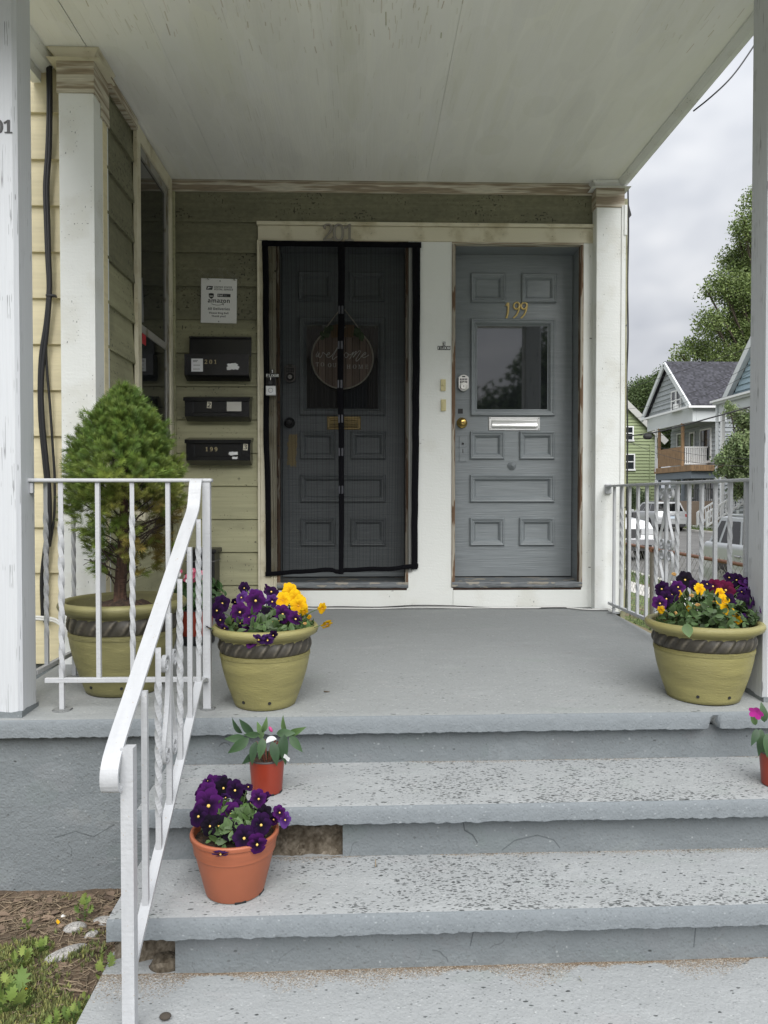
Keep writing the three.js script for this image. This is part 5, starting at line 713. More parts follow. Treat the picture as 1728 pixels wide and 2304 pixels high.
// big planter with the spruce
const pc = onFloor(276, 1572); const PC = { x: centre(pc, 279, 0.138), z: pc.z - 0.138, R: 0.236, H: 0.345 }; planter(PC.x, floorY(PC.z), PC.z, PC.R, 0.138, PC.H, 'large olive planter holding the dwarf spruce behind the railing', 3, 0, lin(0.78, 0.8, 0.86));
{
  const y0 = floorY(PC.z) + PC.H * 0.86, dC = 4.565 - PC.z, t = thing('dwarf_spruce', 'dwarf spruce with a dense green cone and browned lower twigs', 'tree', [PC.x, y0, PC.z]), r = mulberry(55), bark = std(undefined, 0.95, { map: dataTex(128, 256, (u, v) => { const n = tfbm(u, v, 16, 20, 401, 4), k = 30 + 70 * n; return [k * 1.15, k * 0.85, k * 0.68]; }, true, [1, 1]), bumpMap: B.grainV, bumpScale: 0.006 });
  const top = atD(284, 890, dC).y - y0, low = atD(284, 1288, dC).y - y0, cx0 = atD(280, 1100, dC).x - PC.x;
  const trunk = tube([V(-0.012, -0.01, 0), V(-0.012, 0.06, 0), V(-0.004, 0.2, 0), V(cx0, 0.4, 0), V(cx0, top - 0.04, 0)], 0.02, 24, 9); { const p = trunk.attributes.position; for (let i = 0; i < p.count; i++) { const h = clamp(p.getY(i) / top), k = lerp(1.25, 0.25, h) + 0.6 * step(0.05, 0, p.getY(i)), ax = lerp(-0.012, cx0, clamp(h * 1.4)); p.setX(i, ax + (p.getX(i) - ax) * k * (0.85 + 0.3 * noise3(i * 0.3, h * 20, 2))); p.setZ(i, p.getZ(i) * k); } trunk.computeVertexNormals(); } part(t, 'trunk', trunk, bark);
  { const g = new THREE.SphereGeometry(0.11, 20, 10, 0, 6.3, 0, 1.57), p = g.attributes.position; for (let i = 0; i < p.count; i++) p.setXYZ(i, p.getX(i) * (0.8 + 0.5 * fbm(p.getX(i) * 20, p.getZ(i) * 20, 2)), p.getY(i) * 0.4 * (0.5 + fbm(p.getX(i) * 40, p.getZ(i) * 40, 5)), p.getZ(i)); g.computeVertexNormals(); part(t, 'root_soil', boxUV(g), soilMat); }
  // outline of the crown: [height share, radius]
  const prof = [[0, 0.085], [0.09, 0.13], [0.17, 0.14], [0.27, 0.17], [0.345, 0.195], [0.5, 0.198], [0.57, 0.197], [0.64, 0.182], [0.72, 0.156], [0.8, 0.126], [0.874, 0.098], [0.925, 0.06], [0.97, 0.028], [1, 0.008]];
  const radius = q => { for (let i = 1; i < prof.length; i++) if (q <= prof[i][0]) return lerp(prof[i - 1][1], prof[i][1], (q - prof[i - 1][0]) / (prof[i][0] - prof[i - 1][0])); return 0; };
  const lump = (a, q) => 0.66 + 0.66 * fbm(Math.cos(a) * 3.2 + 5, Math.sin(a) * 3.2 + 5, q * 9, 3);
  // a shoot: a short twig set round with needles
  const shoot = []; { const rn = mulberry(7), n = 46; for (let i = 0; i < n; i++) { const q = i / n, a = i * 2.4, l = 0.0165 * (0.75 + rn() * 0.5) * (q > 0.85 ? 0.8 : 1), g = new THREE.BufferGeometry(), up = 0.55 + q * 0.9, d = V(Math.cos(a) * Math.cos(up * 0.75), Math.sin(up * 0.75), Math.sin(a) * Math.cos(up * 0.75)).multiplyScalar(l), s = V(-Math.sin(a), 0, Math.cos(a)).multiplyScalar(0.0008), b = V(Math.cos(a) * 0.001, q * 0.03, Math.sin(a) * 0.001); const P = [b.clone().sub(s), b.clone().add(s), b.clone().add(d.clone().multiplyScalar(0.7)).add(s.clone().multiplyScalar(0.8)), b.clone().add(d)]; g.setAttribute('position', new THREE.BufferAttribute(new Float32Array([P[0], P[1], P[2], P[0], P[2], P[3]].flatMap(v => v.toArray())), 3)); g.computeVertexNormals(); shoot.push(g); } }
  const sg = merge(shoot), N = 3300, im = new THREE.InstancedMesh(sg, std(undefined, 0.6, { side: THREE.DoubleSide }), N), o = new THREE.Object3D(), col = new THREE.Color(); let k = 0;
  for (let i = 0; i < N * 3 && k < N; i++) {
    const q = r() ** 0.9, a = r() * 6.283, R = radius(q) * lump(a, q), inner = r(), f = inner < 0.7 ? 0.86 + 0.2 * r() : 0.45 + 0.4 * r(), lowPart = q < 0.42;
    const p = V(Math.cos(a) * R * f + cx0, lerp(low, top, q) + (r() - 0.5) * 0.02, Math.sin(a) * R * f);
    if (lowPart && fbm(p.x * 15 + 3, p.y * 15, p.z * 15 + 8, 2) < 0.57 - 0.17 * step(0.25, 0.42, q)) continue;
    o.position.copy(p); const out = V(Math.cos(a), 0.15 + q * q * 1.4 + (r() - 0.5) * 0.7, Math.sin(a)).add(V(r() - 0.5, r() - 0.5, r() - 0.5).multiplyScalar(1.1)).normalize(); o.quaternion.setFromUnitVectors(V(0, 1, 0), out); o.rotateY(r() * 6); o.scale.setScalar(0.8 + r() * r() * 1.0); o.updateMatrix(); im.setMatrixAt(k, o.matrix);
    const br = step(0.62, 0.3, q) * step(-0.06, 0.1, p.x - cx0) * step(0.45, 0.62, fbm(p.x * 9, p.y * 9, p.z * 9, 2)), yl = r() * 0.6 + 0.7 * step(0.75, 0.35, q) * fbm(p.x * 8 + 9, p.y * 8, p.z * 8, 2), m = 0.75 + r() * 0.5; col.setRGB(lerp(lerp(0.09, 0.19, yl), 0.18, br) * m, lerp(lerp(0.17, 0.235, yl), 0.135, br) * m, lerp(lerp(0.028, 0.036, yl), 0.032, br) * m); im.setColorAt(k++, col);
  }
  im.count = k; im.name = 'crown'; im.userData.kind = 'stuff'; im.castShadow = im.receiveShadow = true; t.add(im);
  const twigM = std(lin(0.055, 0.04, 0.03), 0.9);
  for (let i = 0; i < 46; i++) { const q = i < 26 ? r() * 0.42 : 0.3 + r() * 0.55, a = i * 2.4 + r(), R = radius(q) * (0.75 + r() * 0.28), y = lerp(low, top, q), b = V(lerp(-0.01, cx0, q), y - 0.05 - 0.06 * r(), 0), e = V(Math.cos(a) * R + cx0, y + (r() - 0.5) * 0.03, Math.sin(a) * R), mid = b.clone().lerp(e, 0.5).add(V(0, -0.015 + 0.03 * r(), 0)), gs = [tube([b, mid, e], 0.0028, 10, 5)]; for (let j = 0; j < 5; j++) { const s = b.clone().lerp(e, 0.45 + 0.11 * j), ee = s.clone().add(V(Math.cos(a) * 0.5 + r() - 0.5, r() - 0.35, Math.sin(a) * 0.5 + r() - 0.5).multiplyScalar(0.06)); gs.push(tube([s, s.clone().lerp(ee, 0.5).add(V(0, 0.004, 0)), ee], 0.0012, 4, 4)); } part(t, 'branch', merge(gs), twigM); }
}
// ---------------------------------------------------------------- nursery pots
function plasticPot(x, y, z, R, r, H, mat, name, label, lip) {
  const t = thing(name, label, 'flower pot', [x, y, z]);
  part(t, 'body', lathe(lip ? [[0, 0.002], [r * 0.96, 0.001], [r, 0.004], [lerp(r, R, 0.66), H * 0.66], [lerp(r, R, 0.66) + 0.002, H * 0.67], [lerp(r, R, 0.7) + 0.0025, H * 0.7], [lerp(r, R, 0.74), H * 0.715], [lerp(r, R, 0.8), H * 0.78], [lerp(r, R, 0.86), H * 0.86], [R * 0.955, H * 0.9]] : [[0, 0.002], [r * 0.97, 0.001], [r, 0.004], [r * 1.005, H * 0.1], [lerp(r, R, 0.84), H * 0.86], [R * 0.985, H * 0.865], [R * 0.985, H * 0.95]], 48), mat);
  part(t, 'rim', lathe(lip ? [[R * 0.955, H * 0.9], [R * 0.985, H * 0.91], [R, H * 0.93], [R * 0.985, H * 0.945], [R, H * 0.96], [R * 0.99, H * 0.985], [R * 0.96, H], [R * 0.91, H * 0.985], [R * 0.89, H * 0.9], [R * 0.8, H * 0.5]] : [[R * 0.985, H * 0.95], [R, H * 0.955], [R * 1.0, H], [R * 0.95, H], [R * 0.93, H * 0.8]], 48), lip ? mat : std(lin(0.06, 0.055, 0.055), 0.5));
  const nt = bx(-0.014, 0.014, 0, 0.008, -0.001, 0.003, 0.001); for (const a of [0.35, 2.2, 1.3]) { const m = part(t, 'foot_notch', nt, M.black); m.position.set(Math.sin(a) * (r - 0.0008), 0.0, Math.cos(a) * (r - 0.0008)); m.rotation.y = a; m.scale.set(r > 0.06 ? 1.1 : 0.8, 0.8, 0.35); }
  const sg = new THREE.CircleGeometry(R * 0.9, 28); sg.rotateX(-Math.PI / 2); sg.translate(0, H * 0.88, 0); part(t, 'soil', boxUV(sg), soilMat); return t;
}
const terra = std(undefined, 0.5, { map: dataTex(256, 256, (u, v) => { const n = tfbm(u, v, 5, 9, 501, 4), k = 0.88 + 0.2 * n; return [160 * k, 92 * k, 64 * k]; }, true, [1, 1]) }), redP = std(undefined, 0.38, { map: dataTex(128, 128, (u, v) => { const k = 0.92 + 0.14 * tfbm(u, v, 6, 6, 511, 3); return [134 * k, 50 * k, 33 * k]; }, true, [1, 1]) });
const tp = onY(503, 2037, Y2); const TP = { x: centre(tp, 527, 0.08), z: tp.z - 0.08, R: 0.122, H: 0.172 }; plasticPot(TP.x, Y2, TP.z, TP.R, 0.08, TP.H, terra, 'flower_pot', 'terracotta coloured pot of dark purple pansies on the lower step', true);
{
  const r = mulberry(105), y = Y2 + TP.H * 0.88, t = thing('pansy_plant', 'dark purple pansies in the terracotta coloured pot on the step', 'flowers', [TP.x, y, TP.z]), d0 = 4.565 - TP.z;
  foliage(t, r, 330, bowl(0.095, 0.085), [0.065, 0.12, 0.032], [0.016, 0.036]);
  const L_ = [[499, 1762, 'dark', 0.8, 0, -0.3], [504, 1772, 'black', 1.0], [529, 1777, 'dark', 1.0], [466, 1784, 'purple', 1.05, -0.2, -0.2], [469, 1812, 'purple', 1.5, 0, 0], [448, 1836, 'dark', 1.0, -0.3], [473, 1857, 'black', 0.95], [493, 1858, 'black', 0.95], [520, 1830, 'purple', 1.05], [533, 1812, 'dark', 0.6], [518, 1869, 'black', 0.9], [549, 1885, 'dark', 1.15], [587, 1855, 'dark', 1.1, 0.2], [595, 1830, 'black', 0.8], [581, 1797, 'purple', 0.9, 0.2], [558, 1772, 'dark', 0.55, 0.3, -0.9], [578, 1897, 'purple', 1.0, 0.2, 0.5], [496, 1918, 'violet', 0.85, 0, 1.2], [628, 1828, 'purple', 0.7, 0.3], [640, 1844, 'violet', 0.75, 0.6], [617, 1842, 'purple', 0.65, -0.3, 0.3], [508, 1792, 'violet', 0.6, 0, 0.9], [564, 1805, 'violet', 0.4, 0, 1], [527, 1855, 'purple', 0.7, 0.2, -0.2], [468, 1758, 'dark', 0.4, -0.4, -0.9]];
  pansies(t, -0.01, L_.map(([x, py, h, s, a, b]) => [x, py, py > 1910 ? d0 - 0.125 : x > 610 ? d0 - 0.01 : d0 + 0.07 - 0.17 * clamp((py - 1760) / 130), h, s * 0.87, a, b]), r, 10);
  for (const [pts, w] of [[[[462, 1822], [430, 1815], [400, 1822], [382, 1838]], 0.005], [[[530, 1905], [545, 1915], [556, 1926]], 0.006]]) part(t, 'grass_blade', ribbon(new THREE.CatmullRomCurve3(pts.map((p, i) => atD(p[0], p[1], d0 - 0.1 - i * 0.008))).getPoints(12), w, 0.0008, V(0.3, 0.8, 0.5)), std(lin(0.16, 0.24, 0.06), 0.6));
}
function impatiens(base, y, R, r, leaves, label, blooms) {
  const t = thing('impatiens_plant', label, 'plant', [base.x, y, base.z]), red = std(lin(0.14, 0.05, 0.03), 0.6), tones = [[[0.03, 0.07, 0.025], [0.045, 0.10, 0.035]], [[0.022, 0.052, 0.022], [0.035, 0.08, 0.032]], [[0.05, 0.1, 0.03], [0.08, 0.15, 0.04]]], lg = tones.map((c, i) => leafGeo(0.085, 0.034, 0.03 + 0.008 * i, c[0], c[1], 9));
  for (const [px, py, d, len, dirDeg, tilt, tone] of leaves) { const tip = atD(px, py, d).sub(t.position), a = dirDeg * Math.PI / 180, m = part(t, 'leaf', lg[tone], leafy.a); m.position.copy(tip); m.rotation.order = 'ZXY'; m.rotation.set(tilt, (r() - 0.5) * 1.2, a - Math.PI / 2); m.scale.set(len / 0.085 * 0.95, len / 0.085 * 0.86, len / 0.085); }
  for (let i = 0; i < 6; i++) { const a = i * 1.1; part(t, 'stem', tube([V(Math.cos(a) * 0.008, -0.01, Math.sin(a) * 0.008), V(Math.cos(a) * 0.02, 0.03, Math.sin(a) * 0.018), V(Math.cos(a) * 0.034, 0.06, Math.sin(a) * 0.026)], 0.003, 8, 5), red); }
  for (const [px, py, d, s] of blooms) { const g = new THREE.SphereGeometry(0.006 * s, 8, 8); g.scale(0.8, 1.5, 0.8); const m = part(t, 'bud', g, std(lin(0.5, 0.05, 0.2), 0.5)); m.position.copy(atD(px, py, d)).sub(t.position); m.rotation.z = 0.5; }
  return t;
}
const rp = onY(600, 1793, Y1); const RP = { x: centre(rp, 600, 0.046), z: rp.z - 0.046, H: 0.108 }; plasticPot(RP.x, Y1, RP.z, 0.055, 0.047, RP.H, redP, 'flower_pot', 'small rust red pot with a leafy seedling on the upper step', false);
{
  const r = mulberry(107), d = 4.565 - RP.z, t = impatiens({ x: RP.x, z: RP.z }, Y1 + RP.H * 0.88, 0.05, r, [[588, 1664, d, 0.06, 92, -0.1, 2], [572, 1650, d + 0.02, 0.075, 150, 0.0, 1], [552, 1660, d, 0.07, 175, 0.5, 0], [560, 1660, d - 0.02, 0.085, 215, 0.5, 0], [578, 1668, d - 0.05, 0.075, 245, 0.6, 1], [592, 1660, d - 0.06, 0.07, 265, 0.6, 0], [612, 1668, d - 0.05, 0.08, 292, 0.5, 1], [640, 1652, d - 0.02, 0.095, 262, 0.7, 1], [622, 1650, d, 0.07, 12, 0.5, 0], [652, 1655, d - 0.01, 0.07, 315, 0.6, 0], [645, 1650, d + 0.01, 0.06, 125, -0.1, 2], [650, 1650, d, 0.06, 20, 0.7, 2], [590, 1648, d - 0.02, 0.05, 60, 0.4, 2], [585, 1652, d, 0.055, 180, 0.4, 0], [545, 1650, d, 0.06, 140, 0.2, 1], [575, 1690, d - 0.04, 0.06, 230, 0.5, 1], [630, 1675, d + 0.02, 0.07, 280, 0.3, 0], [600, 1690, d + 0.02, 0.06, 300, 0.4, 1]], 'leafy seedling with one pink bud in the small pot by the handrail', [[609, 1641, d, 1.1]]);
  const tg = new THREE.PlaneGeometry(0.022, 0.014, 3, 3), p = tg.attributes.position; for (let i = 0; i < p.count; i++) p.setZ(i, 0.004 * Math.sin(p.getX(i) * 200)); tg.computeVertexNormals(); const wl = std(lin(0.75, 0.77, 0.78), 0.4, { side: THREE.DoubleSide });
  const a = part(t, 'plant_tag', tg, wl); a.position.copy(atD(645, 1705, d - 0.055)).sub(t.position); a.rotation.set(0.2, -0.3, -0.3); const b = part(t, 'plant_tag', new THREE.CircleGeometry(0.017, 16, 0, Math.PI), wl); b.position.copy(atD(611, 1668, d - 0.01)).sub(t.position); b.rotation.z = 0.35;
}
const rq = onY(1752, 1778, Y1); const RQp = { x: centre(rq, 1752, 0.046), z: rq.z - 0.046, H: 0.108 }; plasticPot(RQp.x, Y1, RQp.z, 0.055, 0.047, RQp.H, redP, 'flower_pot', 'small rust red pot with a magenta bloom below the far post', false);
{
  const r = mulberry(109), d = 4.565 - RQp.z, t = impatiens({ x: RQp.x, z: RQp.z }, Y1 + RQp.H * 0.88, 0.05, r, [[1712, 1640, d, 0.07, 250, 0.5, 0], [1704, 1640, d - 0.02, 0.06, 235, 0.6, 1], [1725, 1650, d - 0.03, 0.08, 262, 0.6, 0], [1700, 1632, d, 0.05, 110, 0.2, 2], [1720, 1625, d, 0.07, 100, 0.2, 0], [1735, 1640, d, 0.09, 280, 0.5, 1], [1708, 1660, d, 0.06, 260, 0.7, 1], [1740, 1625, d, 0.08, 80, 0.3, 0], [1722, 1670, d + 0.02, 0.06, 250, 0.5, 0]], 'leafy plant with a magenta bloom in the pot below the far post', []);
  const g = merge([0, 1, 2, 3, 4].map(i => { const q = new THREE.CircleGeometry(0.013, 10); q.scale(0.8, 1, 1); q.translate(0, 0.012, 0); q.rotateX(0.3); q.rotateZ(i * 1.257); return q; })); const m = part(t, 'flower', g, std(lin(0.5, 0.02, 0.3), 0.5, { side: THREE.DoubleSide })); m.position.copy(atD(1702, 1602, d - 0.02)).sub(t.position); m.rotation.set(0.5, -0.7, 0);
}
{ // pot by the back wall with a black saucer, and the black bin behind it
  const p = onFloor(434, 1455), x = p.x, z = p.z - 0.08, y = floorY(z); plasticPot(x, y + 0.03, z, 0.085, 0.07, 0.14, redP, 'flower_pot', 'red pot standing in a black saucer near the back wall', false);
  const s = lone('pot_saucer', lathe([[0, 0.004], [0.075, 0.003], [0.085, 0.008], [0.09, 0.045], [0.086, 0.045], [0.08, 0.01], [0, 0.009]], 32), M.black, 'black plastic saucer under the red pot', 'saucer'); s.position.set(x, y, z);
  const r = mulberry(111), t = thing('bedding_plant', 'bushy plant with small pink and white blooms in the saucered pot', 'plant', [x, y + 0.15, z]); foliage(t, r, 300, q => { const [a, b] = bowl(0.14, 0.17)(q); return [a, b]; }, [0.05, 0.11, 0.03], [0.03, 0.055]);
  const fg = new THREE.CircleGeometry(0.012, 7); for (let i = 0; i < 26; i++) { const a = r() * 6.28, m = part(t, 'bloom', fg, i % 3 ? std(lin(0.62, 0.12, 0.2), 0.5, { side: 2 }) : std(lin(0.8, 0.8, 0.8), 0.5, { side: 2 })); m.position.set(Math.cos(a) * 0.1 * r() - 0.01, 0.15 + r() * 0.06, 0.02 + 0.08 * r()); m.rotation.set(r() - 0.5, r() - 0.5, 0); }
  const a = onZ(414, 1236, 0.22), b = onZ(486, 1236, 0.22), q = thing('storage_bin', 'black plastic bin standing against the siding under the mailboxes', 'bin', [(a.x + b.x) / 2, 0, 0.13]), w = (b.x - a.x) / 2, bm = std(lin(0.012, 0.012, 0.013), 0.4);
  part(q, 'body', bx(-w + 0.01, w - 0.012, floorY(0.1), a.y - 0.02, -0.09, 0.08, 0.012), bm); part(q, 'rim', bx(-w, w, a.y - 0.024, a.y, -0.1, 0.09, 0.006), bm); part(q, 'rib', bx(-w + 0.006, w - 0.008, a.y - 0.075, a.y - 0.068, -0.094, 0.085, 0.002), std(lin(0.12, 0.12, 0.12), 0.5));
}
// ================================================================ ground, street
const yStreet = -1.3, gx = x => x < 1.5 ? -0.72 : x < 3.9 ? lerp(-0.72, -1.12, sm((x - 1.5) / 2.4)) : x < 6.6 ? lerp(-1.12, -1.23, (x - 3.9) / 2.7) : x < 6.8 ? lerp(-1.23, -1.36, (x - 6.6) / 0.2) : x < 18.9 ? -1.36 : x < 19.1 ? lerp(-1.36, -1.2, (x - 18.9) / 0.2) : -1.2;
const grassTex = dataTex(512, 512, (u, v) => { const n = tfbm(u, v, 12, 12, 601, 4), m = tfbm(u, v, 60, 60, 605, 2), d = step(0.5, 0.7, tfbm(u, v, 5, 5, 609, 3)), k = 0.6 + 0.8 * m; return [lerp(92, 112, d) * k, lerp(106, 98, d) * k, lerp(58, 76, d) * k]; }, true, [3, 3]);
{
  const xs_ = [-220, -60, -12, -3, 0, 1.5, 2, 2.5, 3, 3.5, 3.9, 6.6, 6.8, 18.9, 19.1, 40, 90, 260], zs = []; for (let z = -300; z <= 220; z += 20) zs.push(z); zs.push(-8, -3, 1, 2, 3, 5, 8); zs.sort((a, b) => a - b);
  const pos = [], idx = [], uv = []; for (const z of zs) for (const x of xs_) { pos.push(x, gx(x) - (x < 1.5 && z < 2 ? 0.06 : 0), z); uv.push(x, -z); } const n = xs_.length; for (let j = 0; j < zs.length - 1; j++) for (let i = 0; i < n - 1; i++) { const a = j * n + i; idx.push(a, a + n, a + 1, a + 1, a + n, a + n + 1); }
  structure('ground', mk(pos, idx, uv), std(undefined, 0.95, { map: grassTex, bumpMap: B.stucco, bumpScale: 0.02 }));
  const asphalt = std(undefined, 0.9, { map: dataTex(512, 512, (u, v) => { const n = tfbm(u, v, 90, 90, 611, 2), m = tfbm(u, v, 5, 5, 615, 4), k = 96 + 30 * (n - 0.5) + 34 * (m - 0.5); return [k * 1.01, k, k * 0.98]; }, true, [4, 4]), bumpMap: B.stucco, bumpScale: 0.004 });
  structure('road', bx(6.86, 18.79, yStreet - 0.05, yStreet, -140, 60, 0), asphalt);
  const conc = std(undefined, 0.9, { map: dataTex(256, 256, (u, v) => { const n = tfbm(u, v, 40, 40, 621, 3), m = tfbm(u, v, 4, 4, 625, 3), k = 186 + 26 * (n - 0.5) + 26 * (m - 0.5); return [k, k * 0.985, k * 0.95]; }, true, [1.5, 1.5]) });
  structure('pavement', bx(-40, 4.3, -0.72, -0.6, 5.2, 7.6, 0.01), conc); structure('road', bx(-60, 6.6, -0.75, -0.68, 8.6, 17.5, 0), asphalt);
  structure('kerb', bx(6.7, 6.858, yStreet - 0.2, yStreet + 0.115, -140, 60, 0.02), conc); structure('kerb', bx(18.792, 18.95, yStreet - 0.2, yStreet + 0.115, -140, 60, 0.02), conc);
  for (const [x0, x1, y] of [[4.35, 5.9, -1.175], [20.3, 21.6, -1.17]]) { const sw = structure('pavement', bx(x0 + 0.02, x1 - 0.02, y - 0.2, y - 0.02, -140, 60, 0), conc); const g = bx(x0, x1, y - 0.1, y, -0.745, 0.745, 0.01); for (let i = 0; i < 30; i++) { const m = part(sw, 'paving_slab', g, conc); m.position.z = 4 - i * 1.5 - (x0 > 10 ? 25 : 0); } }
  const mat = std(undefined, 0.9, { side: THREE.DoubleSide }), bl = leafGeo(0.12, 0.012, 0.03, [1, 1, 1], [1, 1, 1], 2), r = mulberry(31), N = 9000, im = new THREE.InstancedMesh(bl, mat, N), o = new THREE.Object3D(), c = new THREE.Color();
  for (let i = 0; i < N; i++) { const s = r(); let x, z; if (s < 0.4) { x = lerp(5.92, 6.68, r()); z = lerp(-16, 0, r()); } else if (s < 0.6) { x = lerp(18.97, 20.2, r()); z = lerp(-60, -25, r()); } else { x = lerp(1.7, 4.3, r()); z = lerp(-12, 1, r()); } if (fbm(x * 1.4, z * 1.4, 3, 2) < 0.42) { i--; continue; } o.position.set(x, gx(x) - 0.005 + (x > 5.9 && x < 6.7 ? 0.02 : 0), z); o.rotation.set((r() - 0.5), r() * 6, (r() - 0.5)); o.scale.setScalar((x > 15 ? 1.4 : 0.6) + r() * 0.6); o.updateMatrix(); im.setMatrixAt(i, o.matrix); const k = 0.6 + r() * 0.8; c.setRGB(0.075 * k, 0.12 * k, 0.03 * k); im.setColorAt(i, c); }
  im.name = 'verge_grass'; tag(im, 'thin grass on the verges beside the pavement', 'grass', null, 'stuff'); scene.add(im);
}
// ---------------------------------------------------------------- the bed beside the steps
{
  const x0 = -1.75, x1 = XL + 0.1, z0 = R0 - 0.08, z1 = 3.9, nx = 90, nz = 110, pos = [], idx = [], col = []; const bedY = (x, z) => -0.652 + 0.03 * step(2.1, 2.7, z) + 0.03 * (fbm(x * 6, z * 6, 3, 4) - 0.5) + 0.012 * (fbm(x * 40, z * 40, 6, 2) - 0.5);
  for (let j = 0; j <= nz; j++) for (let i = 0; i <= nx; i++) { const x = lerp(x0, x1, i / nx), z = lerp(z0, z1, j / nz); pos.push(x, bedY(x, z), z); const k = 0.5 + fbm(x * 30, z * 30, 9, 3), m = fbm(x * 60, z * 60, 19, 2); col.push(lerp(0.085, 0.15, m) * k, lerp(0.062, 0.105, m) * k, lerp(0.042, 0.068, m) * k); }
  for (let j = 0; j < nz; j++) for (let i = 0; i < nx; i++) { const a = j * (nx + 1) + i; idx.push(a, a + nx + 1, a + 1, a + 1, a + nx + 1, a + nx + 2); }
  structure('soil', mk(pos, idx, pos.filter((_, i) => i % 3 !== 1), col), std(undefined, 1, { vertexColors: true, bumpMap: B.stucco, bumpScale: 0.012 }));
  const r = mulberry(71), o = new THREE.Object3D(), c = new THREE.Color(); o.rotation.order = 'YXZ'; const spot = () => { const z = lerp(2.06, 3.3, r()), x = lerp(-1.35, XL + 0.05, r()); return [x, z]; };
  const inst = (name, g, m, N, fn, label, cat) => { const im = new THREE.InstancedMesh(g, m, N); for (let i = 0; i < N; i++) { fn(); o.updateMatrix(); im.setMatrixAt(i, o.matrix); im.setColorAt(i, c); } im.name = name; tag(im, label, cat, null, 'stuff'); im.castShadow = im.receiveShadow = true; scene.add(im); };
  const near = z => step(2.45, 2.1, z); // dry litter gathers against the wall
  inst('plant_litter', (() => { const g = new THREE.CylinderGeometry(0.0009, 0.0012, 0.045, 4); g.rotateZ(Math.PI / 2); return g; })(), std(undefined, 0.9), 3400, () => { let x, z; do { [x, z] = spot(); } while (r() > 0.35 + 0.65 * Math.max(near(z), step(0.45, 0.7, fbm(x * 5, z * 5, 8, 2)))); o.position.set(x, bedY(x, z) + 0.003 + 0.006 * r(), z); o.rotation.set((r() - 0.5) * 0.7, r() * 6.28, (r() - 0.5) * 0.7); const s = 0.4 + r() * 0.9; o.scale.set(s, 0.7 + r() * 1.4, 0.7 + r()); const k = 0.4 + r() * 1.1; c.setRGB(0.2 * k, 0.155 * k, 0.105 * k); }, 'dry twigs and straw littering the soil by the foundation', 'litter');
  const dl = leafGeo(0.04, 0.024, 0.012, [1, 1, 1], [1, 1, 1], 4); inst('dead_leaves', dl, std(undefined, 0.9, { side: 2 }), 230, () => { let x, z; do { [x, z] = spot(); } while (r() > 0.08 + near(z)); o.position.set(x, bedY(x, z) + 0.006, z); o.rotation.set(-1.5 + (r() - 0.5) * 0.35, r() * 6.28, (r() - 0.5) * 0.5); o.scale.setScalar(0.5 + r() * 0.9); const k = 0.6 + r() * 0.8; c.setRGB(0.18 * k, 0.128 * k, 0.09 * k); }, 'curled brown leaves lying along the foundation', 'leaves');
  const sprig = merge([0, 1, 2, 3, 4].map(i => { const g = leafGeo(0.016, 0.005, 0.005, [1, 1, 1], [1, 1, 1], 2); g.rotateX(0.5 + 0.25 * (i % 3)); g.rotateY(i * 1.3); g.translate(0, 0.002 * i, 0); return g; }));
  inst('ground_moss', sprig, std(undefined, 0.8, { side: 2 }), 13000, () => { let x, z; do { [x, z] = spot(); } while (fbm(x * 4 + 3, z * 4, 14, 3) + 0.16 * r() < 0.40 + 0.3 * near(z) + 0.12 * step(-0.8, -0.66, x)); o.position.set(x, bedY(x, z) + 0.001, z); o.rotation.set((r() - 0.5) * 0.6, r() * 6.28, (r() - 0.5) * 0.6); o.scale.setScalar(0.5 + r() * 0.6); const k = 0.5 + r() * 0.9, y = r(); c.setRGB(lerp(0.12, 0.22, y) * k, lerp(0.16, 0.215, y) * k, lerp(0.05, 0.07, y) * k); }, 'low mossy ground cover spreading over the soil', 'ground cover');
  // stones
  const granite = std(undefined, 0.9, { map: dataTex(128, 128, (u, v) => { const a = tnoise(u * 40, v * 40, 40, 40, 631), b = tfbm(u, v, 12, 12, 635, 3), k = 120 + 70 * b + (a > 0.8 ? 40 : a < 0.2 ? -60 : 0); return [k, k * 0.985, k * 0.96]; }, true, [0.06, 0.06]), bumpMap: B.stucco, bumpScale: 0.004 });
  const stone = (px, py, w, h, d, rot, label, m = granite) => { const p = onY(px, py, -0.585), g = new THREE.IcosahedronGeometry(1, 3), q = g.attributes.position; for (let i = 0; i < q.count; i++) { const v = V(0, 0, 0).fromBufferAttribute(q, i), k = 0.8 + 0.42 * fbm(v.x * 1.3 + px, v.y * 1.3, v.z * 1.3, 3); q.setXYZ(i, v.x * k * w, v.y * k * h, v.z * k * d); } const s = lone('stone', boxUV(toCreasedNormals(g, 0.7)), m, label, 'stone'); s.position.set(p.x, bedY(p.x, p.z) + h * 0.35, p.z); s.rotation.y = rot; };
  stone(168, 2055, 0.032, 0.014, 0.022, 0.2, 'rounded granite stone below the tall weed'); stone(147, 2112, 0.055, 0.014, 0.025, 0.75, 'long flat granite stone lying in the moss'); stone(205, 2068, 0.022, 0.01, 0.016, 0.9, 'small granite stone between two bigger ones'); stone(236, 2036, 0.038, 0.012, 0.02, -0.2, 'flat grey stone beside the lower step end'); stone(62, 2300, 0.036, 0.015, 0.024, 0.1, 'squarish granite stone among the broad weeds'); stone(141, 2013, 0.0085, 0.007, 0.0075, 0, 'white pebble at the foot of the foundation wall', std(lin(0.7, 0.7, 0.68), 0.7)); stone(50, 2082, 0.016, 0.01, 0.015, 0.4, 'dark grey slate chip in the moss', std(lin(0.12, 0.12, 0.13), 0.8));
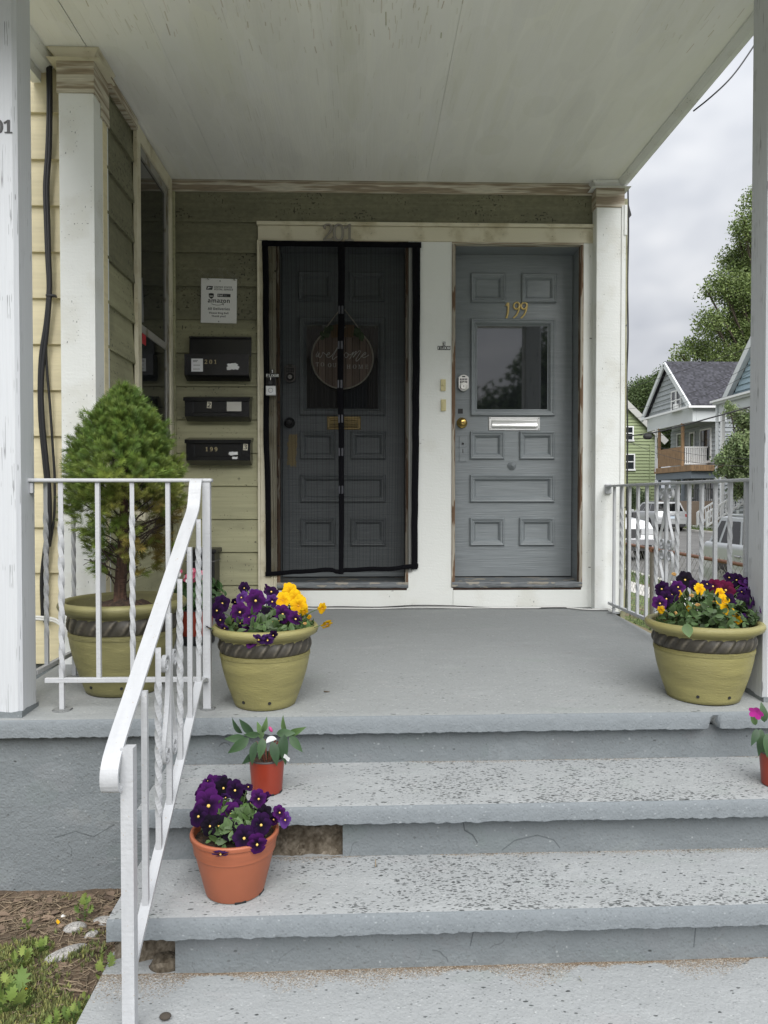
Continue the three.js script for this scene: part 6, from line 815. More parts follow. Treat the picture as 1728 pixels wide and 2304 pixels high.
  // weeds with lobed leaves
  const lobed = (() => { const s = new THREE.Shape(), L_ = [[0, 0], [0.08, 0.16], [0.3, 0.2], [0.16, 0.3], [0.42, 0.42], [0.2, 0.47], [0.4, 0.68], [0.16, 0.66], [0.22, 0.86], [0.08, 0.82], [0, 1]]; L_.forEach(([x, y], i) => i ? s.lineTo(x, y) : s.moveTo(x, y)); for (let i = L_.length - 2; i > 0; i--) s.lineTo(-L_[i][0], L_[i][1]); const g = new THREE.ShapeGeometry(s), p = g.attributes.position; for (let i = 0; i < p.count; i++) p.setZ(i, -0.3 * p.getY(i) ** 2 + 0.25 * Math.abs(p.getX(i))); g.computeVertexNormals(); return g; })();
  const lm = [[0.15, 0.22, 0.045], [0.19, 0.26, 0.06], [0.11, 0.175, 0.04], [0.23, 0.29, 0.07]].map(a => phys(lin(...a), 0.7, { side: 2 }));
  const weed = (px, py, n, s, hgt, label) => { const p = onY(px, py, -0.6), t = thing('weed', label, 'weed', [p.x, bedY(p.x, p.z), p.z]); for (let i = 0; i < n; i++) { const a = i * 2.4 + r() * 0.7, q = i / n, b = V(0, hgt * q, 0), l = s * 0.78 * (0.7 + r() * 0.6), m = part(t, 'leaf', lobed, lm[Math.floor(r() * 4)]), e = V(Math.cos(a) * l * 0.45, hgt * q + l * 0.25, Math.sin(a) * l * 0.45); part(t, 'stalk', tube([b, b.clone().lerp(e, 0.5).add(V(0, 0.004, 0)), e], 0.0009, 4, 4), stemMat); m.position.copy(e); m.rotation.order = 'YXZ'; m.rotation.set(1.0 - 0.7 * q + (r() - 0.5) * 0.5, Math.PI / 2 - a, (r() - 0.5) * 0.6); m.scale.setScalar(l); } part(t, 'stem', tube([V(0, -0.01, 0), V(0.002, hgt * 0.5, 0), V(0, hgt, 0)], 0.0018, 6, 5), stemMat); };
  weed(190, 2042, 13, 0.034, 0.062, 'tall young weed growing against the foundation wall'); weed(45, 2148, 11, 0.038, 0.02, 'spreading lobed weed beside the slate chip'); weed(92, 2118, 10, 0.036, 0.024, 'lobed weed at the tip of the long flat stone'); weed(240, 2192, 10, 0.045, 0.045, 'weed growing from under the lower step end'); weed(30, 2262, 13, 0.062, 0.035, 'broad bright weed above the squarish stone'); weed(165, 2290, 15, 0.034, 0.034, 'compact leafy weed by the corner of the bottom slab'); weed(112, 2306, 11, 0.036, 0.02, 'pale low weed between the squarish stone and the leafy weed'); weed(195, 2235, 6, 0.022, 0.014, 'tiny weed seedling near the bottom slab'); weed(60, 2060, 7, 0.02, 0.022, 'small sprig among the dry leaves'); weed(8, 2230, 9, 0.04, 0.03, 'ragged weed at the edge of the bare soil');
  const pm = std(lin(0.8, 0.45, 0.01), 0.6, { side: 2 }); for (const [px, py, l] of [[130, 2043, 'fallen yellow petal among the dry leaves'], [60, 2214, 'fallen yellow petal on the bare soil']]) { const p = onY(px, py, -0.59), m = lone('petal', leafGeo(0.017, 0.014, 0.004, [1, 1, 1], [1, 1, 1], 3), pm, l, 'petal'); m.position.set(p.x, bedY(p.x, p.z) + 0.009, p.z); m.rotation.set(-1.1, 0.8, 0.4); }
  const ft = sweepX(XP, XL - 0.01, 90, [[R0 - 0.02, -0.7], [R0 + 0.006, -0.7], [R0 + 0.006, -0.62], [R0 - 0.02, -0.62]], (x, z, y, k) => k > 1 ? [0, 0.03 * (fbm(x * 7, 2, 8, 3) - 0.35), 0] : [0, 0, 0]); structure('footing', ft, std(lin(0.10, 0.092, 0.07), 0.95, { bumpMap: B.stucco, bumpScale: 0.006 }));
}
{ // bits on the concrete
  const yl = std(lin(0.5, 0.47, 0.2), 0.8, { side: 2 }), tan = std(lin(0.3, 0.24, 0.16), 0.9), bit = (name, px, py, y, g, m, l) => { const p = onY(px, py, y), o = lone(name, g, m, l, 'debris'); o.position.copy(p).add(V(0, 0.004, 0)); o.rotation.set(-1.3, px, 0); };
  bit('dead_leaf', 1308, 2210, YS, leafGeo(0.016, 0.012, 0.004, [1, 1, 1], [1, 1, 1], 3), yl, 'pale yellow leaf lying on the bottom slab'); bit('twig', 845, 1945, Y2, new THREE.CylinderGeometry(0.0012, 0.0016, 0.03, 5), tan, 'dry straw lying at the back of the lower tread'); const p = onFloor(735, 1558), o = lone('twig', new THREE.CylinderGeometry(0.0022, 0.003, 0.024, 6), std(lin(0.08, 0.06, 0.04), 0.9), 'broken twig on the porch floor beside the planter', 'debris'); o.position.copy(p).add(V(0, 0.003, 0)); o.rotation.set(0.2, 0.5, 1.2);
  const d = onY(372, 2292, YS), e = lone('clod', new THREE.DodecahedronGeometry(0.012, 1), std(lin(0.06, 0.05, 0.04), 0.95), 'dark clod of soil on the bottom slab', 'debris'); e.position.copy(d).add(V(0, 0.006, 0)); e.scale.set(1.2, 0.6, 1);
}
// ================================================================ chain-link fence
{
  const x = 3.9, t = thing('chain_link_fence', 'chain link fence with a rusty brown top rail between yard and pavement', 'fence'), rust = std(undefined, 0.7, { map: dataTex(128, 128, (u, v) => { const k = 0.7 + 0.6 * tfbm(u, v, 6, 12, 641, 4); return [112 * k, 78 * k, 62 * k]; }) }), galv = std(lin(0.22, 0.22, 0.21), 0.5, { metalness: 0.6 }), post = std(lin(0.13, 0.12, 0.105), 0.6);
  const y = -0.012, za = -13, zb = 2.2, rail = new THREE.CylinderGeometry(0.021, 0.021, zb - za, 10); rail.rotateX(Math.PI / 2); rail.translate(x, y, (za + zb) / 2); part(t, 'top_rail', rail, rust);
  for (let i = -1; i < 3; i++) { const z = onX(1467, 1300, x).z - i * 3, g = new THREE.CylinderGeometry(0.03, 0.03, 1.15, 12); g.translate(0, y - 0.575, 0); const m = part(t, 'post', g, post); m.position.set(x, 0, z); const c = new THREE.CylinderGeometry(0.037, 0.037, 0.07, 12); const q = part(t, 'post_cap', c, rust); q.position.set(x, y - 0.01, z); }
  const N = 40 * 340, im = new THREE.InstancedMesh(new THREE.CylinderGeometry(0.0022, 0.0022, 0.0805, 4), galv, N), o = new THREE.Object3D(); let k = 0; const h = 0.057;
  for (let j = 0; j < 19; j++) for (let i = 0; i < 240; i++) { const z = -11.5 + i * h, yy = y + 0.045 - j * h, s = (i + j) % 2 ? 1 : -1; if (k >= N) break; o.position.set(x + s * 0.003, yy - h / 2, z + h / 2); o.rotation.set(s * Math.PI / 4, 0, 0); o.updateMatrix(); im.setMatrixAt(k++, o.matrix); }
  im.count = k; im.name = 'wire_mesh'; im.userData.kind = 'stuff'; t.add(im);
}
// ================================================================ vehicles
const tyreM = std(lin(0.018, 0.018, 0.018), 0.9), rimM = std(lin(0.35, 0.35, 0.36), 0.35, { metalness: 0.8 }), tint = phys(lin(0.008, 0.009, 0.01), 0.06, { ior: 1.4 }), lampRed = std(lin(0.28, 0.02, 0.02), 0.25), lampClear = phys(lin(0.45, 0.46, 0.47), 0.1, { clearcoat: 1 }), plastic = std(lin(0.035, 0.035, 0.037), 0.7);
function wheel(t, x, y, z, r) { const g = new THREE.Group(); g.name = 'wheel'; g.position.set(x, y, z); t.add(g); const ty = new THREE.TorusGeometry(r - 0.09, 0.095, 10, 28); ty.scale(1, 1, 1.25); part(g, 'tyre', ty, tyreM); const s = Math.sign(z); const rg = []; for (let i = 0; i < 5; i++) { const b = new THREE.BoxGeometry(0.07, r * 1.25, 0.03); b.rotateZ(i * Math.PI / 5); b.translate(0, 0, s * 0.09); rg.push(b); } rg.push(xf(disc(0.07, 0.04), 0, 0, s * 0.095), xf(new THREE.TorusGeometry(r * 0.66, 0.03, 8, 28), 0, 0, s * 0.085)); part(g, 'rim', merge(rg), rimM); part(g, 'brake_disc', xf(disc(r * 0.62, 0.02), 0, 0, s * 0.02), plastic); }
// side outline along +x (front), with a tapering cabin: all in metres from the ground at the car's middle
function car(label, paint, P, place, turn) {
  const t = thing('parked_car', label, 'car', place, turn), W = P.width / 2, R = P.wheel;
  const s = new THREE.Shape(); P.body.forEach(([x, y], i) => i ? s.lineTo(x, y) : s.moveTo(x, y)); s.closePath();
  for (const x of P.axles) { const h = new THREE.Path(); h.absarc(x, R, R * 1.14, 0, Math.PI, false); }
  const bg = new THREE.ExtrudeGeometry(s, { depth: P.width - 0.16, bevelEnabled: true, bevelSize: 0.08, bevelThickness: 0.08, bevelSegments: 4, curveSegments: 4 }); bg.translate(0, 0, -W + 0.08); part(t, 'body', toCreasedNormals(bg, 0.6), paint);
  const [b0, b1, t0, t1, yb, yt, inB, inT] = P.cabin, wb = W - inB, wt = W - inT, f = (x, y, w) => [V(x, y, -w), V(x, y, w)];
  const cg = (() => { const q = [...f(b0, yb, wb), ...f(b1, yb, wb), ...f(t1, yt - 0.06, wt + 0.03), ...f(t0, yt - 0.04, wt + 0.03), ...f(t1 - 0.12, yt, wt - 0.12), ...f(t0 + 0.12, yt + 0.01, wt - 0.12)], I = [0, 6, 7, 0, 7, 1, 2, 3, 5, 2, 5, 4, 1, 7, 5, 1, 5, 3, 0, 2, 4, 0, 4, 6, 4, 5, 9, 4, 9, 8, 6, 10, 11, 6, 11, 7, 5, 7, 11, 5, 11, 9, 4, 8, 10, 4, 10, 6, 8, 9, 11, 8, 11, 10]; return toCreasedNormals(mk(q.flatMap(v => v.toArray()), I), 0.5); })(); part(t, 'cabin', cg, std(paint.color, 0.3, { metalness: paint.metalness, side: 2 }));
  const quad = (name, A, B_, C, D, m = tint) => part(t, name, mk([A, B_, C, D].flatMap(v => v.toArray()), [0, 1, 2, 0, 2, 3]), m);
  const side = (u0, u1, sgn) => { const at = (u, v) => { const xb = lerp(b0, b1, u), xt = lerp(t0, t1, u); return V(lerp(xb, xt, v), lerp(yb, yt - 0.05, v), sgn * (lerp(wb, wt + 0.03, v) + 0.006)); }; const [A, B_, C, D] = [at(u0, 0.06), at(u1, 0.06), at(u1 - 0.004, 0.9), at(u0 + 0.004, 0.9)]; sgn > 0 ? quad('side_window', A, B_, C, D) : quad('side_window', B_, A, D, C); };
  for (const sg of [-1, 1]) for (const [a, b] of P.glass) side(a, b, sg);
  const end = (xb, xt, dx, name) => { const w0 = wb - 0.1, w1 = wt - 0.06, y0 = lerp(yb, yt, 0.08), y1 = lerp(yb, yt, 0.86), X = v => lerp(xb, xt, v) + dx; quad(name, V(X(0.08), y0, w0), V(X(0.08), y0, -w0), V(X(0.86), y1, -w1), V(X(0.86), y1, w1)).material = tint; }; end(b1, t1, 0.012, 'windscreen'); end(b0, t0, -0.012, 'rear_window');
  for (const x of P.axles) for (const sg of [-1, 1]) { part(t, 'wheel_arch', xf(disc(R * 1.16, 0.02, 28), x, R + 0.02, sg * (W + 0.001)), plastic); wheel(t, x, R, sg * (W - 0.07), R); }
  const bb = P.box; for (const [n, x0, x1, y0, y1, z0, z1, m, both = true] of bb) for (const sg of both ? [-1, 1] : [1]) part(t, n, bx(x0, x1, y0, y1, sg * z0, sg * z1, 0.02), m);
  return t;
}
const silver = phys(lin(0.42, 0.43, 0.44), 0.3, { metalness: 0.35, clearcoat: 0.6, clearcoatRoughness: 0.1 }), whiteCar = phys(lin(0.72, 0.73, 0.74), 0.3, { clearcoat: 0.6 }), greyCar = phys(lin(0.36, 0.38, 0.39), 0.3, { metalness: 0.3, clearcoat: 0.6 });
const plateTex = canvasTex(128, 64, g => { g.fillStyle = '#c9d6e2'; g.fillRect(0, 0, 128, 64); g.fillStyle = '#27486e'; g.fillRect(0, 0, 128, 10); }, [1, 1], [0, 0], false);
{ // crossover parked across the street, its back to the porch
  const H = 1.7, t = car('silver crossover parked across the street with its tail towards the porch', silver, { width: 1.86, wheel: 0.36, axles: [1.38, -1.4], body: [[-2.3, 0.42], [-2.36, 0.62], [-2.33, 0.95], [-2.26, 1.08], [0.95, 1.06], [1.9, 0.95], [2.25, 0.8], [2.33, 0.6], [2.28, 0.32], [-2.1, 0.3]], cabin: [-2.26, 1.2, -1.9, 0.2, 1.06, H, 0.06, 0.24], glass: [[0.05, 0.28], [0.31, 0.6], [0.63, 0.9]], box: [['tail_light', -2.42, -2.3, 0.8, 1.0, 0.78, 0.91, lampRed], ['bumper', -2.47, -2.3, 0.42, 0.62, 0, 0.84, silver], ['lower_bumper', -2.44, -2.3, 0.28, 0.42, 0, 0.8, plastic], ['door_handle', -0.9, -0.72, 0.96, 0.99, 0.93, 0.97, silver], ['door_handle', 0.15, 0.33, 0.96, 0.99, 0.93, 0.97, silver], ['mirror', 0.95, 1.1, 1.08, 1.22, 0.95, 1.12, silver], ['roof_rail', -1.6, 0.0, H + 0.01, H + 0.05, 0.64, 0.68, plastic], ['tailgate_trim', -2.44, -2.39, 0.93, 0.97, 0, 0.5, rimM]] }, [17.65, yStreet, -40.3], Math.PI / 2);
  const pl = new THREE.PlaneGeometry(0.32, 0.16); pl.rotateY(-Math.PI / 2); const m = part(t, 'licence_plate', pl, std(undefined, 0.5, { map: plateTex })); m.position.set(-2.452, 0.82, 0);
}
{ // white pickup nose towards us
  const H = 1.85; car('white pickup truck parked nose first beside the verge', whiteCar, { width: 1.98, wheel: 0.4, axles: [1.75, -1.7], body: [[-2.8, 0.55], [-2.82, 1.22], [0.7, 1.24], [0.9, 1.24], [2.45, 1.13], [2.66, 1.0], [2.72, 0.6], [2.62, 0.4], [-2.6, 0.42]], cabin: [-1.0, 1.15, -0.75, 0.35, 1.22, H, 0.08, 0.26], glass: [[0.06, 0.42], [0.46, 0.92]], box: [['head_light', 2.7, 2.79, 0.82, 1.03, 0.58, 0.96, lampClear], ['grille', 2.74, 2.81, 0.72, 1.0, 0, 0.56, plastic], ['bumper', 2.72, 2.9, 0.5, 0.7, 0, 0.95, rimM], ['lower_bumper', 2.66, 2.84, 0.34, 0.5, 0, 0.9, plastic], ['mirror', 0.75, 0.92, 1.28, 1.48, 1.0, 1.2, plastic], ['door_handle', -0.6, -0.42, 1.08, 1.11, 0.98, 1.02, plastic]] }, [7.95, yStreet, -21.0], -Math.PI / 2);
}
{ // grey minivan, the near one
  const H = 1.62; car('silver grey minivan with black tinted windows behind the chain link fence', greyCar, { width: 1.9, wheel: 0.34, axles: [1.45, -1.45], body: [[-2.3, 0.36], [-2.36, 0.6], [-2.33, 0.94], [-2.27, 1.0], [0.9, 1.02], [1.8, 0.92], [2.25, 0.75], [2.33, 0.55], [2.26, 0.3], [-2.1, 0.28]], cabin: [-2.28, 1.35, -1.95, 0.2, 0.99, H, 0.05, 0.22], glass: [[0.03, 0.12], [0.15, 0.37], [0.40, 0.62], [0.65, 0.9]], box: [['tail_light', -2.43, -2.36, 0.72, 1.0, 0.72, 0.92, lampRed], ['bumper', -2.46, -2.3, 0.36, 0.58, 0, 0.86, greyCar], ['door_handle', -1.0, -0.8, 0.84, 0.88, 0.95, 0.985, rimM], ['door_handle', -0.06, 0.14, 0.84, 0.88, 0.95, 0.985, rimM], ['roof_rail', -1.7, 0.0, H - 0.01, H + 0.03, 0.66, 0.7, greyCar], ['rain_guard', -1.6, 0.1, H - 0.15, H - 0.1, 0.735, 0.765, plastic], ['mirror', 0.95, 1.1, 1.0, 1.15, 0.95, 1.12, greyCar]] }, [7.98, yStreet, -8.4], -Math.PI / 2);
}
// ================================================================ trees
function clumpGeo(n, rad, leaf, seed) { const r = mulberry(seed), out = []; for (let i = 0; i < n; i++) { const g = leafGeo(leaf * (0.7 + r() * 0.6), leaf * 0.55, leaf * 0.2, [1, 1, 1], [1, 1, 1], 2); const o = new THREE.Object3D(); o.position.set((r() - 0.5) * 2 * rad, (r() - 0.5) * 1.4 * rad, (r() - 0.5) * 2 * rad); o.rotation.set(r() * 6, r() * 6, r() * 6); o.updateMatrix(); g.applyMatrix4(o.matrix); out.push(g); } return merge(out); }
const barkM = std(lin(0.07, 0.055, 0.042), 0.95, { bumpMap: B.grainV, bumpScale: 0.02 });
function tree(name, label, cat, foot, blobs, o) { // blobs: [centre, radii] in world metres
  const t = thing(name, label, cat, foot.toArray(), 0, o.group), r = mulberry(o.seed), rel = p => p.clone().sub(foot), limbs = [];
  const crown = blobs.reduce((a, b) => a.add(b[0]), V(0, 0, 0)).multiplyScalar(1 / blobs.length), fork = rel(foot.clone().lerp(crown, 0.4)); fork.x *= 0.3; fork.z *= 0.3;
  if (o.trunk) { limbs.push(tube([V(0, -0.3, 0), fork.clone().multiplyScalar(0.5), fork], o.trunk, 8, 8)); for (const [c, q] of blobs) { const e = rel(c), m = fork.clone().lerp(e, 0.5).add(V(0, q * 0.25, 0)); limbs.push(tube([fork, m, e], o.trunk * 0.28, 8, 5)); for (let i = 0; i < 3; i++) limbs.push(tube([m.clone().lerp(e, 0.4), e.clone().add(V(r() - 0.5, r() - 0.4, r() - 0.5).multiplyScalar(q * 0.8)), e.clone().add(V(r() - 0.5, r() - 0.4, r() - 0.5).multiplyScalar(q * 1.7))], o.trunk * 0.08, 6, 4)); } part(t, 'trunk', merge(limbs.map(g => { const p = g.attributes.position; for (let i = 0; i < p.count; i++) p.setXYZ(i, p.getX(i) + 0.5 * o.rad * (noise3(p.getX(i), p.getY(i), p.getZ(i)) - 0.5), p.getY(i), p.getZ(i) + 0.5 * o.rad * (noise3(p.getZ(i), p.getX(i), p.getY(i)) - 0.5)); return g; })), barkM); }
  const tot = blobs.reduce((a, b) => a + b[1] ** 2.2, 0), im = new THREE.InstancedMesh(clumpGeo(o.n, o.rad, o.leaf, o.seed), phys(0xffffff, 0.75, { side: 2, transmission: 0.25, thickness: 0 }), o.count), d = new THREE.Object3D(), c = new THREE.Color(); let k = 0;
  for (const [p, q] of blobs) { const n = Math.round(o.count * q ** 2.2 / tot); for (let i = 0; i < n && k < o.count; i++) { const a = r() * 6.283, u = r() * 2 - 1, f = q * (0.35 + 0.75 * Math.cbrt(r())), s = Math.sqrt(1 - u * u), w = 0.72 + 0.55 * fbm(Math.cos(a) * 2 + p.x, u * 2 + p.y, Math.sin(a) * 2, 2); d.position.copy(rel(p)).add(V(Math.cos(a) * s * f * w, u * f * 0.85 * w, Math.sin(a) * s * f * w)); if (o.dir && Math.random === 0) continue; d.rotation.set(r() * 6, r() * 6, r() * 6); d.scale.setScalar(0.7 + r() * 0.7); d.updateMatrix(); im.setMatrixAt(k, d.matrix); const m = 0.65 + r() * 0.6, y = r(); c.setRGB(...o.col.map((v, i) => lerp(v, o.col2[i], y) * m)); im.setColorAt(k++, c); } }
  im.count = k; im.name = 'crown'; im.userData.kind = 'stuff'; im.castShadow = im.receiveShadow = true; t.add(im); return t;
}
const blob = (list, d, j = 0, seed = 1) => { const r = mulberry(seed); return list.map(([px, py, q]) => { const dd = d + (r() - 0.5) * j; return [atD(px, py, dd), q * dd / FOCAL]; }); };
tree('shade_tree', 'tall spreading shade tree rising behind the grey gabled house', 'tree', V(36, -1.2, -58), blob([[1700, 455, 26], [1672, 490, 13], [1660, 520, 16], [1690, 520, 30], [1655, 585, 30], [1690, 600, 42], [1720, 560, 50], [1622, 640, 26], [1660, 655, 40], [1706, 680, 50], [1592, 655, 14], [1600, 722, 28], [1640, 735, 40], [1690, 750, 48], [1740, 640, 70], [1562, 785, 24], [1532, 800, 16], [1590, 795, 26], [1630, 800, 34], [1680, 815, 46], [1740, 780, 80], [1600, 835, 30], [1650, 860, 40]], 62, 5, 3), { seed: 5, trunk: 0.3, n: 13, rad: 0.5, leaf: 0.21, count: 5600, col: [0.11, 0.17, 0.04], col2: [0.2, 0.26, 0.07] });
tree('shade_tree', 'dark rounded tree between the green house and the grey gabled house', 'tree', V(26, -1.2, -68), blob([[1422, 905, 26], [1448, 880, 28], [1475, 872, 26], [1500, 850, 24], [1515, 830, 16], [1430, 945, 30], [1465, 930, 34], [1500, 915, 34], [1480, 975, 36], [1505, 1000, 34], [1520, 950, 30], [1450, 990, 30]], 72, 4, 7), { seed: 9, trunk: 0.35, n: 12, rad: 0.45, leaf: 0.2, count: 3800, col: [0.07, 0.12, 0.032], col2: [0.12, 0.175, 0.05] });
tree('dogwood_tree', 'small pale leaved tree in front of the nearer blue house', 'tree', V(20.8, -1.2, -35), blob([[1690, 955, 26], [1668, 1000, 30], [1645, 1020, 20], [1690, 1020, 34], [1680, 1065, 30], [1650, 1060, 18], [1628, 1040, 12], [1652, 928, 12], [1640, 918, 8], [1668, 945, 14], [1690, 1095, 26], [1620, 1062, 10], [1730, 1000, 50], [1655, 1110, 12], [1612, 1036, 6]], 39, 1.5, 4), { seed: 15, trunk: 0.09, n: 9, rad: 0.2, leaf: 0.15, count: 2600, col: [0.08, 0.14, 0.035], col2: [0.22, 0.27, 0.12] });
tree('shrub', 'dark green shrub before the green house, beyond the crossover', 'shrub', onY(1432, 1150, -1.2).setZ(-50).setX(19.6), blob([[1424, 1112, 18], [1440, 1122, 18], [1448, 1140, 14], [1415, 1130, 20]], 54, 1, 6), { seed: 21, n: 9, rad: 0.16, leaf: 0.09, count: 800, col: [0.03, 0.06, 0.018], col2: [0.06, 0.095, 0.03] });
// trees on the other side of the street, which the door's glass mirrors
tree('street_tree', 'leafy tree across the front street, mirrored in the door glass', 'tree', V(7.4, -0.6, 22), [[V(7.6, 5.2, 22), 1.7], [V(8.4, 3.2, 21.5), 2.0], [V(6.4, 3.0, 22), 1.7], [V(9.6, 2.0, 22), 1.9], [V(8, 6.6, 22.4), 1.1], [V(6.2, 4.9, 22.2), 0.9]], { seed: 31, trunk: 0.25, n: 9, rad: 0.34, leaf: 0.24, count: 1600, col: [0.05, 0.09, 0.025], col2: [0.09, 0.14, 0.04] });
tree('street_tree', 'low bushy tree across the front street beside the taller one', 'tree', V(3.9, -0.6, 23), [[V(3.6, 2.9, 23), 1.9], [V(5, 3.0, 23), 1.7], [V(2.0, 2.2, 23.4), 1.7], [V(4.2, 1.2, 23), 1.6], [V(5.6, 1.6, 23), 1.5]], { seed: 37, trunk: 0.2, n: 9, rad: 0.34, leaf: 0.24, count: 1100, col: [0.05, 0.09, 0.025], col2: [0.09, 0.14, 0.04] });
// ================================================================ neighbouring houses
{ // the house across the front street, which the screened door's glass mirrors
  const t = thing('neighbour_house', 'brown house across the front street, facing the porch', 'house'), m = std(lin(0.2, 0.175, 0.15), 0.8); part(t, 'wall', bx(-9, 2.2, -0.7, 6.4, 26, 34, 0), m);
  part(t, 'gable', mk([-9.4, 6.4, 25.8, 2.6, 6.4, 25.8, -3.4, 10.4, 25.8, -9.4, 6.4, 34, 2.6, 6.4, 34, -3.4, 10.4, 34], [0, 2, 1, 3, 4, 5, 0, 3, 5, 0, 5, 2, 1, 2, 5, 1, 5, 4]), m);
  for (const [x, y] of [[-7, 0.8], [-4, 0.8], [-1, 0.8], [-7, 3.8], [-4, 3.8], [-1, 3.8]]) part(t, 'window', bx(x, x + 1.1, y, y + 1.7, 25.9, 26.05, 0.01), std(lin(0.05, 0.06, 0.07), 0.1));
}
const shingle = std(undefined, 0.95, { map: dataTex(512, 512, (u, v) => { const row = Math.floor(v * 32), a = hash3(Math.floor(u * 40 + (row % 2) * 0.5 + hash3(row, 1, 1) * 3), row, 7), e = (v * 32) % 1 < 0.14 ? 0.72 : 1, k = (46 + 30 * a) * e; return [k, k * 1.0, k * 1.1]; }, true, [6, 6]) });
const bluegrey = std(lin(0.34, 0.365, 0.38), 0.7), fasciaM = std(lin(0.62, 0.65, 0.66), 0.6), whiteM = std(lin(0.78, 0.79, 0.79), 0.6), greenM = std(lin(0.27, 0.32, 0.175), 0.7), woodM = std(undefined, 0.85, { map: dataTex(128, 128, (u, v) => { const k = 0.75 + 0.5 * tfbm(u, v, 20, 3, 651, 3); return [138 * k, 112 * k, 84 * k]; }, true, [1, 1]) }), slate = std(lin(0.14, 0.165, 0.19), 0.7), wpane = phys(lin(0.02, 0.024, 0.028), 0.05, { ior: 1.7 }), dim = std(lin(0.18, 0.18, 0.18), 0.8);
const nb = (label) => thing('neighbour_house', label, 'house');
// siding board facing -x (nx) or +z (pz)
function courses(t, axis, plane, a0, a1, y0, y1, h, mat, clip) { let n = 0; for (let y = y0; y < y1 - 0.01; y += h, n++) { let [p, q] = [a0, a1]; const yy = Math.min(y + h, y1); if (clip) { [p, q] = clip(y + h * 0.5); if (q - p < 0.1) continue; } const g = sweepX(0, Math.abs(q - p), 1, [[0, 0], [0.07, 0], [0.006, yy - y], [0, yy - y]]), m = part(t, 'siding_board', g, mat); if (axis === 'z') m.position.set(p, y, plane); else { m.rotation.y = -Math.PI / 2; m.position.set(plane, y, p); } } }
function win(t, axis, plane, a0, a1, y0, y1, frame = whiteM, mullion = 1, label) { // window with frame, panes and meeting rail, proud of the wall
  const g = new THREE.Group(); g.name = 'window'; t.add(g); const w = 0.1, B2 = (p, q, u, v, d0, d1) => axis === 'z' ? bx(p, q, u, v, plane + d0, plane + d1, 0) : bx(plane - d1, plane - d0, u, v, p, q, 0);
  part(g, 'frame', merge([B2(a0, a0 + w, y0, y1, 0, 0.1), B2(a1 - w, a1, y0, y1, 0, 0.1), B2(a0 + w, a1 - w, y1 - w, y1, 0, 0.1), B2(a0 - 0.05, a1 + 0.05, y0 - 0.08, y0 + w * 0.6, 0, 0.14)]), frame);
  part(g, 'pane', B2(a0 + w, a1 - w, y0 + w * 0.6, y1 - w, 0.02, 0.045), wpane); if (mullion) part(g, 'meeting_rail', B2(a0 + w, a1 - w, (y0 + y1) / 2 - 0.04, (y0 + y1) / 2 + 0.04, 0.046, 0.085), frame); return g;
}
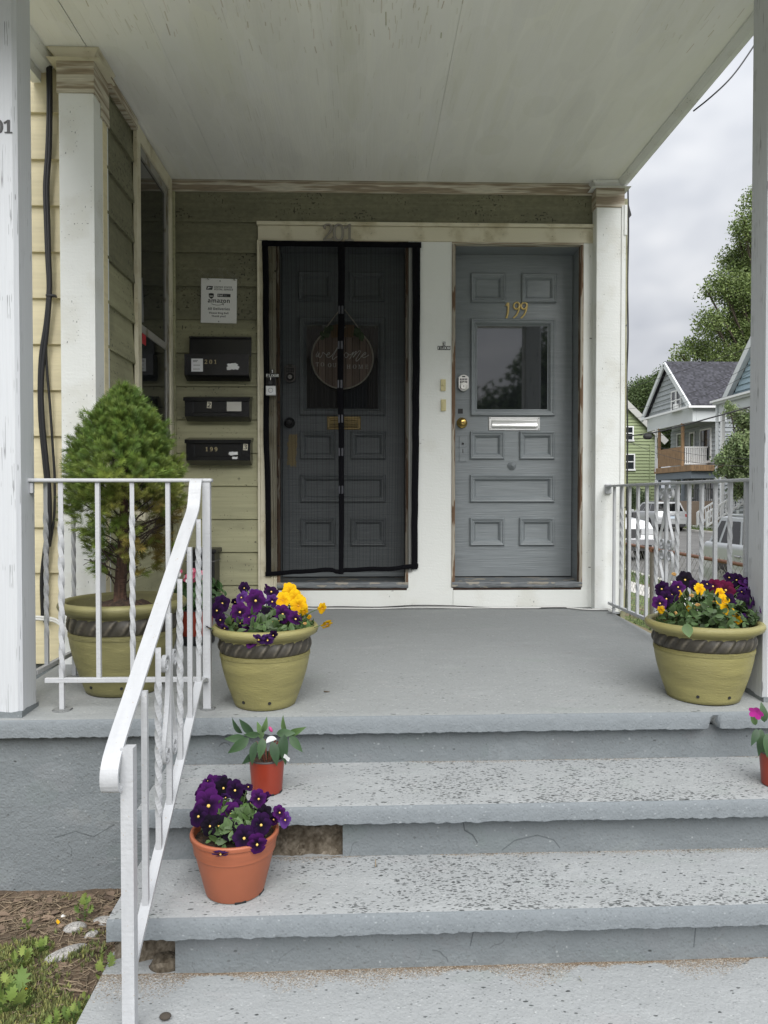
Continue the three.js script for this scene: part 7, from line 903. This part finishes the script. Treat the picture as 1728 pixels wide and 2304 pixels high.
{ // grey house with the balcony
  const t = nb('grey blue gabled house with a brown and white balcony over its porch'), xg = 22.0, xw = 23.9, zN = -45.3, zF = -53.1, eN = -44.8, eF = -53.4, yE = 6.75, yR = 10.35, zR = (eN + eF) / 2, base = -1.2;
  part(t, 'wall', bx(xw + 0.02, 37, base, yE, zF + 0.02, zN - 0.02, 0), bluegrey);
  courses(t, 'z', zN - 0.015, xw, 33, base + 0.6, yE, 0.3, bluegrey);
  const roofSide = (z0, name = 'roof') => { const pos = [xg - 0.3, yR, zR, 37.4, yR, zR, 37.4, yE - 0.05, z0, xg - 0.3, yE - 0.05, z0], up = [0, 0.14, 0], P = []; for (const o of [0, 0.14]) for (let i = 0; i < 4; i++) P.push(pos[i * 3], pos[i * 3 + 1] + o, pos[i * 3 + 2]); const L_ = Math.hypot(yR - yE, zR - z0), uvs = []; for (const o of [0, 1]) uvs.push(0, L_, 15.7, L_, 15.7, 0, 0, 0); part(t, name, mk(P, [0, 1, 2, 0, 2, 3, 4, 6, 5, 4, 7, 6, 0, 4, 5, 0, 5, 1, 3, 2, 6, 3, 6, 7, 0, 3, 7, 0, 7, 4], uvs).toNonIndexed(), shingle).geometry.computeVertexNormals(); };
  roofSide(eN); roofSide(eF);
  for (const z0 of [eN, eF]) { const dy = yR - yE, dz = zR - z0, n = Math.hypot(dy, dz); const g = new THREE.BoxGeometry(0.12, 0.34, n); const m = part(t, 'rake_board', g, fasciaM); m.position.set(xg - 0.32, (yR + yE) / 2 - 0.08, (zR + z0) / 2); m.rotation.x = Math.atan2(dy, Math.abs(dz)) * (z0 > zR ? 1 : -1); }
  part(t, 'gable', mk([xg, yE, eN - 0.4, xg, yE, eF + 0.4, xg, yR - 0.25, zR, xg + 0.2, yE, eN - 0.4, xg + 0.2, yE, eF + 0.4, xg + 0.2, yR - 0.25, zR], [0, 1, 2, 3, 5, 4, 0, 2, 5, 0, 5, 3, 1, 4, 5, 1, 5, 2]), bluegrey);
  courses(t, 'x', xg - 0.002, 0, 0, yE + 0.02, yR - 0.4, 0.34, bluegrey, y => { const f = (yR - 0.35 - y) / (yR - 0.25 - yE) * (eN - eF - 0.8) / 2; return [zR - f, zR + f]; });
  const gw = onX(1523, 930, xg - 0.03), q0 = onX(1513, 926, xg), q1 = onX(1535, 926, xg), yt = onX(1523, 878, xg).y, yb = onX(1523, 924, xg).y; const zm = (q0.z + q1.z) / 2; win(t, 'x', xg - 0.03, q0.z, zm - 0.02, yb, yt); win(t, 'x', xg - 0.03, zm + 0.02, q1.z, yb, yt);
  part(t, 'air_conditioner', bx(xg - 0.4, xg - 0.1, yb + 0.08, yb + 0.4, q1.z - 0.62, q1.z - 0.2, 0.03), whiteM);
  // eave, entablature, gutters
  part(t, 'gutter', merge([bx(xg - 0.45, xg - 0.3, yE - 0.12, yE + 0.02, eF, eN + 0.1, 0), bx(xg - 0.45, 37, yE - 0.12, yE + 0.02, eN + 0.02, eN + 0.14, 0)]), whiteM); part(t, 'entablature', merge([bx(xg, xg + 0.25, 5.75, yE - 0.02, zF, zN + 0.25, 0), bx(xg + 0.26, xw + 0.4, 5.75, yE - 0.02, zN, zN + 0.25, 0)]), fasciaM); part(t, 'porch_ceiling', bx(xg + 0.05, xw, yE - 0.15, yE - 0.05, zF, zN, 0), fasciaM);
  const zc = onX(1533, 1046, xg).z, zl = onX(1481, 1046, xg).z, yFl = onX(1533, 1047, xg).y, yTop = onX(1533, 1006, xg).y;
  part(t, 'balcony_floor', bx(xg - 0.1, xw, yFl - 0.45, yFl - 0.05, zl - 0.6, zN + 0.3, 0.02), woodM);
  for (const z of [zc, zl]) part(t, 'balcony_post', bx(xg - 0.02, xg + 0.17, yFl - 0.05, 5.8, z - 0.09, z + 0.09, 0.01), woodM);
  { const g = [bx(xg + 0.03, xg + 0.12, yTop - 0.06, yTop + 0.04, zl + 0.1, zc - 0.1, 0), bx(xg + 0.03, xg + 0.12, yFl + 0.05, yFl + 0.14, zl + 0.1, zc - 0.1, 0)]; const n = 24; for (let i = 0; i < n; i++) { const z = lerp(zl + 0.12, zc - 0.12, (i + 0.5) / n); g.push(bx(xg, xg + 0.03, yFl + 0.02, yTop, z - 0.07, z + 0.07, 0)); } part(t, 'balcony_rail', merge(g), woodM); }
  { const z = zc, g = [bx(xg + 0.2, xw, yTop - 0.05, yTop + 0.04, z - 0.05, z + 0.05, 0), bx(xg + 0.2, xw, yFl + 0.06, yFl + 0.14, z - 0.05, z + 0.05, 0)]; for (let i = 0; i < 13; i++) { const x = lerp(xg + 0.28, xw - 0.05, i / 12); g.push(bx(x - 0.035, x + 0.035, yFl + 0.1, yTop, z - 0.03, z + 0.03, 0)); } part(t, 'balcony_rail', merge(g), whiteM); part(t, 'privacy_sheet', bx(xg + 0.9, xw - 0.2, yFl + 0.1, yTop - 0.1, z - 0.3, z - 0.27, 0), whiteM); part(t, 'lower_rail', bx(xg + 0.1, xw, yFl - 0.62, yFl - 0.48, z + 0.1, z + 0.2, 0), whiteM); }
  courses(t, 'x', xw, zF, zN, base + 0.6, 5.75, 0.3, bluegrey);
  win(t, 'x', xw - 0.04, -51.8, -50.6, yFl + 0.6, 5.5); win(t, 'x', xw - 0.04, -49.6, -48.8, yFl + 0.3, 5.4); win(t, 'x', xw - 0.04, -47.9, -46.2, yFl + 0.25, 5.45, whiteM, 0);
  // ground floor porch
  part(t, 'porch_beam', bx(xg, xw, yFl - 0.95, yFl - 0.46, zl - 0.5, zN + 0.1, 0.02), slate); for (const z of [zc, zl]) part(t, 'porch_post', bx(xg + 0.02, xg + 0.2, 0.4, yFl - 0.9, z - 0.1, z + 0.1, 0.01), slate);
  part(t, 'porch_base', bx(xg, xw, base, 0.4, zl - 0.5, zN + 0.3, 0.02), std(lin(0.22, 0.17, 0.13), 0.9));
  { const g = [bx(xg + 0.02, xg + 0.07, 1.2, 1.25, zl, zc, 0), bx(xg, xw, 1.2, 1.25, zN + 0.2, zN + 0.25, 0)]; for (let i = 0; i < 16; i++) { const z = lerp(zl, zc, i / 15), x = lerp(xg, xw, i / 15); g.push(bx(xg + 0.03, xg + 0.06, 0.4, 1.2, z - 0.015, z + 0.015, 0), bx(x - 0.015, x + 0.015, 0.4, 1.2, zN + 0.21, zN + 0.24, 0)); } part(t, 'porch_rail', merge(g), plastic); }
  win(t, 'x', xw - 0.04, -51.8, -50.6, 0.9, 2.6); win(t, 'x', xw - 0.04, -49.8, -48.7, 0.6, 2.7); { const d = new THREE.Group(); d.name = 'door'; t.add(d); part(d, 'door_leaf', bx(xw - 0.1, xw - 0.04, 0.42, 2.6, -47.6, -46.7, 0.01), whiteM); part(d, 'pane', bx(xw - 0.13, xw - 0.101, 1.2, 2.4, -47.4, -46.9, 0), wpane); } win(t, 'x', xw - 0.04, -46.4, -45.6, 0.5, 2.65, whiteM, 0);
  part(t, 'downspout', merge([bx(xg - 0.12, xg, yFl - 0.3, 5.8, zl - 0.36, zl - 0.24, 0), bx(xg - 0.12, xg, base, yFl - 0.9, zl - 0.36, zl - 0.24, 0), bx(xw + 1.2, xw + 1.36, base, yE - 0.1, zN + 0.02, zN + 0.16, 0)]), fasciaM);
}
{ // nearer blue house, mostly behind the post
  const t = nb('blue house with a white eave and wooden stair behind the small pale tree'), xg = 22, zF = -39.8, zN = -33.2, zR = (zF + zN) / 2, yE = 6.5, yR = 9.6, xe = 21.0, blue = std(lin(0.30, 0.40, 0.46), 0.7);
  part(t, 'wall', bx(23.2, 36, -1.2, yE + 0.4, zF, zN, 0), bluegrey); courses(t, 'x', 23.19, zF, zN, -0.4, 6.0, 0.3, bluegrey); courses(t, 'z', zN, 23.2, 36, -0.4, 6.4, 0.3, bluegrey);
  part(t, 'porch_roof', bx(xe, 23.4, yE - 0.28, yE - 0.1, zF - 0.3, zN + 0.3, 0.02), fasciaM); part(t, 'gutter', bx(xe - 0.14, xe, yE - 0.16, yE - 0.04, zF - 0.35, zN + 0.35, 0), whiteM); part(t, 'porch_roof', bx(xe - 0.05, 23.4, yE - 0.095, yE, zF - 0.32, zN + 0.32, 0), shingle); part(t, 'entablature', bx(xe + 0.25, 23.2, yE - 0.8, yE - 0.29, zF, zN, 0), fasciaM);
  part(t, 'gable', mk([xg, yE + 0.01, zF, xg, yE + 0.01, zN, xg, yR, zR, xg + 0.3, yE, zF, xg + 0.3, yE, zN, xg + 0.3, yR, zR], [0, 2, 1, 3, 4, 5, 0, 3, 5, 0, 5, 2, 1, 2, 5, 1, 5, 4]), blue); courses(t, 'x', xg - 0.002, 0, 0, yE + 0.05, yR - 0.4, 0.34, blue, y => { const f = (yR - y) / (yR - yE) * (zN - zF) / 2; return [zR - f, zR + f]; });
  for (const z0 of [zF - 0.3, zN + 0.3]) { const dy = yR - yE + 0.2, dz = zR - z0, n = Math.hypot(dy, dz); const m = part(t, 'rake_board', new THREE.BoxGeometry(0.3, 0.4, n), fasciaM); m.position.set(xg - 0.2, (yR + yE) / 2 + 0.15, (zR + z0) / 2); m.rotation.x = Math.atan2(dy, Math.abs(dz)) * (z0 > zR ? 1 : -1); const rf = part(t, 'roof', new THREE.BoxGeometry(15, 0.14, n), shingle); rf.position.set(xg + 7.2, (yR + yE) / 2 + 0.32, (zR + z0) / 2); rf.rotation.x = m.rotation.x; }
  for (const z of [zF + 0.2, zR, zN - 0.2]) part(t, 'porch_post', bx(xe + 0.3, xe + 0.5, -1.2, yE - 0.7, z - 0.1, z + 0.1, 0.01), whiteM); part(t, 'balcony_floor', bx(xe + 0.2, 23.2, 2.4, 2.7, zF, zN, 0), woodM); win(t, 'x', 23.15, zF + 0.8, zF + 1.9, 3.4, 5.4); win(t, 'x', 23.15, zF + 0.8, zF + 1.9, 0.4, 2.2);
  part(t, 'downspout', bx(xe + 0.12, xe + 0.26, -1.2, yE - 0.2, zF - 0.14, zF - 0.02, 0), fasciaM);
}
{ // stair up to it
  const a = onZ(1594, 1178, -38.6), t = thing('wooden_stair', 'outdoor wooden stair with white balustrades rising towards the blue house', 'stairs'), z = -39.4, x0 = a.x, y0 = -1.2, n = 9, run = 0.32, rise = 0.2;
  for (let i = 0; i < n; i++) part(t, 'tread', bx(x0 + i * run, x0 + i * run + 0.36, y0 + (i + 1) * rise - 0.06, y0 + (i + 1) * rise, z - 0.6, z + 0.6, 0), dim);
  for (const zz of [z - 0.62, z + 0.62]) { const e = [x0 + n * run, y0 + n * rise]; for (const [h, nm] of [[0.95, 'hand_rail'], [0.2, 'bottom_rail']]) { const g = new THREE.BoxGeometry(Math.hypot(n * run, n * rise), 0.1, 0.08), m = part(t, nm, g, whiteM); m.position.set(x0 + n * run / 2, y0 + n * rise / 2 + h, zz); m.rotation.z = Math.atan2(rise, run); } for (let i = 0; i <= n * 2; i++) { const x = x0 + i * run / 2, y = y0 + i * rise / 2, w = i % (n * 2) ? 0.025 : 0.06; part(t, i % (n * 2) ? 'baluster' : 'newel', bx(x - w, x + w, y + (i ? 0.2 : 0), y + 0.97, zz - w, zz + w, 0), whiteM); } }
}
{ // green house
  const t = nb('light green clapboard house with white framed windows, farther along the street'), z = 4.565 - 63, x1 = onZ(1477, 1050, z).x, xa = onZ(1404, 1000, z).x, x0 = 2 * xa - x1, yE = onZ(1477, 985, z).y, yA = yE + (x1 - xa) * 0.98;
  part(t, 'wall', bx(x0, x1, -1.2, yE, z - 9, z - 0.01, 0), greenM); part(t, 'gable', mk([x0, yE, z - 0.02, x1, yE, z - 0.02, xa, yA, z - 0.02, x0, yE, z - 9, x1, yE, z - 9, xa, yA, z - 9], [0, 1, 2, 3, 5, 4, 0, 2, 5, 0, 5, 3, 1, 4, 5, 1, 5, 2]), greenM);
  courses(t, 'z', z, x0, x1, -0.8, yA - 0.2, 0.27, greenM, y => { const f = y < yE ? 1 : clamp((yA - y) / (yA - yE)); return [lerp(xa, x0, f), lerp(xa, x1, f)]; });
  for (const s of [-1, 1]) { const e = s > 0 ? x1 + 0.7 : x0 - 0.7, ye = yE - 0.62, n = Math.hypot(e - xa, yA - ye), g = new THREE.BoxGeometry(n, 0.5, 0.14), m = part(t, 'rake_board', g, std(lin(0.42, 0.42, 0.4), 0.7)); m.position.set((xa + e) / 2, (yA + ye) / 2 + 0.2, z + 0.34); m.rotation.z = -s * Math.atan2(yA - ye, Math.abs(e - xa)); const rf = part(t, 'roof', new THREE.BoxGeometry(n, 0.14, 9.6), std(lin(0.3, 0.3, 0.29), 0.9)); rf.position.set((xa + e) / 2, (yA + ye) / 2 + 0.4, z - 4.5); rf.rotation.z = m.rotation.z; }
  const w = (p0, p1, q0, q1) => { const a = onZ(p0, q1, z), b = onZ(p1, q0, z); win(t, 'z', z + 0.03, a.x, b.x, a.y, b.y); }; w(1402, 1425, 959, 991); w(1402, 1428, 1021, 1057); part(t, 'corner_board', bx(x1 - 0.12, x1 + 0.03, -0.8, yE - 0.4, z + 0.031, z + 0.06, 0), whiteM); part(t, 'pipe', bx(onZ(1462, 1050, z).x - 0.05, onZ(1462, 1050, z).x + 0.05, -0.8, yE - 0.5, z + 0.031, z + 0.1, 0), greenM);
}
// ================================================================ overhead lines
{
  const ln = std(lin(0.03, 0.03, 0.032), 0.6), go = (label, pts, r, d0, d1) => lone('overhead_line', tube(pts.map((p, i) => atD(p[0], p[1], lerp(d0, d1, i / (pts.length - 1)))), r, 40, 5), ln, label, 'cable');
  go('thick overhead cable crossing in front of the grey house, carrying a splice case', [[1370, 989], [1411, 982], [1448, 976.6], [1478, 972], [1535, 958], [1596, 941], [1697, 913], [1730, 902]], 0.03, 36, 28);
  const c = atD(1457, 982.5, 34.6), s = lone('splice_case', (() => { const g = new THREE.CapsuleGeometry(0.13, 0.16, 6, 12); g.rotateZ(Math.PI / 2); return g; })(), std(lin(0.012, 0.012, 0.012), 0.7), 'black splice case hanging on the thick overhead cable', 'cable box'); s.position.copy(c);
  go('thin line rising over the dark rounded tree', [[1370, 886], [1411, 874], [1492, 848], [1560, 826], [1700, 778]], 0.009, 36, 30); go('thin line sagging down across the green house', [[1370, 972], [1411, 992], [1478, 1020], [1560, 1040], [1720, 1052]], 0.009, 36, 30); go('thin line crossing the gable window sill', [[1370, 950], [1470, 932], [1540, 906], [1620, 875], [1700, 832]], 0.008, 36, 30); go('thin line crossing above the gable window', [[1370, 925], [1470, 912], [1540, 889], [1620, 858], [1700, 815]], 0.008, 36, 30); go('thin line dipping past the balcony rail', [[1370, 990], [1480, 1006], [1560, 1022], [1640, 1030], [1720, 1034]], 0.008, 36, 30); go('thin line just under the thick overhead cable', [[1370, 1000], [1448, 986], [1535, 972], [1600, 955], [1720, 915]], 0.008, 36, 28);
  const e = V(1.572, ceilY(1.1) - 0.06, 1.1); lone('service_cable', tube([onX(1560, 250, 1.575), onX(1595, 222, 1.62), onX(1640, 180, 1.7), onX(1697, 102, 1.85), onX(1760, 0, 2.0)], 0.004, 30, 6), ln, 'black service cable hanging from the porch eave', 'cable');
  lone('drop_cable', tube([[1413, 425], [1414, 520], [1412, 640], [1413, 760], [1410, 850], [1412, 960], [1411, 1100], [1411, 1240], [1408, 1370]].map(p => onZ(p[0], p[1], 0.03)), 0.0048, 50, 6), ln, 'black cable running down the corner beside the white pilaster', 'cable');
  const f = [onZ(1412, 448, 0.0), onZ(1421, 484, 0.0), onZ(1413, 494, 0.0)]; lone('torn_flashing', (() => { const g = mk([...f.flatMap(v => v.toArray()), ...f.flatMap(v => [v.x - 0.002, v.y, v.z - 0.05])], [0, 2, 1, 3, 4, 5, 0, 1, 4, 0, 4, 3, 1, 2, 5, 1, 5, 4, 0, 3, 5, 0, 5, 2]); return g.toNonIndexed(); })(), std(lin(0.02, 0.02, 0.02), 0.7, { side: 2 }), 'torn black flashing flap sticking out at the house corner', 'flashing').geometry.computeVertexNormals();
}
renderer.render(scene, camera);
